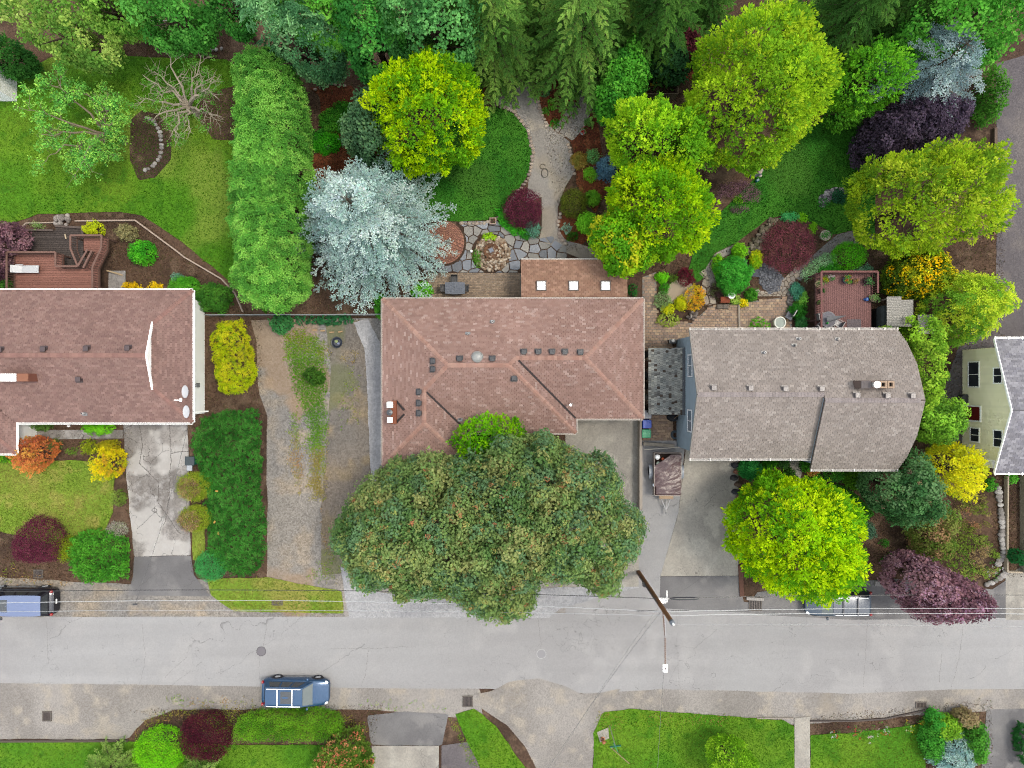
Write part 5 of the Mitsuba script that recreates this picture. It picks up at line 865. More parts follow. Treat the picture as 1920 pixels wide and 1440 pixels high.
for o, c, lb in [((204, 838, 21, 12), [(160, 152, 34), (146, 142, 34)], 'low olive clipped shrub beside the cracked drive under the white gutter'), ((166, 838, 11, 14), [(146, 158, 40), (130, 148, 38)], 'small square olive shrub left of the low clipped olive one'), ((136, 845, 8, 8), [(112, 158, 48)], 'tiny green tuft in the front bed of the white-trimmed house'), ((100, 834, 12, 12), [(112, 124, 70), (96, 110, 60)], 'dull green low plant right of the orange-red maple'), ((183, 803, 27, 11), [(104, 180, 36), (122, 194, 44)], 'bright green rounded shrub peeping from under the long white gutter'),
                 ((78, 800, 18, 6), [(90, 130, 60), (110, 150, 70)], 'sparse green plant beneath the white gutter by the porch'), ((10, 858, 20, 9), [(120, 176, 40), (84, 140, 44)], 'green shrub under the wing eave at the far left edge'), ((222, 934, 10, 16), [(124, 146, 66), (104, 128, 56)], 'sparse green plant on the strip left of the cracked drive'),
                 ((267, 474, 22, 22), [(76, 168, 40), (96, 184, 48), (60, 146, 38)], 'round bright green bush on the brown bank above the white-trimmed house'), ((176, 430, 17, 13), [(186, 194, 36), (166, 182, 34)], 'yellow-green shrub behind the upper deck platform'), ((70, 423, 9, 6), [(164, 196, 120), (140, 176, 100)], 'pale green plant in the narrow bed by the dark deck'), ((238, 436, 20, 14), [(128, 122, 84), (146, 140, 100)], 'thin brown bush right of the yellow-green shrub'),
                 ((346, 538, 26, 20), [(78, 156, 42), (96, 170, 50)], 'green shrub touching the roof corner of the white-trimmed house'), ((400, 560, 34, 27), [(70, 124, 44), (84, 138, 50), (58, 108, 40)], 'dark green rounded shrub beside the wire fence near the roof corner'), ((332, 522, 12, 8), [(120, 164, 140), (104, 148, 124)], 'small bluish tuft above the roof corner'), ((246, 538, 18, 7), [(216, 182, 28), (226, 196, 36)], 'golden dome peeping over the white gutter, the left of two'), ((292, 538, 14, 6), [(216, 182, 28), (226, 196, 36)], 'golden dome peeping over the white gutter, the right of two'),
                 ((4, 535, 14, 18), [(66, 116, 52), (84, 140, 60)], 'green shrub at the far left end of the raised deck')]:
    h = .25 + .018 * min(o[2], o[3]); plant('garden_shrub', lb, 'shrub', o, .02, h * .5, h * 1.9, 'round' if o[2] > 9 else 'fine', .22, .22, c, layers=2 if o[2] > 12 else 1, wob=.08, lump=.35 if o[2] > 14 else 0, amp=.12)
plant('plum_shrub', 'purple-leaved shrub overhanging the deck corner at the far left edge', 'shrub', [(-50, 440), (-20, 420), (8, 416), (28, 424), (38, 444), (24, 462), (0, 482), (-8, 520), (-50, 530)], .6, 1.8, 3.4, 'round', .30, .36, PLUM, lump=.6, amp=.4, layers=2)
# pruned apple tree and bare tree: limbs seen through sparse leaves
def open_tree(name, label, c, R, h, leaves, pal, seed, nb, bark, off=(0, 0), lsz=.3, lo=.35):
    r = np.random.default_rng(seed); key = thing(name, label, 'tree'); p = P(*c); mb, lv = MB(), []
    mb.tube([(p[0], p[1], -.05), (p[0] + .05, p[1], .6), (p[0] + off[0] * .2, p[1] + off[1] * .2, h * .38)], [.2, .16, .13], bark, 8); b0 = np.array([p[0] + off[0] * .2, p[1] + off[1] * .2, h * .36])
    for i in range(nb):
        a = 2 * np.pi * (i + r.uniform(-.3, .3)) / nb; L = R * r.uniform(.55, 1.0); e = np.array([math.cos(a) * L + off[0], math.sin(a) * L + off[1], h * r.uniform(.35, .62)]); t = np.linspace(0, 1, 7)[:, None]
        pts = b0 + e * t * [1, 1, 0] + [0, 0, 1] * (e[2] * t ** .7); pts[1:] += r.normal(size=(6, 3)) * .10; mb.tube(pts, .085 * (1.1 - t[:, 0]) + .012, bark, 6)
        for j in range(9):
            f = r.uniform(lo, 1) * 6; k = min(5, int(f)); s = pts[k] + (pts[k + 1] - pts[k]) * (f - k); b = a + r.normal() * 1.0; l2 = R * r.uniform(.16, .42)
            q = s + np.linspace(0, 1, 5)[:, None] * np.array([math.cos(b) * l2, math.sin(b) * l2, r.uniform(-.1, .35)]); q[1:] += r.normal(size=(4, 3)) * .05
            mb.tube(q, [.026, .022, .017, .012, .007], bark * r.uniform(.9, 1.2), 4)
            for _ in range(4):
                g = r.uniform(.3, 1) * 4; k2 = min(3, int(g)); s2 = q[k2] + (q[k2 + 1] - q[k2]) * (g - k2); l3 = l2 * r.uniform(.3, .7); b3 = b + r.normal() * 1.1
                q3 = s2 + np.linspace(0, 1, 3)[:, None] * np.array([math.cos(b3) * l3, math.sin(b3) * l3, r.uniform(-.1, .25)]); mb.tube(q3, [.013, .010, .006], bark * 1.1, 3)
                if r.uniform() < leaves: lv += [q3[1], q3[2], q[-1] + r.normal(size=3) * .1]
    mb.put(sub(key, 'trunk'), 'matte')
    if lv:
        lv = np.array(lv); lv = np.vstack([lv + r.normal(size=lv.shape) * .09, lv + r.normal(size=lv.shape) * .16]); pl = np.array([S(c_, g=LEAFGAIN) for c_ in pal]); m2 = MB()
        n_ = meshkit.fbm(lv * .8, 3, seed); scatter(m2, tmpl('round', r, k=9, L=.6, W=.4), lv, frames(np.tile([0, 0, 1.], (len(lv), 1)) + r.normal(size=lv.shape) * .4, None, r), lsz * r.uniform(.6, 1.1, len(lv)), pl[r.integers(0, len(pl), len(lv))] * (.6 + .8 * n_)[:, None], r)
        m2.put(sub(key, 'crown'), 'leaf')
open_tree('apple_tree', 'heavily pruned apple tree with leaning grey limbs on the left back lawn', (236, 268), 3.3, 4.2, .62, [(104, 168, 72), (126, 184, 80), (84, 146, 66), (150, 196, 84)], 301, 9, S(150, 136, 116), (-1.2, .1), .27)
open_tree('bare_tree', 'nearly leafless tree with pale twisting twigs left of the tall feathery hedge', (372, 215), 2.9, 3.8, .14, [(104, 160, 66), (84, 140, 56)], 302, 11, S(190, 178, 160), (.0, .3), .2, .15)
# small plants of the lane
plant('juniper_shrub', 'dark green shrub against the wire fence at the head of the gravel lane', 'shrub', [(504, 600), (520, 586), (548, 592), (546, 616), (526, 626), (508, 618)], .0, .6, 1.3, 'spray', .24, .36, [(58, 118, 66), (72, 134, 76)], layers=2)
plant('juniper_shrub', 'low dark evergreen strip along the wire fence right of the fence shrub', 'shrub', [(548, 592), (664, 592), (662, 606), (610, 612), (550, 606)], .0, .3, .6, 'spray', .26, .34, [(46, 100, 62), (58, 114, 70)], layers=2)
plant('conifer_sapling', 'dark little conifer standing among weeds in the middle of the gravel lane', 'tree', [(564, 698), (580, 690), (604, 700), (606, 716), (590, 724), (572, 718)], .0, .25, 1.5, 'spray', .18, .36, [(58, 96, 36), (72, 112, 42)], cone=True, radial=1.0, layers=2, trunk=.03)
# bottom edge
plant('round_shrub', 'large lime green ball shrub at the bottom edge left of the wine-red dome', 'shrub', ell(297, 1408, 48, 42), .05, .8, 2.0, 'fine', .20, .22, [(112, 188, 30), (130, 202, 36), (94, 168, 30)], layers=2, wob=.08)
plant('clipped_hedge', 'long low clipped hedge in two ridges behind the parked blue car', 'hedge', [(442, 1352), (470, 1340), (540, 1334), (610, 1334), (642, 1344), (646, 1366), (610, 1388), (500, 1389), (444, 1386)], .05, 1.0, 1.5, 'fine', .18, .20, [(88, 140, 34), (106, 156, 40), (74, 124, 32)], layers=2, lump=.9, amp=.12, flat=.35, scallop=False)
plant('red_tipped_shrub', 'shrub with salmon-red new shoots at the bottom edge beside the driveway pad', 'shrub', [(590, 1430), (612, 1380), (640, 1360), (668, 1365), (690, 1400), (706, 1440), (690, 1490), (610, 1490)], .3, 1.1, 2.4, 'plume', .30, .44, [(116, 144, 58), (96, 126, 50)], lump=.6, amp=.4, layers=2, tip=([(214, 136, 104), (196, 116, 90), (220, 156, 116)], .75, .36))
for c, R_, lb in [((212, 1436), 52, 'thin wispy conifer left of the large lime ball at the bottom edge'), ((382, 1450), 44, 'thin wispy conifer right of the large lime ball at the bottom edge')]:
    conifer('wispy_conifer', lb, c, R_ * .042, .5, .8, 4.2, [(126, 160, 76), (108, 144, 66), (146, 174, 92)], 9, 8, 'brush', .42, (-.15, .3), .06, sparse=.75)
plant('green_tree', 'young green tree standing on the lawn at the bottom edge', 'tree', ell(1372, 1432, 40, 40), .6, 1.8, 3.8, 'plume', .32, .44, [(126, 176, 40), (106, 156, 36), (148, 190, 50)], trunk=.1, lump=.6, amp=.4, layers=2)
plant('blue_spruce', 'small silvery blue spruce at the bottom right corner', 'tree', ell(1792, 1420, 44, 40), .1, .5, 2.2, 'brush', .26, .55, [(150, 182, 178), (132, 166, 164), (170, 196, 190)], trunk=.08, cone=True, radial=1.1, layers=2)
for o, c, lb in [((1775, 1362, 26, 20), [(128, 172, 50), (108, 154, 46)], 'yellow-green bush above the small bottom right spruce'), ((1748, 1392, 16, 34), [(64, 132, 46), (78, 148, 54)], 'green bush along the left side of the small bottom right spruce'), ((1830, 1390, 18, 40), [(84, 146, 52), (68, 126, 46)], 'green bush along the right side of the small bottom right spruce'), ((1752, 1350, 12, 14), [(70, 150, 56)], 'small green bush at the road corner of the bottom right planting'), ((1812, 1345, 22, 13), [(150, 134, 100), (132, 122, 84)], 'dry brown shrub at the top of the bottom right planting')]:
    plant('garden_shrub', lb, 'shrub', o, .05, .6, 1.3, 'round', .24, .28, c, layers=2, lump=.45, amp=.2)
plant('dark_shrub', 'dark hedge edge at the lower right border of the photo', 'shrub', ell(1925, 1400, 16, 44), .1, .7, 1.4, 'spray', .26, .4, [(40, 92, 44), (52, 106, 52)], layers=2)
plant('round_shrub', 'dark green egg-shaped conifer in the fenced strip at the right edge', 'shrub', ell(1912, 1046, 17, 14), .05, .7, 1.6, 'spray', .18, .32, [(34, 88, 46), (42, 100, 54)], layers=2)
# flowers and small plants
def flowers(label, pts, rad, pal, bloom, seed, n=14, h=.3):
    r = np.random.default_rng(seed); key = thing('flower_clump', label, 'flowers'); p = P(*pts); mb, m2 = MB(), MB()
    q = np.c_[p[0] + r.normal(size=n) * rad * .5, p[1] + r.normal(size=n) * rad * .5, r.uniform(.05, h, n)]
    scatter(mb, tmpl('plume', r, k=12), q, frames(np.tile([0, 0, 1.], (n, 1)) + r.normal(size=(n, 3)) * .3, None, r), .2, np.array([S(c, g=LEAFGAIN) for c in pal])[r.integers(0, len(pal), n)], r); mb.put(sub(key, 'leaves'), 'leaf')
    m = max(4, n // 2); q = np.c_[p[0] + r.normal(size=m) * rad * .5, p[1] + r.normal(size=m) * rad * .5, r.uniform(h * .9, h * 1.4, m)]
    scatter(m2, tmpl('fine', r, k=7, L=.9, W=.7), q, frames(np.tile([0, 0, 1.], (m, 1)), None, r), .085, np.array([S(c, g=1.4) for c in bloom])[r.integers(0, len(bloom), m)], r); m2.put(sub(key, 'blossoms'), 'leaf')
GP = [(72, 140, 50), (92, 160, 60)]
for i, (c, rad, bl, lb) in enumerate([((1562, 1374), .4, [(220, 60, 70), (236, 236, 236)], 'dark rose bush at the left end of the flower strip by the bottom lawn'), ((1602, 1370), .5, [(220, 70, 90), (240, 130, 150)], 'pink and red flowers in the bottom flower strip'), ((1630, 1374), .45, [(240, 240, 236), (250, 210, 220)], 'white flowers in the middle of the bottom flower strip'), ((1655, 1366), .4, [(240, 240, 240), (220, 60, 60)], 'white and red flowers right of the middle of the bottom flower strip'),
                                     ((1700, 1362), .5, [(240, 220, 70), (240, 240, 200)], 'yellow flowers at the right end of the bottom flower strip'), ((1725, 1352), .35, [(240, 170, 60), (230, 220, 80)], 'orange and yellow flowers near the drain at the bottom right'), ((1855, 1068), .6, [(244, 244, 244)], 'white flowers on the dry bank above the curved rock wall'), ((1600, 905), .6, [(200, 30, 40), (220, 50, 50)], 'crimson flowers in front of the taupe-roofed house'), ((1596, 886), .5, [(190, 26, 40)], 'dark red flowers right under the taupe roof eave')]):
    flowers(lb, c, rad, GP, bl, 400 + i, 18, .35)
# ---------------------------------------------------------------- garden plants of the middle and right yards
GS = lambda o, h, kind, c, lb, cat='shrub', nm='garden_shrub', **kw: plant(nm, lb, cat, o, .03, h * .45, h, kind, kw.pop('sp', .20), kw.pop('size', .21), c, layers=kw.pop('layers', 2), wob=kw.pop('wob', .07), **kw)
GR1, GR2, LM, BG = [(70, 140, 44), (86, 158, 50)], [(48, 116, 38), (62, 132, 46)], [(112, 186, 44), (132, 200, 54)], [(116, 168, 132), (96, 150, 118)]
GS((1076, 380, 25, 29), 1.4, 'fine', [(92, 106, 34), (78, 92, 34), (104, 114, 44)], 'dark olive dome shrub on the east side of the grey garden path')
GS((1101, 417, 18, 19), 1.1, 'round', LM, 'round lime green shrub beside the small rust bark bed')
GS((1111, 371, 13, 14), .9, 'round', [(112, 170, 48), (92, 150, 44)], 'small yellow-green shrub between the olive dome and the golden tree')
GS((1108, 326, 12, 14), .9, 'fine', LM, 'small lime ball next to the little blue spruce')
GS((1112, 292, 13, 14), .8, 'fine', [(126, 186, 112), (106, 170, 96)], 'pale green ball above the little blue spruce')
GS((1086, 300, 15, 14), .7, 'round', [(150, 120, 56), (132, 130, 60), (160, 140, 70)], 'bronze-green mound beside the pale green ball')
conifer('blue_spruce', 'little blue spruce crowded among small shrubs east of the grey path', (1137, 318), .85, .05, .15, 1.9, [(96, 138, 160), (112, 152, 172), (82, 120, 144)], 8, 10, 'brush', .36, (-.1, .25), .05)
GS((1000, 428, 15, 16), .8, 'fine', [(110, 164, 140), (92, 146, 122)], 'blue-green dome shrub tucked under the wine-red dome by the path')
GS((1063, 428, 8, 8), .35, 'plume', [(146, 190, 168), (126, 174, 152)], 'small pale blue tuft in the rust bark bed')
GS((1073, 444, 10, 9), .35, 'plume', [(44, 104, 30), (56, 120, 36)], 'dark green grassy tuft in the small rust bark bed')
GS([(930, 392), (945, 400), (968, 424), (985, 432), (984, 442), (960, 436), (938, 418)], .4, 'round', [(66, 160, 44), (84, 176, 52)], 'bright green low plants between the wine-red dome and the flagstones')
GS((985, 440, 10, 8), .4, 'round', GR2, 'dark green plant at the foot of the blue-green dome')
GS((1020, 166, 17, 16), .9, 'spray', [(70, 110, 66), (84, 126, 78)], 'dark grey-green shrub at the top of the bark bed')
GS((1034, 195, 6, 10), .3, 'plume', [(100, 170, 50)], 'light green tuft in the upper bark bed')
GS((1041, 233, 8, 8), .3, 'plume', [(60, 140, 40)], 'green tuft at the lower tip of the upper bark bed')
GS((1024, 209, 5, 5), .2, 'plume', [(96, 160, 56)], 'tiny green tuft in the middle of the upper bark bed')
GS((1102, 229, 5, 8), .25, 'plume', [(112, 160, 80)], 'small tuft by the flower pot in the right bark bed')
GS([(600, 215), (640, 190), (664, 195), (666, 235), (640, 245), (600, 240)], .7, 'round', GR1 + [(56, 120, 38)], 'leafy green plants left of the dull blue-green tree')
GS((612, 268, 28, 20), .35, 'round', [(58, 150, 32), (72, 166, 38)], 'low bright green mound with a stone in the rust bark')
GS([(588, 245), (612, 240), (600, 262), (586, 272)], .4, 'round', GR2, 'dark green low plant beside the brown path inside the hedge')
GS((1085, 160, 22, 20), 1.0, 'spray', [(62, 110, 52), (76, 126, 60)], 'green shrub under the firs beside the gravel side path')
GS((1116, 182, 8, 16), .8, 'fine', [(84, 44, 60), (70, 38, 52)], 'narrow dark purple shrub at the end of the gravel side path', nm='purple_shrub')
GS((790, 545, 20, 16), .9, 'round', [(96, 176, 44), (112, 190, 50)], 'bright green shrub under the spruce at the west end of the brick patio')
GS((712, 575, 10, 24), .9, 'round', [(70, 144, 46), (88, 160, 52)], 'green shrub at the top left corner of the brown roof')
GS((1187, 543, 11, 14), .8, 'spray', [(36, 104, 44), (50, 120, 52)], 'dark green fern in the gap at the east end of the skylight wing', nm='fern', cat='fern')
# right yard
GS((1242, 520, 11, 9), .6, 'round', [(112, 196, 36), (128, 206, 44)], 'bright lime plant at the top of the small paved garden bed')
GS((1261, 523, 10, 9), .5, 'fine', [(96, 132, 44), (84, 120, 42)], 'olive mound right of the bright lime plant')
GS((1246, 541, 10, 10), .6, 'fine', [(60, 142, 32), (72, 156, 38)], 'clipped green ball at the left of the small paved garden bed')
GS((1286, 518, 14, 16), .8, 'plume', [(128, 44, 64), (104, 38, 56)], 'small crimson maple by the stepping stones', nm='red_maple')
GS((1303, 557, 18, 22), .9, 'plume', [(222, 190, 50), (196, 190, 44), (228, 170, 60)], 'yellow-orange shrub at the right of the small paved garden bed')
GS((1277, 568, 11, 12), .6, 'round', [(190, 200, 34), (206, 208, 40)], 'bright yellow-green plant at the bottom of the small garden bed')
GS((1253, 580, 12, 9), .5, 'round', [(200, 206, 36), (180, 192, 36)], 'yellow flowering mound left of the bright yellow-green plant')
GS((1243, 563, 14, 16), .6, 'plume', [(168, 196, 140), (150, 180, 120)], 'pale feathery plant at the left of the small garden bed')
GS((1254, 600, 24, 14), .7, 'spray', [(176, 190, 90), (156, 178, 76), (140, 160, 60)], 'weeping pale green conifer at the house corner of the paver patio', radial=1.0)
GS((1376, 515, 34, 38), 1.6, 'round', [(74, 166, 56), (92, 180, 66), (62, 146, 48)], 'large fresh green bush in the island bed of the paver patio', lump=.5, amp=.25)
GS([(1340, 478), (1352, 478), (1356, 505), (1346, 520), (1338, 505)], .7, 'round', [(120, 190, 34), (138, 202, 40)], 'lime yellow strip of plants on the left of the island bed')
GS((1387, 470, 13, 14), .8, 'round', [(126, 190, 40), (108, 172, 38)], 'lime green shrub at the top of the island bed')
GS((1418, 486, 10, 16), .6, 'round', [(150, 196, 36), (190, 200, 34)], 'yellow-green plants left of the dusty purple dome')
GS((1342, 545, 11, 18), .6, 'fine', [(72, 50, 60), (86, 62, 66), (84, 96, 56)], 'dark purple groundcover beside the stepping stones', nm='purple_shrub')
GS((1378, 562, 8, 8), .4, 'round', [(166, 196, 90), (150, 184, 80)], 'pale variegated plant beside the white bowl')
GS((1393, 567, 8, 7), .4, 'round', [(224, 208, 30), (210, 206, 36)], 'golden yellow mound at the corner of the paver patio')
GS((1410, 552, 10, 12), .6, 'round', GR1, 'green shrub right of the white bowl')
GS([(1404, 612), (1410, 598), (1425, 590), (1432, 600), (1450, 603), (1444, 616)], .9, 'spray', [(110, 184, 46), (92, 166, 42)], 'lime green weeping shrub beside the round white tub', radial=.6)
GS((1596, 478, 30, 27), 1.9, 'fine', [(84, 172, 30), (98, 186, 36), (74, 156, 28)], 'clipped lime-green dome behind the right wooden deck', sp=.17, size=.17)
GS([(1498, 520), (1520, 492), (1548, 475), (1566, 474), (1570, 500), (1550, 508), (1522, 512), (1512, 530)], .5, 'fine', [(158, 204, 150), (138, 190, 130), (172, 214, 164)], 'pale variegated groundcover curving round the corner of the right wooden deck', nm='ground_cover_plant', cat='plant')
GS([(1600, 506), (1628, 494), (1640, 505), (1636, 516), (1605, 515)], .5, 'fine', [(122, 176, 140), (108, 160, 126)], 'bluish groundcover below the clipped lime-green dome', nm='ground_cover_plant', cat='plant')
GS([(1536, 504), (1560, 494), (1582, 508), (1560, 513), (1540, 512)], .6, 'round', [(80, 164, 50), (60, 140, 44)], 'bright green plants between the variegated groundcover and the deck rail')
GS((1494, 545, 10, 16), .7, 'round', [(66, 130, 106), (84, 146, 120)], 'blue-green shrub at the left side of the right wooden deck')
GS((1506, 560, 8, 14), .7, 'round', [(136, 196, 80), (118, 180, 72)], 'lime green shrub against the left rail of the right wooden deck')
GS((1496, 582, 16, 14), .7, 'round', GR2, 'deep green shrub at the edge of the paver patio by the deck')
GS((1504, 604, 9, 12), .6, 'round', [(68, 140, 70), (90, 156, 90)], 'green shrub between the deck and the taupe roof edge')
GS((1385, 368, 42, 30), .6, 'fine', [(120, 88, 104), (100, 74, 92), (134, 104, 112)], 'low purple-grey shrubs under the edge of the tallest yellow-green tree', nm='purple_shrub', gaps=.28, sp=.24)
GS((1384, 374, 8, 6), .3, 'plume', [(120, 170, 50)], 'green tuft in the middle of the low purple-grey shrubs')
GS((1545, 380, 9, 9), .4, 'plume', [(66, 150, 54)], 'green tuft on the little rocky bed in the right lawn')
GS((1574, 368, 12, 12), .6, 'round', [(46, 96, 66), (58, 110, 76)], 'dark green shrub on the little rocky bed in the right lawn')
GS((1482, 407, 18, 7), .35, 'round', [(84, 186, 110), (100, 196, 120)], 'minty green plants along the top of the dusty purple dome')
GS((1505, 408, 9, 7), .35, 'round', [(130, 196, 40)], 'lime green plants along the top right of the dusty purple dome')
GS((1526, 428, 6, 10), .35, 'round', [(120, 180, 40)], 'lime green plant right of the dusty purple dome')
# front of the taupe house
GS((1408, 880, 22, 20), 1.0, 'round', [(42, 120, 56), (56, 136, 66)], 'deep green shrub under the eave beside the grey drive')
GS((1444, 870, 12, 10), .8, 'round', [(70, 146, 40), (60, 130, 38)], 'green shrub right of the deep green one under the taupe eave')
GS((1472, 870, 9, 9), .7, 'round', [(96, 146, 76), (84, 132, 68)], 'greyish green shrub left of the front path')
GS((1482, 892, 10, 14), .7, 'round', [(64, 112, 44), (76, 124, 50)], 'dark shrub at the left of the front path')
GS((1513, 875, 10, 12), .7, 'round', GR1, 'green shrub right of the front path')
GS((1524, 885, 10, 8), .6, 'round', [(176, 150, 60), (196, 130, 80), (160, 160, 60)], 'orange-tinted shrub right of the front path')
GS((1533, 899, 13, 11), .8, 'fine', [(70, 158, 44), (84, 170, 50)], 'smooth green mound in front of the orange-tinted shrub')
GS((1566, 891, 20, 14), 1.0, 'fine', [(98, 178, 56), (84, 164, 50), (64, 136, 60)], 'smooth lime mound under the taupe eave')
GS((1604, 900, 20, 18), .9, 'round', [(96, 146, 40), (80, 130, 36)], 'olive green shrub with crimson flowers under the taupe eave')
GS((1628, 995, 13, 16), .6, 'round', [(92, 128, 104), (80, 114, 92)], 'grey-green shrub in the dark bed right of the brilliant yellow maple')
for i, c in enumerate([(1658, 1017), (1670, 1042), (1660, 1052)]): GS((c[0], c[1], 6, 6), .3, 'plume', [(70, 140, 50)], ['small green tuft in the dark bed, the topmost of three', 'small green tuft in the dark bed, the middle of three', 'small green tuft in the dark bed, the lowest of three'][i])
GS((1700, 770, 12, 14), .8, 'round', [(96, 170, 50)], 'green leaves at the right end of the taupe roof')
GS((1856, 908, 7, 12), .4, 'round', GR1, 'small green plant at the top of the tumbled rocks')
GS((1897, 898, 9, 8), .4, 'round', [(96, 176, 60)], 'small bright plant at the top of the fenced strip')
# ---------------------------------------------------------------- rock mounds, water, ornaments
def mound(key_name, label, cat, pg, h, n, tones, size, seed):
    r = np.random.default_rng(seed); key = thing(key_name, label, cat); p = fill(pg, size * .62, r); d = shapely.distance(shapely.points(p), pg.boundary); dm = d.max(); mb = MB()
    for q, k in zip(p, d): mb.blob((q[0], q[1], h * min(1, (k / dm) * 1.3) + .02), size * r.uniform(.3, .62, 3), S(tones[r.integers(len(tones))]) * r.uniform(.8, 1.2), 1, .3, int(r.integers(999)))
    k = sub(key, 'rock'); mb.put(k, 'matte'); tag(k, kind='stuff'); return key
RT = [(206, 184, 158), (186, 164, 142), (224, 208, 188), (160, 136, 114), (140, 110, 86)]
k = mound('rock_fountain', 'round mound of pale pebbles with a small square stone basin among the flagstones', 'fountain', poly(ell(923, 476, 33, 33)), .55, 0, RT, .26, 71)
p = P(921, 470, .6); MB().box(p[0], p[1], .62, .42, .42, .3, S(124, 96, 78), rz=28).box(p[0], p[1], .78, .3, .3, .03, S(150, 156, 170), rz=28).put(sub(k, 'basin'), 'matte')
mb = MB()
for i in range(14):
    a = i * .45; mb.box(p[0] + .42 * math.cos(a), p[1] + .42 * math.sin(a), .58, .34, .16, .16, S(120, 84, 60) * rs.uniform(.7, 1.3), rz=math.degrees(a) + 40, ch=.02)
kk = sub(k, 'slate'); mb.put(kk, 'matte'); tag(kk, kind='stuff')
GS((898, 483, 12, 18), .45, 'fine', [(98, 166, 40), (76, 140, 40)], 'moss-green plants on the left side of the pebble mound'); GS((917, 445, 12, 7), .3, 'round', [(166, 206, 40), (150, 196, 44)], 'lime plants at the top of the pebble mound')
p = P(884, 471, .2); MB().blob((p[0], p[1], .22), (.1, .1, .22), WHITE * .95, 2, .05).blob((p[0], p[1] - .02, .48), (.08, .08, .09), WHITE * .9, 2, .03).put(thing('garden_ornament', 'small white ornament at the left edge of the pebble mound', 'ornament'), 'matte')
mound('dry_stream', 'bed of small grey stones below the dusty purple dome', 'rock garden', poly([(1424, 492), (1450, 500), (1468, 520), (1462, 545), (1440, 552), (1424, 530)]), .12, 0, [(128, 130, 140), (150, 152, 160), (108, 110, 118)], .16, 72)
mound('rock_border', 'mossy rocks along the upper left side of the dusty purple dome', 'rock garden', poly([(1400, 468), (1424, 430), (1446, 408), (1456, 412), (1438, 440), (1424, 470), (1412, 488)]), .25, 0, [(150, 138, 120), (126, 118, 96), (168, 156, 140)], .34, 73)
mound('rock_bed', 'little bed of white and dark stones in the right lawn', 'rock garden', poly([(1534, 372), (1550, 356), (1578, 352), (1590, 365), (1560, 375), (1540, 392)]), .2, 0, [(206, 202, 204), (110, 106, 116), (150, 148, 154)], .24, 74)
mound('rock_border', 'grey rocks at the right side of the paver patio beside the deck', 'rock garden', poly([(1484, 530), (1492, 545), (1484, 570), (1482, 600), (1476, 600), (1476, 555)]), .22, 0, [(120, 116, 116), (140, 134, 130)], .3, 75)
mound('boulder_heap', 'heap of pale boulders at the head of the dark old deck', 'rocks', poly([(104, 412), (112, 403), (132, 404), (134, 414), (122, 424), (106, 422)]), .4, 0, [(176, 166, 160), (150, 140, 134), (196, 186, 180)], .42, 76)
mound('rock_border', 'dark stones edging the small paved garden bed', 'rock garden', poly([(1285, 590), (1304, 585), (1310, 578), (1304, 596), (1286, 600)]), .2, 0, [(140, 128, 122), (112, 102, 98), (176, 166, 160)], .26, 77)
k = thing('garden_pond', 'two small dark slate pools in the island bed above the large green bush', 'pond')
for pts in ([(1362, 490), (1376, 480), (1398, 486), (1402, 498), (1380, 502)], [(1398, 506), (1412, 500), (1430, 508), (1426, 520), (1404, 518)]): MB().prism(rough(poly(pts), .04, 1, .2, 3), -.02, .045, S(112, 116, 132, g=.8)).put(sub(k, 'pool'), 'matte')
MB().prism(poly(ell(1276, 548, 26, 24)), .0, .09, S(196, 178, 156)).put(thing('sand_bed', 'pale sandy centre of the small paved garden bed', 'garden bed'), 'matte')
def pot(x, y, z, rad, h, c, label, pal=None, bloom=None, seed=1, nm='flower_pot', cat='flower pot'):
    k = thing(nm, label, cat); r = np.random.default_rng(seed); mb = MB(); mb.lathe([(0, 0), (rad * .7, 0), (rad * .95, h * .9), (rad, h), (rad * .86, h), (rad * .8, h * .8), (0, h * .8)], c, (x, y, z), 20).put(sub(k, 'pot'), 'matte', False)
    if pal:
        n = 16; q = np.c_[x + r.normal(size=n) * rad * .45, y + r.normal(size=n) * rad * .45, z + h + r.uniform(0, .12, n)]; m = MB(); scatter(m, tmpl('plume', r, k=12), q, frames(np.tile([0, 0, 1.], (n, 1)) + r.normal(size=(n, 3)) * .4, None, r), rad * .75, np.array([S(c_, g=LEAFGAIN) for c_ in pal])[r.integers(0, len(pal), n)], r); m.put(sub(k, 'leaves'), 'leaf')
    if bloom:
        n = 14; q = np.c_[x + r.normal(size=n) * rad * .5, y + r.normal(size=n) * rad * .5, z + h + r.uniform(.1, .22, n)]; m = MB(); scatter(m, tmpl('fine', r, k=7, L=.9, W=.7), q, frames(np.tile([0, 0, 1.], (n, 1)), None, r), .07, np.array([S(c_, g=1.4) for c_ in bloom])[r.integers(0, len(bloom), n)], r); m.put(sub(k, 'blossoms'), 'leaf')
    return k
TERRA = S(168, 88, 60)
p = P(1370, 553, .9); k = thing('bird_bath', 'white bowl on a stand beside the terracotta table in the island bed', 'bird bath'); MB().lathe([(0, 0), (.2, 0), (.08, .1), (.07, .7), (.0, .7)], WHITE * .9, (p[0] + .1, p[1], 0), 16).put(sub(k, 'stand'), 'matte'); MB().lathe([(0, .72), (.1, .7), (.26, .8), (.24, .82), (.1, .75), (0, .75)], WHITE, (p[0] + .1, p[1], 0), 24).put(sub(k, 'bowl'), 'satin')
k = thing('low_table', 'small terracotta red slatted table beside the white bowl', 'table'); p = P(1360, 562, .5)
for i in range(5): MB().box(p[0], p[1] + (i - 2) * .085, .5, .66, .075, .035, TERRA * rs.uniform(.9, 1.1)).put(sub(k, 'slat'), 'matte')
for dx in (-.28, .28):
    for dy in (-.16, .16): MB().box(p[0] + dx, p[1] + dy, .24, .05, .05, .48, TERRA * .8).put(sub(k, 'leg'), 'matte')
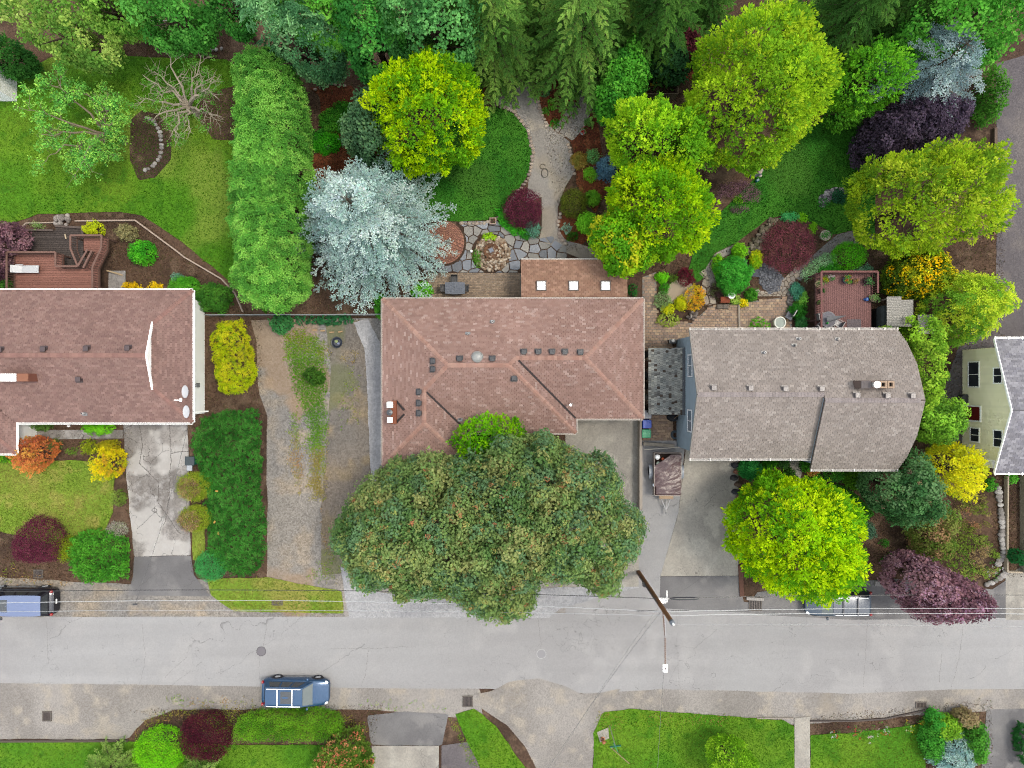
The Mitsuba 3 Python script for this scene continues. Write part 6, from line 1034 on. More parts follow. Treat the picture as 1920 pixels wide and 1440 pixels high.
for i, x in enumerate((1349, 1360)):
    p = P(x, 575, .1); MB().box(p[0], p[1], .13, .42, .34, .26, S(134, 124, 114) * (1 + .1 * i), ch=.05).put(thing('stone_block', ['grey stone block below the terracotta table, the left of two', 'grey stone block below the terracotta table, the right of two'][i], 'stone'), 'matte')
p, q = P(1385, 568, .1), P(1386, 617, .1); MB().beam((p[0], p[1], .12), (q[0], q[1], .12), .12, .16, S(196, 182, 168)).put(thing('timber_curb', 'pale timber curb dividing the paver patio', 'curb'), 'matte')
p = P(1462, 605, .5); k = thing('round_tub', 'round white tub of pale water on the paver patio', 'tub'); MB().lathe([(0, 0), (.36, 0), (.41, .5), (.42, .54), (.36, .54), (.34, .44), (0, .44)], S(236, 236, 226, g=1.3), (p[0], p[1], .06), 30).put(sub(k, 'basin'), 'satin', False); MB().lathe([(.345, .47), (0, .472)], S(206, 218, 210), (p[0], p[1], .06), 30).put(sub(k, 'water'), 'matte')
p = P(1481, 592, .5); k = thing('patio_chair', 'grey patio chair turned towards the round white tub', 'chair'); c = S(130, 132, 142)
MB().box(p[0], p[1], .45, .5, .5, .04, c, rz=-32, ch=.015).put(sub(k, 'seat'), 'matte'); MB().box(p[0] + .22, p[1] + .15, .72, .06, .5, .5, c * .8, rz=-32).put(sub(k, 'backrest'), 'satin')
for a in (13, 103, 193, 283): MB().beam((p[0] + .3 * math.cos(math.radians(a)), p[1] + .3 * math.sin(math.radians(a)), 0.05), (p[0] + .28 * math.cos(math.radians(a)), p[1] + .28 * math.sin(math.radians(a)), .45), .035, .035, c * .5).put(sub(k, 'leg'), 'satin')
p = P(1494, 443, .2); p = P(1546, 442, .3); k = pot(p[0], p[1], .05, .38, .42, S(222, 212, 196), 'large round cream pot on the edge of the right lawn', [(70, 150, 60)], None, 5)
p = P(1093, 247, .3); pot(p[0], p[1], .05, .22, .3, S(206, 206, 210), 'pale pot of red flowers in the right bark bed', [(80, 140, 60)], [(220, 40, 50), (240, 90, 90)], 6)
p = P(924, 414, .3); k = thing('flower_box', 'square cream box of pink flowers at the lower edge of the round lawn', 'planter'); mb = MB()
for dx, dy, sx, sy in ((0, .2, .46, .05), (0, -.2, .46, .05), (.205, 0, .05, .35), (-.205, 0, .05, .35)): mb.box(p[0] + dx, p[1] + dy, .17, sx, sy, .34, S(214, 186, 170), rz=0)
mb.box(p[0], p[1], .24, .36, .35, .04, S(80, 60, 50)).put(sub(k, 'box'), 'matte'); r = np.random.default_rng(9); q = np.c_[p[0] + r.uniform(-.15, .15, 16), p[1] + r.uniform(-.15, .15, 16), r.uniform(.28, .4, 16)]; m = MB(); scatter(m, tmpl('fine', r, k=8), q, frames(np.tile([0, 0, 1.], (16, 1)), None, r), .09, np.array([S(c_, g=1.5) for c_ in [(90, 150, 60), (220, 60, 90), (110, 170, 70), (236, 120, 150)]])[r.integers(0, 4, 16)], r); m.put(sub(k, 'blossoms'), 'leaf')
p = P(1020, 322, 0); k = thing('wire_sculpture', 'dark curled metal loops lying on the grey garden path', 'sculpture'); t = np.linspace(0, 2 * np.pi, 22)
MB().tube(np.c_[p[0] + .05 + .24 * np.cos(t), p[1] - .12 + .32 * np.sin(t), .08 + .03 * np.sin(2 * t)], .026, S(84, 74, 66), 6, False).put(sub(k, 'loop'), 'satin'); t = np.linspace(.4, 5.2, 16); MB().tube(np.c_[p[0] - .1 + .19 * np.cos(t), p[1] + .36 + .17 * np.sin(t), .1 + .0 * t], .024, S(110, 96, 70), 6, False).put(sub(k, 'loop'), 'satin')
p = P(614, 275, .3); MB().blob((p[0], p[1], .3), (.2, .22, .14), S(110, 100, 112), 2, .2).put(thing('garden_stone', 'dark rounded stone on the low bright green mound', 'stone'), 'matte')
# statue group half hidden below the tallest golden tree
p = P(1416, 327, .5); k = thing('garden_statue', 'pale garden figure with a grey skirt and teal base by the right lawn', 'statue')
MB().lathe([(.0, 0), (.2, 0), (.12, .5), (.1, .75), (0, .8)], S(112, 120, 134), (p[0] - .1, p[1], .05), 14, np.array([[.8, 0, .6], [0, 1, 0], [-.6, 0, .8]])).put(sub(k, 'skirt'), 'matte', False); MB().blob((p[0] + .3, p[1] + .12, .62), (.16, .15, .14), S(214, 196, 184), 2, .1).blob((p[0] + .36, p[1] - .08, .5), (.13, .12, .12), S(226, 214, 204), 2, .1, 3).blob((p[0] + .42, p[1] + .3, .6), (.12, .18, .12), S(196, 186, 186), 2, .1, 5).put(sub(k, 'figure'), 'matte', True); MB().box(p[0] + .25, p[1] - .35, .2, .26, .2, .3, S(24, 116, 124), rz=25, ch=.04).put(sub(k, 'base'), 'satin')
# wooden pen with a yellow toy
k = thing('wooden_pen', 'weathered wooden pen under the firs beside the tallest yellow-green tree', 'pen')
for a, b in (((1200, 178), (1270, 178)), ((1200, 150), (1200, 178)), ((1270, 150), (1270, 178))): p, q = P(*a, .8), P(*b, .8); MB().beam((p[0], p[1], .55), (q[0], q[1], .55), .06, 1.0, S(122, 108, 92)).put(sub(k, 'board'), 'matte')
p = P(1226, 156, .4); k = thing('toy_truck', 'small yellow toy in the wooden pen', 'toy'); MB().box(p[0], p[1], .28, .5, .24, .2, S(236, 190, 40, g=1.2), ch=.04).put(sub(k, 'body'), 'satin'); MB().box(p[0] - .02, p[1], .42, .26, .2, .12, S(60, 60, 62), ch=.03).put(sub(k, 'seat'), 'satin')
# ---------------------------------------------------------------- decks
def railing(key, a, b, z, h, c, sp=.115, name='railing', posts=True, capw=.13):
    a, b = np.array(a[:2]), np.array(b[:2]); L = np.linalg.norm(b - a); d = (b - a) / L; k = sub(key, name)
    MB().beam((*a, z + h), (*b, z + h), capw, .045, c * 1.12).put(k, 'matte'); MB().beam((*a, z + .1), (*b, z + .1), .045, .08, c * .9).put(sub(k, 'bottom_rail'), 'matte')
    for i in range(int(L / sp)): q = a + d * (i + .5) * L / int(L / sp); MB().box(q[0], q[1], z + h / 2 + .03, .036, .036, h - .12, c * .85, rz=math.degrees(math.atan2(d[1], d[0]))).put(sub(k, 'baluster'), 'matte')
def planks(key, pg, z, pitch, c, along='x', name='plank', t=.035, jit=.07):
    x0, y0, x1, y1 = pg.bounds; r = np.random.default_rng(int(abs(x0 * 77) + pg.area * 10)); e = (y0, y1) if along == 'x' else (x0, x1)
    for s in np.arange(e[0], e[1], pitch):
        st = sbox(x0 - 1, s + .008, x1 + 1, min(s + pitch, e[1]) - .008) if along == 'x' else sbox(s + .008, y0 - 1, min(s + pitch, e[1]) - .008, y1 + 1); g = st.intersection(pg)
        for q in getattr(g, 'geoms', [g]):
            if q.geom_type == 'Polygon' and q.area > .02: MB().prism(q, z - t, z + r.uniform(-.003, .003), c * (1 + jit * r.normal())).put(sub(key, name), 'matte')
DK = S(166, 116, 102); RC_ = S(128, 98, 88)
k = thing('raised_deck', 'raised reddish-brown deck with a stepped railing behind the white-trimmed house', 'deck'); zd = 1.2
fp = poly([(29, 477), (119, 477), (119, 504), (160, 504), (178, 472), (157, 470), (157, 446), (204, 446), (203, 470), (187, 504), (187, 556), (29, 556)], zd); planks(k, fp, zd, .165, DK)
MB().prism(fp.buffer(-.04), zd - .22, zd - .05, RC_ * .6).put(sub(k, 'joist_frame'), 'matte'); W_ = lambda a, b: P(a, b, zd)
RCs = RC_ * 1.1
for a, b in (((29, 556), (29, 477)), ((29, 477), (119, 477)), ((119, 477), (119, 503)), ((119, 503), (160, 503)), ((160, 503), (146.5, 470)), ((146.5, 470), (146.5, 446)), ((146.5, 446), (204, 446)), ((204, 446), (203, 470)), ((203, 470), (187, 504)), ((187, 504), (187, 552)), ((160, 503), (178, 472)), ((170, 506), (186, 474))): railing(k, W_(*a), W_(*b), zd, .88, RCs, .16)
for a in ((31, 479), (117, 479), (157, 503), (148, 448), (202, 448), (187, 540)): p = W_(*a); MB().box(p[0], p[1], zd / 2, .12, .12, zd, RC_ * .8).put(sub(k, 'post'), 'matte')
k = thing('old_deck', 'lower dark weathered grey deck beyond the raised deck', 'deck'); fp = poly([(60, 433), (104, 432), (104, 424), (150, 426), (156, 430), (156, 474), (170, 505), (120, 505), (118, 478), (58, 478)], .3); planks(k, fp, .3, .15, S(92, 82, 78), jit=.12); MB().prism(fp.buffer(-.05), .0, .25, S(60, 52, 48)).put(sub(k, 'joist_frame'), 'matte')
for a, b in (((44, 431), (100, 432)), ((104, 424), (154, 427)), ((155, 427), (156, 442))): p, q = P(*a, .4), P(*b, .4); MB().beam((p[0], p[1], .36), (q[0], q[1], .36), .14, .22, S(112, 98, 92)).put(sub(k, 'edge_board'), 'matte')
p = P(122, 443, .4); MB().box(p[0], p[1], .35, .09, .36, .05, S(222, 202, 170), rz=12).put(thing('wood_offcut', 'short pale piece of wood lying on the dark old deck', 'plank'), 'matte')
p, q = P(203, 508, .3), P(230, 516, .1); MB().beam((p[0], p[1], .5), (q[0], q[1], .1), .09, .05, S(216, 188, 150)).put(thing('pale_pole', 'pale wooden pole leaning from the raised deck stair to the slab', 'pole'), 'matte'); sheet('concrete_pad', poly([(205, 508), (236, 508), (236, 545), (204, 545)]), .08, 'old_concrete')
k = thing('sun_lounger', 'white sun lounger on the raised deck of the white-trimmed house', 'sun lounger'); c = S(214, 216, 218, g=1.15)
for (x0, x1, za, zb, nm) in ((23, 41, .62, .36, 'backrest'), (41, 72, .36, .36, 'seat')):
    p, q = P(x0, 504.5, zd + .4), P(x1, 504.5, zd + .4); MB().beam((p[0], p[1], zd + za), (q[0] - .01, q[1], zd + zb), .52, .035, c).put(sub(k, nm), 'satin')
for x in (26, 69):
    for y in (498, 511): p = P(x, y, zd + .3); MB().box(p[0], p[1], zd + .17, .04, .04, .34, c * .7).put(sub(k, 'leg'), 'satin')
for y in (497, 512): p, q = P(33, y, zd + .3), P(47, y, zd + .3); MB().beam((p[0], p[1], zd + .5), (q[0], q[1], zd + .5), .05, .03, c * .9).put(sub(k, 'armrest'), 'satin')
k = thing('railed_deck', 'dusky reddish deck with potted plants and a railing behind the taupe-roofed house', 'deck'); zr_ = 1.5; DK2 = S(154, 112, 110)
fp = poly([(1529, 512), (1634, 512), (1634, 624), (1529, 624)], zr_); planks(k, fp, zr_, .15, DK2, 'y', jit=.03); MB().prism(fp.buffer(-.04), zr_ - .25, zr_ - .05, DK2 * .5).put(sub(k, 'joist_frame'), 'matte'); W2 = lambda a, b: P(a, b, zr_)
for a, b in (((1530, 624), (1530, 513)), ((1530, 513), (1634, 513)), ((1634, 513), (1634, 552))): railing(k, W2(*a), W2(*b), zr_, .88, S(140, 96, 94), .15)
for a in ((1531, 515), (1632, 515), (1531, 600)): p = W2(*a); MB().box(p[0], p[1], zr_ / 2, .12, .12, zr_, S(110, 80, 78)).put(sub(k, 'post'), 'matte')
PD = zr_
for (a, rad, c, pal, bl, lb) in [((1536, 532), .27, S(206, 170, 150), [(96, 150, 80)], None, 'large cream-rimmed pot at the left rail of the right deck'), ((1546, 524), .22, S(120, 90, 70), [(70, 150, 60)], [(236, 220, 40)], 'pot of yellow flowers in the left corner of the right deck'), ((1558, 522), .22, S(140, 120, 110), [(90, 150, 80)], [(244, 240, 240), (236, 180, 200)], 'pot of white and pink flowers at the back rail of the right deck'),
                                 ((1588, 524), .3, S(90, 90, 110), [(90, 160, 60), (110, 170, 60)], [(230, 110, 50), (230, 200, 50)], 'largest pot of mixed orange flowers at the back rail of the right deck'), ((1604, 527), .2, S(120, 100, 90), [(180, 140, 90), (150, 120, 70)], None, 'pot of dry bronze grass at the back rail of the right deck'), ((1628, 527), .3, S(70, 60, 60), [(130, 180, 110), (90, 150, 90)], None, 'dark pot with a pale green plant in the right corner of the right deck'),
                                 ((1541, 545), .18, S(90, 76, 70), [(50, 116, 44)], None, 'small dark green potted plant at the left side of the right deck'), ((1536, 567), .16, S(80, 60, 56), [(96, 150, 60)], None, 'smallest potted plant at the left side of the right deck'), ((1638, 559), .28, S(120, 110, 90), [(150, 190, 110), (110, 160, 90)], None, 'leafy pot next to the blue watering can')]:
    p = P(*a, PD + .3); pot(p[0], p[1], PD, rad, .32, c, lb, pal, bl, int(a[0]))
p = P(1626, 561, PD + .2); k = thing('watering_can', 'bright blue watering can on the right deck', 'watering can'); MB().lathe([(0, 0), (.13, 0), (.12, .22), (.05, .25), (0, .25)], S(40, 110, 200), (p[0], p[1], PD), 16).put(sub(k, 'body'), 'satin'); MB().tube([(p[0] - .1, p[1], PD + .06), (p[0] - .28, p[1], PD + .26)], .025, S(40, 110, 200), 8).put(sub(k, 'spout'), 'satin')
# glass patio table with folded umbrella and chairs
p = P(1553, 599, PD + .72); k = thing('patio_table', 'round glass patio table with a folded umbrella on the right deck', 'table'); MB().lathe([(0, 0), (.52, 0), (.54, .015), (.52, .03), (0, .03)], S(140, 138, 148), (p[0], p[1], PD + .7), 30).put(sub(k, 'tabletop'), 'matte')
MB().tube([(p[0] + .54 * math.cos(t), p[1] + .54 * math.sin(t), PD + .715) for t in np.linspace(0, 2 * np.pi, 25)], .018, S(110, 108, 118), 6, False).put(sub(k, 'rim'), 'satin')
for a in (45, 135, 225, 315): c_, s_ = math.cos(math.radians(a)), math.sin(math.radians(a)); MB().beam((p[0] + .45 * c_, p[1] + .45 * s_, PD), (p[0] + .35 * c_, p[1] + .35 * s_, PD + .7), .03, .03, S(90, 90, 96)).put(sub(k, 'leg'), 'satin')
um = thing('folded_umbrella', 'folded grey striped umbrella lying across the glass patio table', 'umbrella')
MB().tube([(p[0] - .1, p[1] - .02, PD + .9), (p[0] + .2, p[1] + .04, PD + 1.25), (p[0] + .55, p[1] + .12, PD + 1.9)], [.17, .15, .035], S(176, 176, 180), 12).put(sub(um, 'canopy'), 'matte'); MB().tube([(p[0] - .08, p[1] - .02, PD + .02), (p[0] + .58, p[1] + .125, PD + 1.98)], .02, S(220, 220, 220), 8).put(sub(um, 'pole'), 'satin')
for i in range(4): o = (i - 1.5) * .07; MB().tube([(p[0] - .08, p[1] + o, PD + 1.06), (p[0] + .2, p[1] + .05 + o, PD + 1.4 - abs(o)), (p[0] + .5, p[1] + .12 + o * .3, PD + 1.86)], .014, S(120, 120, 128), 5).put(sub(um, 'fold'), 'matte')
pp = P(1551, 606, PD + .8); k = thing('glass_bottle', 'green bottle standing on the glass patio table', 'bottle'); MB().lathe([(0, 0), (.07, 0), (.07, .16), (.03, .22), (.03, .28), (0, .28)], S(30, 190, 70), (pp[0], pp[1], PD + .735), 14).put(k, 'satin')
def patio_chair(x, y, z, ang, c, label, group, seat=.46, hb=.45):
    k = thing('patio_chair', label, 'chair', group); R = math.radians(ang); f = lambda a, b: (x + a * math.cos(R) - b * math.sin(R), y + a * math.sin(R) + b * math.cos(R))
    MB().box(*f(0, 0), z + .43, .46, seat, .035, c, rz=ang, ch=.012).put(sub(k, 'seat'), 'satin'); MB().box(*f(-.23, 0), z + .43 + hb / 2, .035, seat, hb, c * .85, rz=ang).put(sub(k, 'backrest'), 'satin')
    for a in (-.2, .2):
        for b in (-.2, .2): MB().box(*f(a, b), z + .21, .03, .03, .42, c * .5, rz=ang).put(sub(k, 'leg'), 'satin')
    for b in (-.24, .24): MB().box(*f(0, b), z + .62, .42, .035, .03, c * .7, rz=ang).put(sub(k, 'armrest'), 'satin')
for a, ang, lb in (((1537, 594), 10, 'grey mesh chair tucked at the left of the glass patio table'), ((1538, 611), 50, 'grey mesh chair below left of the glass patio table'), ((1555, 616), 95, 'grey mesh chair against the taupe roof edge below the glass table'), ((1571, 607), 150, 'grey mesh chair below right of the glass patio table')): p = P(*a, PD + .4); patio_chair(p[0], p[1], PD, ang, S(128, 124, 134), lb, 'mesh chairs round the glass patio table')
p = P(1601, 608, PD); MB().box(p[0], p[1], PD + .012, 1.0, .7, .016, S(128, 116, 122)).put(thing('door_mat', 'large grey mat on the right deck by the house', 'mat'), 'matte')
p = P(1645, 590, .6); k = thing('barbecue', 'dark covered barbecue in the corner between the right deck and the corrugated panels', 'barbecue'); MB().box(p[0], p[1] - .3, 1.6, .8, 1.6, .9, S(70, 78, 80), ch=.12).put(sub(k, 'cover'), 'matte'); MB().box(p[0], p[1] - .3, .6, .7, 1.4, 1.1, S(40, 40, 42)).put(sub(k, 'cabinet'), 'satin')
# dining table on the brick patio
p = P(853, 540, .75); k = thing('dining_table', 'slatted slate-grey dining table on the brick patio', 'table'); n = 12; w, d = 1.42, .88
for i in range(n):
    x = (i + .5) / n - .5; hw = d / 2 * (1 - .10 * (2 * x) ** 2); MB().box(p[0] + x * w, p[1], .735, w / n - .008, 2 * hw, .03, S(98, 106, 122) * rs.uniform(.95, 1.05)).put(sub(k, 'slat'), 'satin')
for dx in (-.55, .55):
    for dy in (-.32, .32): MB().box(p[0] + dx, p[1] + dy, .39, .05, .05, .66, S(50, 52, 58)).put(sub(k, 'leg'), 'satin')
MB().lathe([(0, 0), (.03, 0), (.03, .01), (0, .01)], BLACK, (p[0], p[1], .752), 10).put(sub(k, 'umbrella_hole'), 'satin')
for a, ang, lb in (((852, 523), -90, 'black metal chair at the garden side of the slate-grey table'), ((833, 541), 0, 'black metal chair at the left end of the slate-grey table'), ((873, 541), 180, 'black metal chair at the right end of the slate-grey table')): q = P(*a, .4); patio_chair(q[0], q[1], .08, ang, S(40, 36, 36), lb, 'black chairs round the slate-grey table')
# ---------------------------------------------------------------- cars
def car(key_label, x, y, ang, L, W, H, col, seed, roofcol=None, hood=.24, rear=.04, rack=True, sunroof=True, van=False, barcol=None):
    k = thing('parked_car', key_label, 'car'); R = math.radians(ang); RM = np.array([[math.cos(R), -math.sin(R), 0], [math.sin(R), math.cos(R), 0], [0, 0, 1.0]])
    def put(mb, key, b, sm=False):
        mb.v = [v @ RM.T + [x, y, .03] for v in mb.v]; mb.put(key, b, sm)
    ts = np.array([0, .012, .04, .10, .2, .35, .5, .65, .78, .88, .95, .985, 1.0]); wf = np.array([.80, .87, .93, .97, .99, 1, 1, 1, .99, .96, .90, .80, .66]) * W / 2      # t = 0 tail .. 1 nose
    zb = .22 + .06 * (ts > .9); belt = .62 * H; nose = .43 * H
    zt = np.where(ts < 1 - hood, belt, belt - (belt - nose) * ((ts - 1 + hood) / hood) ** 1.6) - .10 * H * (ts < .02)
    m = 20; th = np.linspace(0, 2 * np.pi, m, endpoint=False); se = lambda v, p: np.sign(v) * np.abs(v) ** p; V = []
    for t, w, a, b in zip(ts, wf, zb, zt): V.append(np.c_[np.full(m, (t - .5) * L), w * se(np.cos(th), .45), (a + b) / 2 + (b - a) / 2 * se(np.sin(th), .38)])
    V = np.vstack(V); F = [[i * m + j, i * m + (j + 1) % m, (i + 1) * m + (j + 1) % m, (i + 1) * m + j] for i in range(len(ts) - 1) for j in range(m)]
    mb = MB(); mb.add(V, F, col).add(V[:m], [[0, j + 1, j] for j in range(1, m - 1)], col).add(V[-m:], [[0, j, j + 1] for j in range(1, m - 1)], col); put(mb, sub(k, 'body'), 'paint', True); bk = k + '__body'
    # cabin: base ring at the belt, roof ring above
    x0, x1 = (-.5 + rear) * L, (.5 - hood) * L + .12; r0, r1 = x0 + (.30 if not van else .22), x1 - (.62 if not van else .7); wb, wr = W / 2 * .93, W / 2 * .74; z0, z1 = belt - .06, H - .03
    def roofpt(u, v): return np.c_[r0 + (r1 - r0) * u, (v - .5) * 2 * wr * (1 - .06 * (2 * u - 1) ** 4), z1 + .05 * (1 - (2 * v - 1) ** 2) * (1 - .5 * (2 * u - 1) ** 2) - .04 * np.clip(1 - u * 6, 0, 1) - .03 * np.clip((u - .85) * 6, 0, 1)]
    c = [(x0, -wb, z0), (x1, -wb * .97, z0 - .02), (x1, wb * .97, z0 - .02), (x0, wb, z0)]; t_ = [(r0, -wr * .94, z1 - .04), (r1, -wr * .94, z1 - .03), (r1, wr * .94, z1 - .03), (r0, wr * .94, z1 - .04)]
    mb = MB(); mb.add(np.array(c + t_), [[0, 1, 5, 4], [1, 2, 6, 5], [2, 3, 7, 6], [3, 0, 4, 7]], col * .9); put(mb, sub(k, 'pillars'), 'paint')
    mb = MB(); mb.grid(roofpt, 12, 8, roofcol if roofcol is not None else col); put(mb, sub(k, 'roof'), 'paint', True)
    c, t_ = np.array(c), np.array(t_); GLc = np.array([.018, .022, .026])
    def pane(name, a0, a1, b1, b0, s0=.06, s1=.94, h0=.14, h1=.90, gc=GLc, off=.012):
        a0, a1, b0, b1 = map(np.asarray, (a0, a1, b0, b1)); f = lambda s, h: (a0 + (a1 - a0) * s) * (1 - h) + (b0 + (b1 - b0) * s) * h; nrm = np.cross(a1 - a0, b0 - a0); nrm = nrm / np.linalg.norm(nrm)
        if nrm[2] < 0: nrm = -nrm
        q = np.array([f(s0, h0), f(s1, h0), f(s1 - .02, h1), f(s0 + .02, h1)]) + nrm * off; mb = MB(); mb.add(np.r_[q, q - nrm * .01], [[0, 1, 2, 3], [0, 4, 5, 1], [1, 5, 6, 2], [2, 6, 7, 3], [3, 7, 4, 0]], gc); put(mb, sub(k, name), 'glass')
    pane('windshield', c[1], c[2], t_[2], t_[1], .05, .95, .06, .97, S(120, 132, 130)); pane('rear_window', c[3], c[0], t_[0], t_[3], .08, .92, .25, .92)
    for sd, (i, j) in enumerate(((0, 1), (3, 2))):
        for s0, s1 in ((.10, .36), (.38, .62), (.64, .86)): pane('side_window', c[i], c[j], t_[j], t_[i], s0, s1, .16, .86)
    for sx in (-.30, .315):
        for sy in (-1, 1):
            kk = sub(k, 'wheel'); yy = sy * (W / 2 - .10); Rw = np.array([[1, 0, 0], [0, 0, sy], [0, -sy, 0.]]); mb = MB(); mb.lathe([(0, -.1), (.30, -.11), (.34, -.08), (.35, 0), (.34, .085), (.30, .115), (.23, .11), (.22, .06), (0, .06)], BLACK * 1.3, (sx * L, yy, .33), 22, Rw); put(mb, kk, 'matte')
            mb = MB(); mb.lathe([(.22, .075), (.19, .08), (.04, .1), (0, .105)], np.array([.45, .46, .48]), (sx * L, yy, .33), 20, Rw)
            for q in range(5): a = q * 2 * np.pi / 5; mb.beam(np.array([sx * L, yy + sy * .105, .33]), np.array([sx * L + .2 * math.cos(a), yy + sy * .10, .33 + .2 * math.sin(a)]), .05, .02, np.array([.5, .51, .53]))
            put(mb, sub(kk, 'rim'), 'metal')
            mb = MB(); a = np.linspace(.1, np.pi - .1, 12); mb.tube(np.c_[sx * L + .40 * np.cos(a), np.full(12, sy * (W / 2 - .02)), .33 + .38 * np.sin(a)], .035, BLACK * 1.6, 6); put(mb, sub(k, 'wheel_arch'), 'matte')
    for sy in (-1, 1):
        mb = MB(); mb.blob((.445 * L, sy * W * .37, nose * .98), (.22, .14, .08), np.array([.6, .62, .64]), 2, .02); put(mb, sub(k, 'headlight'), 'glass', True)
        mb = MB(); mb.blob((-.482 * L, sy * W * .41, belt * .93), (.10, .11, .13), S(190, 24, 30), 2, .02); put(mb, sub(k, 'tail_light'), 'glass', True)
        mb = MB(); mb.blob((x1 - .42, sy * (W / 2 + .09), belt + .04), (.09, .12, .08), col, 2, .02); put(mb, sub(k, 'mirror'), 'paint', True)
        mb = MB(); mb.box(.02 * L, sy * (W / 2 + .002), .36, L * .4, .02, .035, np.array([.4, .41, .42])); put(mb, sub(k, 'sill_trim'), 'metal')
        if rack: mb = MB(); mb.beam((r0 + .12, sy * wr * .86, z1 + .08), (r1 - .1, sy * wr * .86, z1 + .07), .045, .05, np.array([.62, .63, .65])); put(mb, sub(k, 'roof_rail'), 'satin')
        mb = MB()
        for q in (.16, -.08): mb.box(q * L, sy * (W / 2 - .004), belt * .86, .16, .02, .035, col * .8)
    if rack and barcol is not None:
        for q in (.34, .74): xx = r0 + (r1 - r0) * q; mb = MB(); mb.beam((xx, -wr * .9, z1 + .12), (xx, wr * .9, z1 + .12), .07, .035, barcol); put(mb, sub(k, 'roof_bar'), 'satin')
    if sunroof:
        a, b = (.42, .72) if not van else (.80, .97); u, v = np.meshgrid([a, b], [.2, .8], indexing='ij'); q = roofpt(u.ravel(), v.ravel()) + [0, 0, .018]; mb = MB(); mb.add(q, [[0, 1, 3, 2]], GLc); put(mb, sub(k, 'sunroof'), 'glass')
    mb = MB(); mb.box(.5 * L - .06, 0, .52, .06, W * .5, .16, BLACK * 1.5, ch=.02); put(mb, sub(k, 'grille'), 'satin'); mb = MB(); mb.box(-.5 * L + .0, 0, .62, .03, .34, .12, WHITE); put(mb, sub(k, 'licence_plate'), 'satin')
    mb = MB(); mb.box(.5 * L - .10, 0, .36, .12, W * .78, .14, BLACK * 1.4, ch=.04); put(mb, sub(k, 'bumper'), 'satin')
    return k
p = P(553, 1302, .9); car('blue crossover with pale roof bars parked on the verge above the long low hedge', p[0], p[1] + .1, -1, 4.7, 1.9, 1.66, S(40, 98, 150, g=.9), 1, barcol=np.array([.74, .75, .76]))
p = P(34, 1132, .9); car('dark blue van with a shiny roof parked at the left edge of the road', p[0], p[1] + .1, 180, 5.1, 1.98, 1.76, S(34, 38, 60, g=.7), 2, roofcol=S(120, 136, 176, g=1.3), van=True, rack=False)
p = P(1572, 1132, .8); car('silver-roofed blue car half hidden under the brilliant yellow maple', p[0], p[1] + .05, 180, 4.6, 1.86, 1.6, S(60, 82, 104), 3, roofcol=S(112, 118, 130), barcol=np.array([.05, .05, .06]), sunroof=False)
# ---------------------------------------------------------------- trailer with a tarp
k = thing('utility_trailer', 'small open trailer part covered with a brown tarp on the taupe house driveway', 'trailer'); x0, y1, _ = P(1226, 849, .9); x1, y0, _ = P(1276, 928, .9); cx, cy = (x0 + x1) / 2, (y0 + y1) / 2; w, d = x1 - x0, y1 - y0
MB().box(cx, cy, .52, w, d, .08, S(90, 70, 60)).put(sub(k, 'bed'), 'matte')
for sx, sy, a, b in ((0, d / 2, w, .04), (0, -d / 2, w, .04), (w / 2, 0, .04, d - .04), (-w / 2, 0, .04, d - .04)): MB().box(cx + sx, cy + sy, .82, a, b, .52, S(176, 160, 150)).put(sub(k, 'side_panel'), 'satin')
for sx in (-1, 1):
    kk = sub(k, 'wheel'); MB().lathe([(0, -.09), (.28, -.1), (.31, 0), (.28, .1), (0, .1)], BLACK * 1.4, (cx + sx * (w / 2 + .16), cy + .1, .34), 18, np.array([[0, 0, 1.], [0, 1, 0], [-1, 0, 0]])).put(kk, 'matte')
    a = np.linspace(.1, np.pi - .1, 10); mb = MB(); q = np.c_[np.full(10, cx + sx * (w / 2 + .17)), cy + .1 + .52 * np.cos(a), .36 + .4 * np.sin(a)]
    V = np.r_[q - [.12, 0, 0], q + [.12, 0, 0]]; mb.add(V, [[i, i + 1, 11 + i, 10 + i] for i in range(9)], S(164, 172, 184)).put(sub(k, 'fender'), 'satin')
tx, ty, _ = P(1249, 957, .5)
for sx in (-.5, .5): MB().beam((cx + sx * .8, y0 - .15, .48), (tx, ty, .46), .05, .06, S(190, 190, 196)).put(sub(k, 'tongue'), 'satin')
MB().beam((tx, y0 - .1, .49), (tx, ty - .2, .49), .045, .05, S(190, 188, 190)).box(tx, ty - .2, .52, .1, .16, .1, S(150, 150, 154), ch=.02).put(sub(k, 'hitch'), 'satin'); MB().box(cx - .02, y0 - .17, .62, 1.0, .3, .2, S(206, 178, 150), ch=.02).put(sub(k, 'tool_box'), 'matte')
tp = thing('tarp', 'crumpled brown tarp over the lower part of the trailer', 'tarp'); r = np.random.default_rng(12)
def tarp(u, v):
    X = x0 + .0 + (w + .02) * u; Y = y0 - .05 + (d * .98) * v - (d * .45) * np.clip(.6 - u, 0, 1) * v; q = np.c_[X * 1.3 + Y * .6, Y * 3.2 - X * .9, X * 0]
    return np.c_[X, Y, 1.04 + .22 * (meshkit.fbm(q, 4, 5) - .35) + .10 * np.sin(np.pi * u) - .22 * (np.clip(.06 - v, 0, 1) / .06) - .45 * (np.clip(.04 - u, 0, 1) / .04) * (v < .3)]
MB().grid(tarp, 40, 52, S(112, 86, 88)).put(tp, 'satin', True)
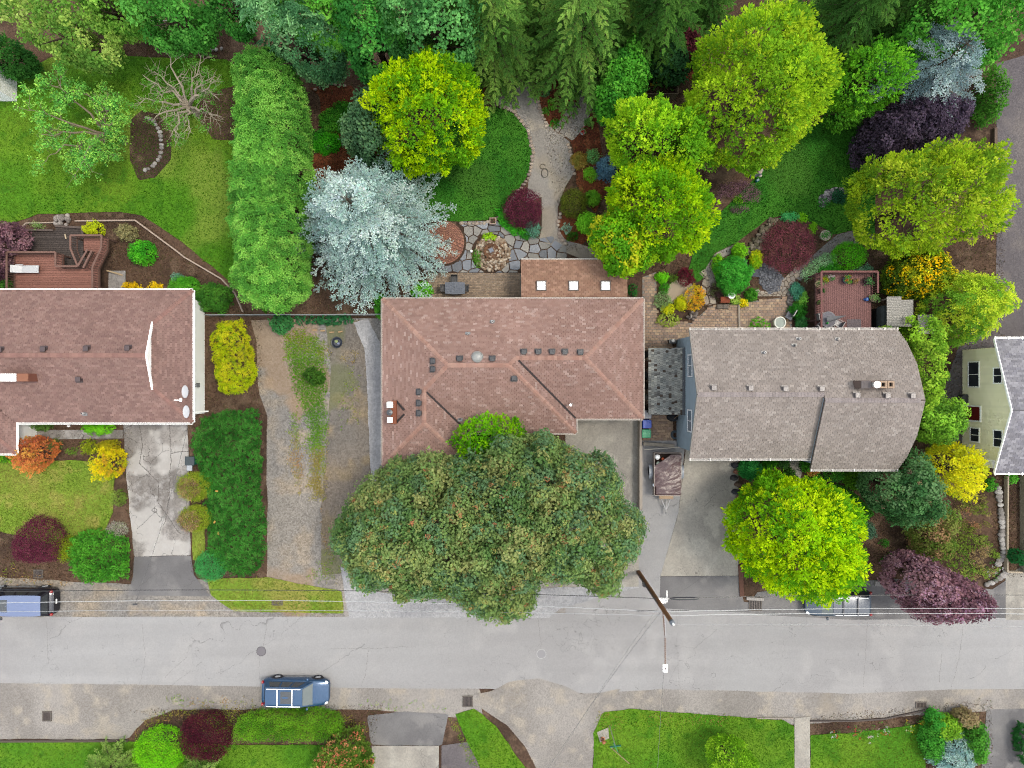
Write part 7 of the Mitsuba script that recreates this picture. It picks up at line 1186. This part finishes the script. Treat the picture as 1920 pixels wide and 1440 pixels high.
for i, (dx, dy, c, s, lb) in enumerate([(-.68, 1.2, WHITE, .28, 'white bucket in the top left corner of the trailer'), (-.3, 1.05, S(216, 96, 50), .17, 'orange tub among the trailer rubbish'), (-.05, .92, S(230, 210, 40), .17, 'yellow and green tub among the trailer rubbish'), (-.62, .72, S(190, 206, 190), .26, 'pale green bag among the trailer rubbish'), (-.38, .66, WHITE, .24, 'white bag in the middle of the trailer rubbish'), (-.2, .5, S(210, 200, 180), .18, 'cream bag beside the tarp in the trailer'), (-.72, .2, WHITE, .14, 'small white scrap at the left side of the trailer')]):
    MB().blob((cx + dx, cy + dy, .86 + .02 * i), (s * .7, s * .65, s * .7), c, 2, .3, i).put(thing('rubbish_item', lb, 'rubbish'), 'satin', True)
p = P(1236, 906, 1.0); MB().box(p[0] - .32, p[1] - .1, 1.02, .3, .22, .1, S(206, 216, 230), rz=40, ch=.03).put(thing('white_cloth', 'pale crumpled cloth on the left edge of the trailer tarp', 'cloth'), 'matte')
# ---------------------------------------------------------------- bins and clutter
def bin_(key, label, x, y, w, d, h, body, lid, rz=0):
    k = thing(key, label, 'bin'); V = np.array([[sx * w * .5 * s, sy * d * .5 * s, z] for z, s in ((.05, .82), (h * .92, 1.0)) for sx, sy in ((-1, -1), (1, -1), (1, 1), (-1, 1))]); R = math.radians(rz); RM = np.array([[math.cos(R), -math.sin(R), 0], [math.sin(R), math.cos(R), 0], [0, 0, 1]])
    MB().add(V @ RM.T + [x, y, .04], [[0, 1, 5, 4], [1, 2, 6, 5], [2, 3, 7, 6], [3, 0, 4, 7], [0, 3, 2, 1], [4, 5, 6, 7]], body).put(sub(k, 'body'), 'satin')
    MB().box(x, y, .04 + h * .96, w * 1.06, d * 1.06, .09, lid, rz=rz, ch=.03).put(sub(k, 'lid'), 'satin')
    for s in (-1, 1): o = RM @ np.array([s * w * .36, -d * .5, 0]); MB().lathe([(0, -.03), (.11, -.03), (.11, .03), (0, .03)], BLACK, (x + o[0], y + o[1], .13), 14, np.array([[0, 0, 1.], [0, 1, 0], [-1, 0, 0]])).put(sub(k, 'wheel'), 'satin')
    o = RM @ np.array([0, -d * .56, 0]); MB().box(x + o[0], y + o[1], h * .94, w * .7, .04, .04, lid * .8, rz=rz).put(sub(k, 'handle'), 'satin')
for (a, b, lid, lb) in (((1213, 777), S(150, 150, 156), S(206, 206, 214), 'pale grey wheeled bin in the gap beside the lean-to'), ((1213, 795), S(30, 70, 170), S(46, 96, 220), 'bright blue wheeled bin next to the green one'), ((1212, 813), S(20, 130, 90), S(30, 178, 120), 'bright green wheeled bin beside the retaining wall')): p = P(*a, 1.0); bin_('wheeled_bin', lb, p[0], p[1], .56, .58, 1.0, b, lid, 90)
p = P(357, 864, .9); bin_('wheeled_bin', 'green wheeled bin with a dark lid beside the cracked concrete drive', p[0], p[1], .62, .6, 1.0, S(22, 120, 96), S(50, 66, 72)); MB().box(p[0] - .04, p[1] - .5, .95, .38, .42, .12, S(190, 196, 204), ch=.03).put(thing('grey_tray', 'pale grey tray leaning in front of the green bin by the drive', 'tray'), 'satin')
for a, lb, c, s in (((1262, 782), 'dark covered machine beside the end wall of the taupe-roofed house', S(52, 54, 60), .45), ((1268, 816), 'coil of dark garden hose at the end wall of the taupe-roofed house', S(90, 110, 124), .3)):
    p = P(*a, .5); k = thing('yard_clutter', lb, 'garden equipment')
    if s > .4: MB().blob((p[0], p[1], .42), (.42, .34, .42), c, 2, .25, 3).put(sub(k, 'cover'), 'matte', True); MB().tube([(p[0] - .1, p[1] - .2, .7), (p[0] + .4, p[1] + .3, 1.2)], .02, S(170, 140, 110), 6).put(sub(k, 'handle'), 'matte')
    else:
        for i in range(3): t = np.linspace(0, 2 * np.pi, 18); MB().tube(np.c_[p[0] + (s - .05 * i) * np.cos(t), p[1] + (s - .05 * i) * np.sin(t), .12 + .05 * i + 0 * t], .024, c, 5, False).put(sub(k, 'coil'), 'satin')
for i in range(7):
    a = [(1378, 872), (1382, 884), (1376, 896), (1384, 908), (1379, 922), (1388, 932), (1380, 944)][i]; p = P(*a, .2); MB().blob((p[0], p[1], .2), (.28, .2, .24), S([(60, 62, 70), (150, 104, 84), (76, 74, 76), (110, 90, 76)][i % 4]), 2, .25, i).put(thing('garden_rock', 'dark rock or broken pot in the row beside the grey drive', 'rock', 'rocks and pots along the grey drive'), 'matte')
p = P(1240, 640, .5); k = thing('plant_stand', 'small dark metal plant stand by the north corner of the lean-to', 'stand'); MB().box(p[0] + .8, p[1], .5, .5, .3, .05, S(80, 84, 88)).put(sub(k, 'shelf'), 'satin')
for dx in (.6, 1.0): MB().box(p[0] + dx, p[1], .25, .04, .26, .48, S(60, 62, 66)).put(sub(k, 'leg'), 'satin')
pot(p[0] + .8, p[1] + .02, .53, .1, .14, WHITE * .9, 'small white pot on the dark plant stand', [(200, 200, 200)], None, 88)
for i in range(6): p = P(1211, 664 + i * 20, .4); MB().box(p[0], p[1], .35, .34, .5, .6, S([(40, 36, 34), (96, 60, 44), (70, 70, 72), (52, 44, 40), (120, 116, 112), (60, 40, 34)][i]), rz=i * 17, ch=.05).put(thing('stored_box', 'dark stored box in the narrow gap beside the brown roof', 'box', 'boxes stored in the gap by the lean-to'), 'matte')
p = P(632, 642, .2); k = thing('fire_bowl', 'dark round fire bowl on the gravel lane', 'fire bowl'); MB().lathe([(0, .12), (.25, .14), (.36, .28), (.40, .30), (.40, .26), (.26, .08), (0, .06)], S(52, 58, 74), (p[0], p[1], 0), 26).put(sub(k, 'bowl'), 'satin'); MB().blob((p[0] - .05, p[1] + .08, .2), (.12, .1, .06), S(170, 186, 130), 2, .3).blob((p[0] + .1, p[1] - .08, .2), (.1, .08, .05), S(150, 160, 190), 2, .3, 4).put(sub(k, 'ash'), 'matte')
# ---------------------------------------------------------------- walls, fences
p, q = P(1200.5, 786, 0), P(1200.5, 952, 0); k = thing('retaining_wall', 'long concrete retaining wall between the two driveways', 'wall'); MB().box(p[0] - .12, (p[1] + q[1]) / 2, .45, .16, p[1] - q[1], .92, S(176, 164, 152)).put(sub(k, 'wall'), 'matte'); MB().box(p[0] - .12, (p[1] + q[1]) / 2 - .9, .925, .2, (p[1] - q[1]) * .7, .05, S(196, 184, 172)).put(sub(k, 'coping'), 'matte')
p, q = P(1206, 832, .2), P(1264, 836, .2); MB().beam((p[0], p[1], .14), (q[0], q[1], .14), .22, .28, S(190, 180, 166)).put(thing('concrete_step', 'pale concrete step below the paved bin corner', 'step'), 'matte'); p, q = P(1208, 843, 1), P(1278, 838, 1); MB().tube([(p[0], p[1], 1.0), (q[0], q[1], 1.05)], .03, S(196, 188, 176), 8).put(thing('bar_rail', 'pale rail across the drive above the trailer', 'rail'), 'satin')
def chain_fence(label, pts, h, step=2.4, mesh=True):
    k = thing('chain_link_fence', label, 'fence'); w = [P(a, b, h)[:2] for a, b in pts]; G = S(176, 182, 186)
    for a, b in zip(w[:-1], w[1:]):
        MB().tube([(*a, h), (*b, h)], .026, G, 8).put(sub(k, 'top_rail'), 'satin'); L = np.linalg.norm(b - a); n = max(1, int(L / step))
        for i in range(n + 1): q = a + (b - a) * i / n; MB().tube([(*q, -.05), (*q, h + .05)], .03, G * .9, 8).put(sub(k, 'post'), 'satin')
        mb = MB(); m = int(L / .16); d = (b - a) / L
        for i in range(m):
            for s in (-1, 1): q0 = a + d * i * .16; q1 = q0 + d * s * min(.9, h); q1 = a + d * np.clip((q1 - a) @ d, 0, L); mb.tube([(*q0, .03), (*q1, h - .03)], .004, G * .8, 3, False)
        kk = sub(k, 'wire_mesh'); mb.put(kk, 'satin'); tag(kk, kind='stuff')
chain_fence('chain-link fence across the head of the gravel lane', [(384, 590), (440, 590), (716, 589)], 1.2)
chain_fence('chain-link fence at the top left behind the brown leaf strip', [(140, 42), (240, 40), (430, 36)], 1.3)
def low_edge(name, label, pts, z, w, h, c, cat='edging'):
    k = thing(name, label, cat)
    for a, b in zip(pts[:-1], pts[1:]): p, q = P(*a, z), P(*b, z); MB().beam((p[0], p[1], h / 2), (q[0], q[1], h / 2), w, h, c).put(sub(k, 'board'), 'matte')
low_edge('lawn_edging', 'long pale timber edging along the left back lawn above the brown bank', [(140, 414), (253, 413), (330, 470), (345, 482), (415, 523), (440, 550), (455, 585)], .2, .09, .22, S(206, 184, 168))
low_edge('lawn_edging', 'short pale timber edging above the dark old deck', [(40, 427), (48, 418), (101, 417)], .2, .08, .2, S(196, 176, 160))
low_edge('strip_fence', 'low pale timber frame round the bare strip at the right edge', [(1889, 893), (1888, 1072), (1916, 1073)], .3, .10, .4, S(206, 190, 168), 'fence'); low_edge('strip_fence', 'pale timber rail at the far right of the bare strip', [(1918, 893), (1919, 1073)], .3, .08, .5, S(176, 170, 150), 'fence')
low_edge('curb_line', 'dark timber edging between the road shoulder and the lower left lawn', [(-60, 1390), (240, 1389)], .1, .14, .16, S(104, 92, 84)); low_edge('curb_line', 'dark broken edging above the bottom flower strip', [(1519, 1352), (1600, 1352), (1660, 1348), (1735, 1332)], .1, .10, .14, S(104, 94, 90))
low_edge('curb_line', 'pale concrete curb along the lawn left of the front path', [(1420, 1347), (1488, 1347)], .1, .10, .10, S(176, 166, 156))
low_edge('drive_edging', 'dark timber edging between the gravel drive and the olive-gold tree', [(1866, 240), (1866, 275)], .2, .2, .3, S(130, 110, 96)); low_edge('drive_edging', 'reddish timber edging at the lower part of the gravel drive', [(1864, 408), (1864, 440)], .2, .16, .3, S(150, 110, 96))
low_edge('drive_edging', 'brown brick edging at the road end of the grey concrete drive', [(1388, 1060), (1391, 1118)], .1, .3, .2, S(120, 84, 70)); low_edge('drive_edging', 'pale curb piece by the drain below the brilliant yellow maple', [(1400, 1122), (1432, 1124)], .1, .2, .16, S(196, 190, 186)); low_edge('drive_edging', 'pale stone curb at the back of the dark parking bay', [(1640, 1094), (1690, 1096)], .1, .34, .2, S(176, 172, 170))
# ---------------------------------------------------------------- street furniture
def drain(a, w, h, label):
    k = thing('drain_grate', label, 'drain'); p = P(*a, .05); fr = S(120, 112, 106)
    z = .075
    for dx, dy, sx, sy in ((0, h / 2, w + .1, .07), (0, -h / 2, w + .1, .07), (w / 2, 0, .07, h - .07), (-w / 2, 0, .07, h - .07)): MB().box(p[0] + dx, p[1] + dy, z - .03, sx, sy, .08, fr).put(sub(k, 'frame'), 'matte')
    MB().box(p[0], p[1], z - .04, w - .08, h - .08, .02, BLACK).put(sub(k, 'pit'), 'matte'); n = 6
    for i in range(n): MB().box(p[0] + (i + .5 - n / 2) * (w - .1) / n, p[1], z - .01, (w - .1) / n * .6, h - .09, .025, S(92, 78, 72)).put(sub(k, 'bar'), 'satin')
drain((877, 1315), .66, .72, 'square iron drain grate in the gravel above the wedge of lawn'); drain((72, 1076), .6, .55, 'iron drain grate below the wine-red dome at the left edge'); drain((88, 1343), .58, .64, 'iron drain grate in the left gravel parking area'); drain((520, 1130), .7, .3, 'narrow drain grate on the dry grass verge'); drain((1416, 1135), .85, .7, 'iron drain grate left of the brilliant yellow maple'); drain((1727, 1322), .7, .4, 'iron drain grate at the bottom right planting corner')
for a, lb, c, ring in (((490, 1221), 'dark round manhole cover in the road to the left', S(140, 136, 142), False), ((1015, 1226), 'round manhole cover with a white painted ring in the middle of the road', S(176, 174, 178), True)):
    k = thing('manhole_cover', lb, 'manhole cover'); p = P(*a, 0); MB().lathe([(.30, .031), (.28, .040), (0, .040)], c, (p[0], p[1], 0), 28).put(sub(k, 'cover'), 'matte'); MB().lathe([(.36, .031), (.355, .036), (.31, .036), (.30, .031)], S(206, 206, 206) if ring else c * .8, (p[0], p[1], 0), 30).put(sub(k, 'ring'), 'matte')
# pole and wires
k = thing('utility_pole', 'brown wooden utility pole at the road edge beside the huge dark maple', 'utility pole'); X, Y, _ = P(1197, 1073, 0); X += .0; PH = 10.9; WD = S(132, 92, 62)
MB().tube([(X, Y, -.2), (X, Y, PH * .5), (X, Y, PH)], [.17, .15, .125], WD, 14).put(sub(k, 'pole'), 'matte', True); MB().lathe([(.14, PH - .25), (.15, PH), (.0, PH + .06)], S(96, 106, 120), (X, Y, 0), 14).put(sub(k, 'pole_cap'), 'satin'); MB().lathe([(0, PH), (.05, PH), (.06, PH + .18), (.0, PH + .22)], WHITE, (X + .02, Y - .02, 0), 12).put(sub(k, 'insulator'), 'satin')
MB().tube([(X - .16, Y + .05, .2), (X - .15, Y + .05, 7.5)], .04, BLACK * 2, 8).put(sub(k, 'cable_riser'), 'satin'); MB().box(X - .2, Y, 3.2, .14, .2, .5, BLACK * 2).put(sub(k, 'cable_box'), 'satin')
k2 = sub(k, 'bracket'); MB().box(X + .42, Y + .12, 6.7, .62, .05, .05, WHITE).box(X + .6, Y + .25, 6.7, .05, .75, .05, WHITE).box(X + .3, Y - .06, 6.5, .5, .34, .06, WHITE).put(k2, 'satin')
la = thing('street_lamp', 'street lamp with a white head on a long rusty arm over the road', 'street lamp'); MB().tube([(X, Y - .12, 8.3), (X + .04, Y - 1.6, 8.75), (X + .06, Y - 3.2, 8.7)], .035, S(140, 104, 84), 8).put(sub(la, 'arm'), 'satin'); MB().tube([(X + .02, Y - .12, 8.8), (X + .04, Y - 1.6, 8.78)], .02, S(210, 210, 214), 6).put(sub(la, 'brace'), 'satin')
MB().box(X + .07, Y - 3.45, 8.68, .30, .5, .14, WHITE, ch=.04).put(sub(la, 'lamp_head'), 'satin'); MB().lathe([(.05, 0), (.05, .06), (0, .07)], S(90, 90, 94), (X + .07, Y - 3.45, 8.75), 10).put(sub(la, 'photocell'), 'satin')
def wire(label, a, b, sag, c, r=.012, name='power_line', cat='wire', n=24):
    t = np.linspace(0, 1, n); a, b = np.array(a), np.array(b); q = a + (b - a) * t[:, None]; q[:, 2] -= sag * 4 * t * (1 - t); return MB().tube(q, r, c, 5, False).put(thing(name, label, cat), 'satin')
LW, DWC = np.array([.3, .31, .32]), S(60, 58, 60)
wire('sagging black cable along the road left of the pole, the uppermost of the three', (X - .1, Y + .25, 7.1), (-46, Y + .3, 7.0), 1.7, DWC, .020); wire('pale cable left of the pole crossing the van roof', (X, Y - .15, 8.4), (-46, Y - .2, 8.2), 2.2, LW, .015); wire('pale thin wire left of the pole, the lowest of the three', (X, Y - .2, 9.0), (-46, Y - .3, 9.0), 1.2, LW * .8, .012)
wire('black cable along the road right of the pole', (X + .1, Y + .25, 7.1), (50, Y + .1, 6.9), .9, DWC, .016); wire('pale cable right of the pole, the upper of the bright pair', (X, Y - .15, 8.4), (50, Y - .3, 8.5), .9, LW, .015); wire('pale cable right of the pole, the lower of the bright pair', (X, Y - .2, 9.0), (50, Y - .55, 9.0), .9, LW, .015); wire('faint thin wire right of the pole over the road', (X, Y - .1, 10.8), (50, Y - .7, 10.8), .5, LW * .6, .008)
q = np.array([X + 1.6, Y + .24, 7.08]); MB().lathe([(0, -.9), (.05, -.85), (.10, -.6), (.10, .6), (.05, .85), (0, .9)], BLACK * 1.6, q, 12, np.array([[0, 0, 1.], [0, 1, 0], [-1, 0, 0]])).put(thing('cable_splice', 'fat black splice case on the cable right of the pole', 'splice case'), 'satin')
t = np.linspace(0, 2 * np.pi * 1.0, 22)
for dx, lb in ((-1.0, 'loop of spare cable hanging left of the pole'), (1.1, 'loop of spare cable hanging right of the pole')): MB().tube(np.c_[X + dx + .55 * np.cos(t), Y - .2 + .12 * np.sin(t), 8.1 + .35 * np.sin(t)], .016, DWC, 5, False).put(thing('cable_loop', lb, 'cable'), 'satin')
wire('service wire running from the pole down past the street sign corner', (X, Y - .1, 8.2), (.6, -27.5, 5.4), .6, S(120, 118, 120), .010); wire('second thin service wire running down left from the pole', (X, Y - .1, 7.4), (1.2, -27.5, 4.8), .7, S(140, 138, 140), .008)
wire('thin wire running from the lamp down across the bottom lawn', (X + .1, Y - 3.7, 8.2), (9.2, -30, 5.6), .4, S(120, 118, 120), .010); a = P(253, 1133, 6.0); wire('thin service wire from the roadside cables up to the white-trimmed house', tuple(a), (P(352, 800, 3.2)[0], P(352, 800, 3.2)[1], 3.2), .5, S(110, 108, 112), .010)
MB().box(a[0], a[1], 6.0, .3, .08, .08, BLACK * 2).put(thing('cable_clamp', 'small dark clamp on the roadside cable above the asphalt apron', 'clamp'), 'satin')
# street sign, hydrant on a pad
p = P(1142, 1404, 0); k = thing('street_sign', 'green crossed street name sign on a thin post at the lawn corner', 'street sign'); q = P(1144, 1357, 0); MB().tube([(q[0] - .05, q[1] - .1, -.1), (q[0] - .05, q[1] - .1, 2.9)], .03, S(196, 192, 184), 8).put(sub(k, 'post'), 'satin')
sx, sy = q[0] - .05, q[1] - .1; GRN = S(20, 150, 116)
for rz, dz, L_ in ((8, 2.98, .76), (-62, 3.16, .66)): MB().box(sx, sy, dz, L_, .035, .17, GRN, rz=rz).put(sub(k, 'name_plate'), 'satin')
p = P(1130, 1384, 0); sheet('hydrant_pad', poly([(1119, 1372), (1140, 1363), (1142, 1383), (1125, 1391)]), .09, 'concrete'); k = thing('fire_hydrant', 'rusty orange hydrant on a small concrete pad at the lawn corner', 'fire hydrant'); OR = S(196, 122, 76)
MB().lathe([(.16, .08), (.15, .14), (.10, .16), (.10, .55), (.13, .57), (.13, .62), (.09, .72), (.03, .76), (0, .78)], OR, (p[0], p[1], 0), 16).put(sub(k, 'barrel'), 'satin'); MB().tube([(p[0] - .19, p[1] + .06, .45), (p[0] + .19, p[1] - .06, .45)], .05, S(120, 64, 40), 10).put(sub(k, 'outlet'), 'satin'); MB().tube([(p[0], p[1] + .02, .45), (p[0] - .03, p[1] + .2, .45)], .06, S(96, 50, 34), 10).put(sub(k, 'outlet'), 'satin')
q0, q1 = P(1146, 1402, .1), P(1180, 1432, .1); MB().tube([(q0[0], q0[1], .08), (q1[0], q1[1], .08)], .04, S(166, 156, 110), 6).put(thing('lying_stick', 'thin stick lying on the lawn below the street sign', 'stick'), 'matte')
# planted yard bits
p = P(127, 799, .3); MB().blob((p[0], p[1], .2), (.12, .08, .1), WHITE, 2, .1).put(thing('white_lantern', 'small white lamp in the bed under the white gutter', 'lamp'), 'satin', True)
for i, (a, b) in enumerate([((590, 619), 0), ((605, 620), 1), ((622, 623), 0), ((638, 622), 1)]): p = P(*a, .1); MB().box(p[0], p[1], .1, .34, .1, .14, S(206, 172, 130), rz=i * 3, ch=.02).put(thing('cut_log', 'short pale piece of cut wood lying by the wire fence', 'log', 'pale cut wood below the wire fence'), 'matte')
for i, a in enumerate([(406, 921), (402, 979), (409, 1000), (402, 975)][:3]): p = P(*a, 1.0); MB().box(p[0], p[1], .98, .2, .12, .02, S(224, 176, 90), rz=i * 50).put(thing('fallen_leaf', 'dry yellow leaf lying on the dark green juniper groundcover', 'leaf', 'dry leaves on the juniper'), 'matte')
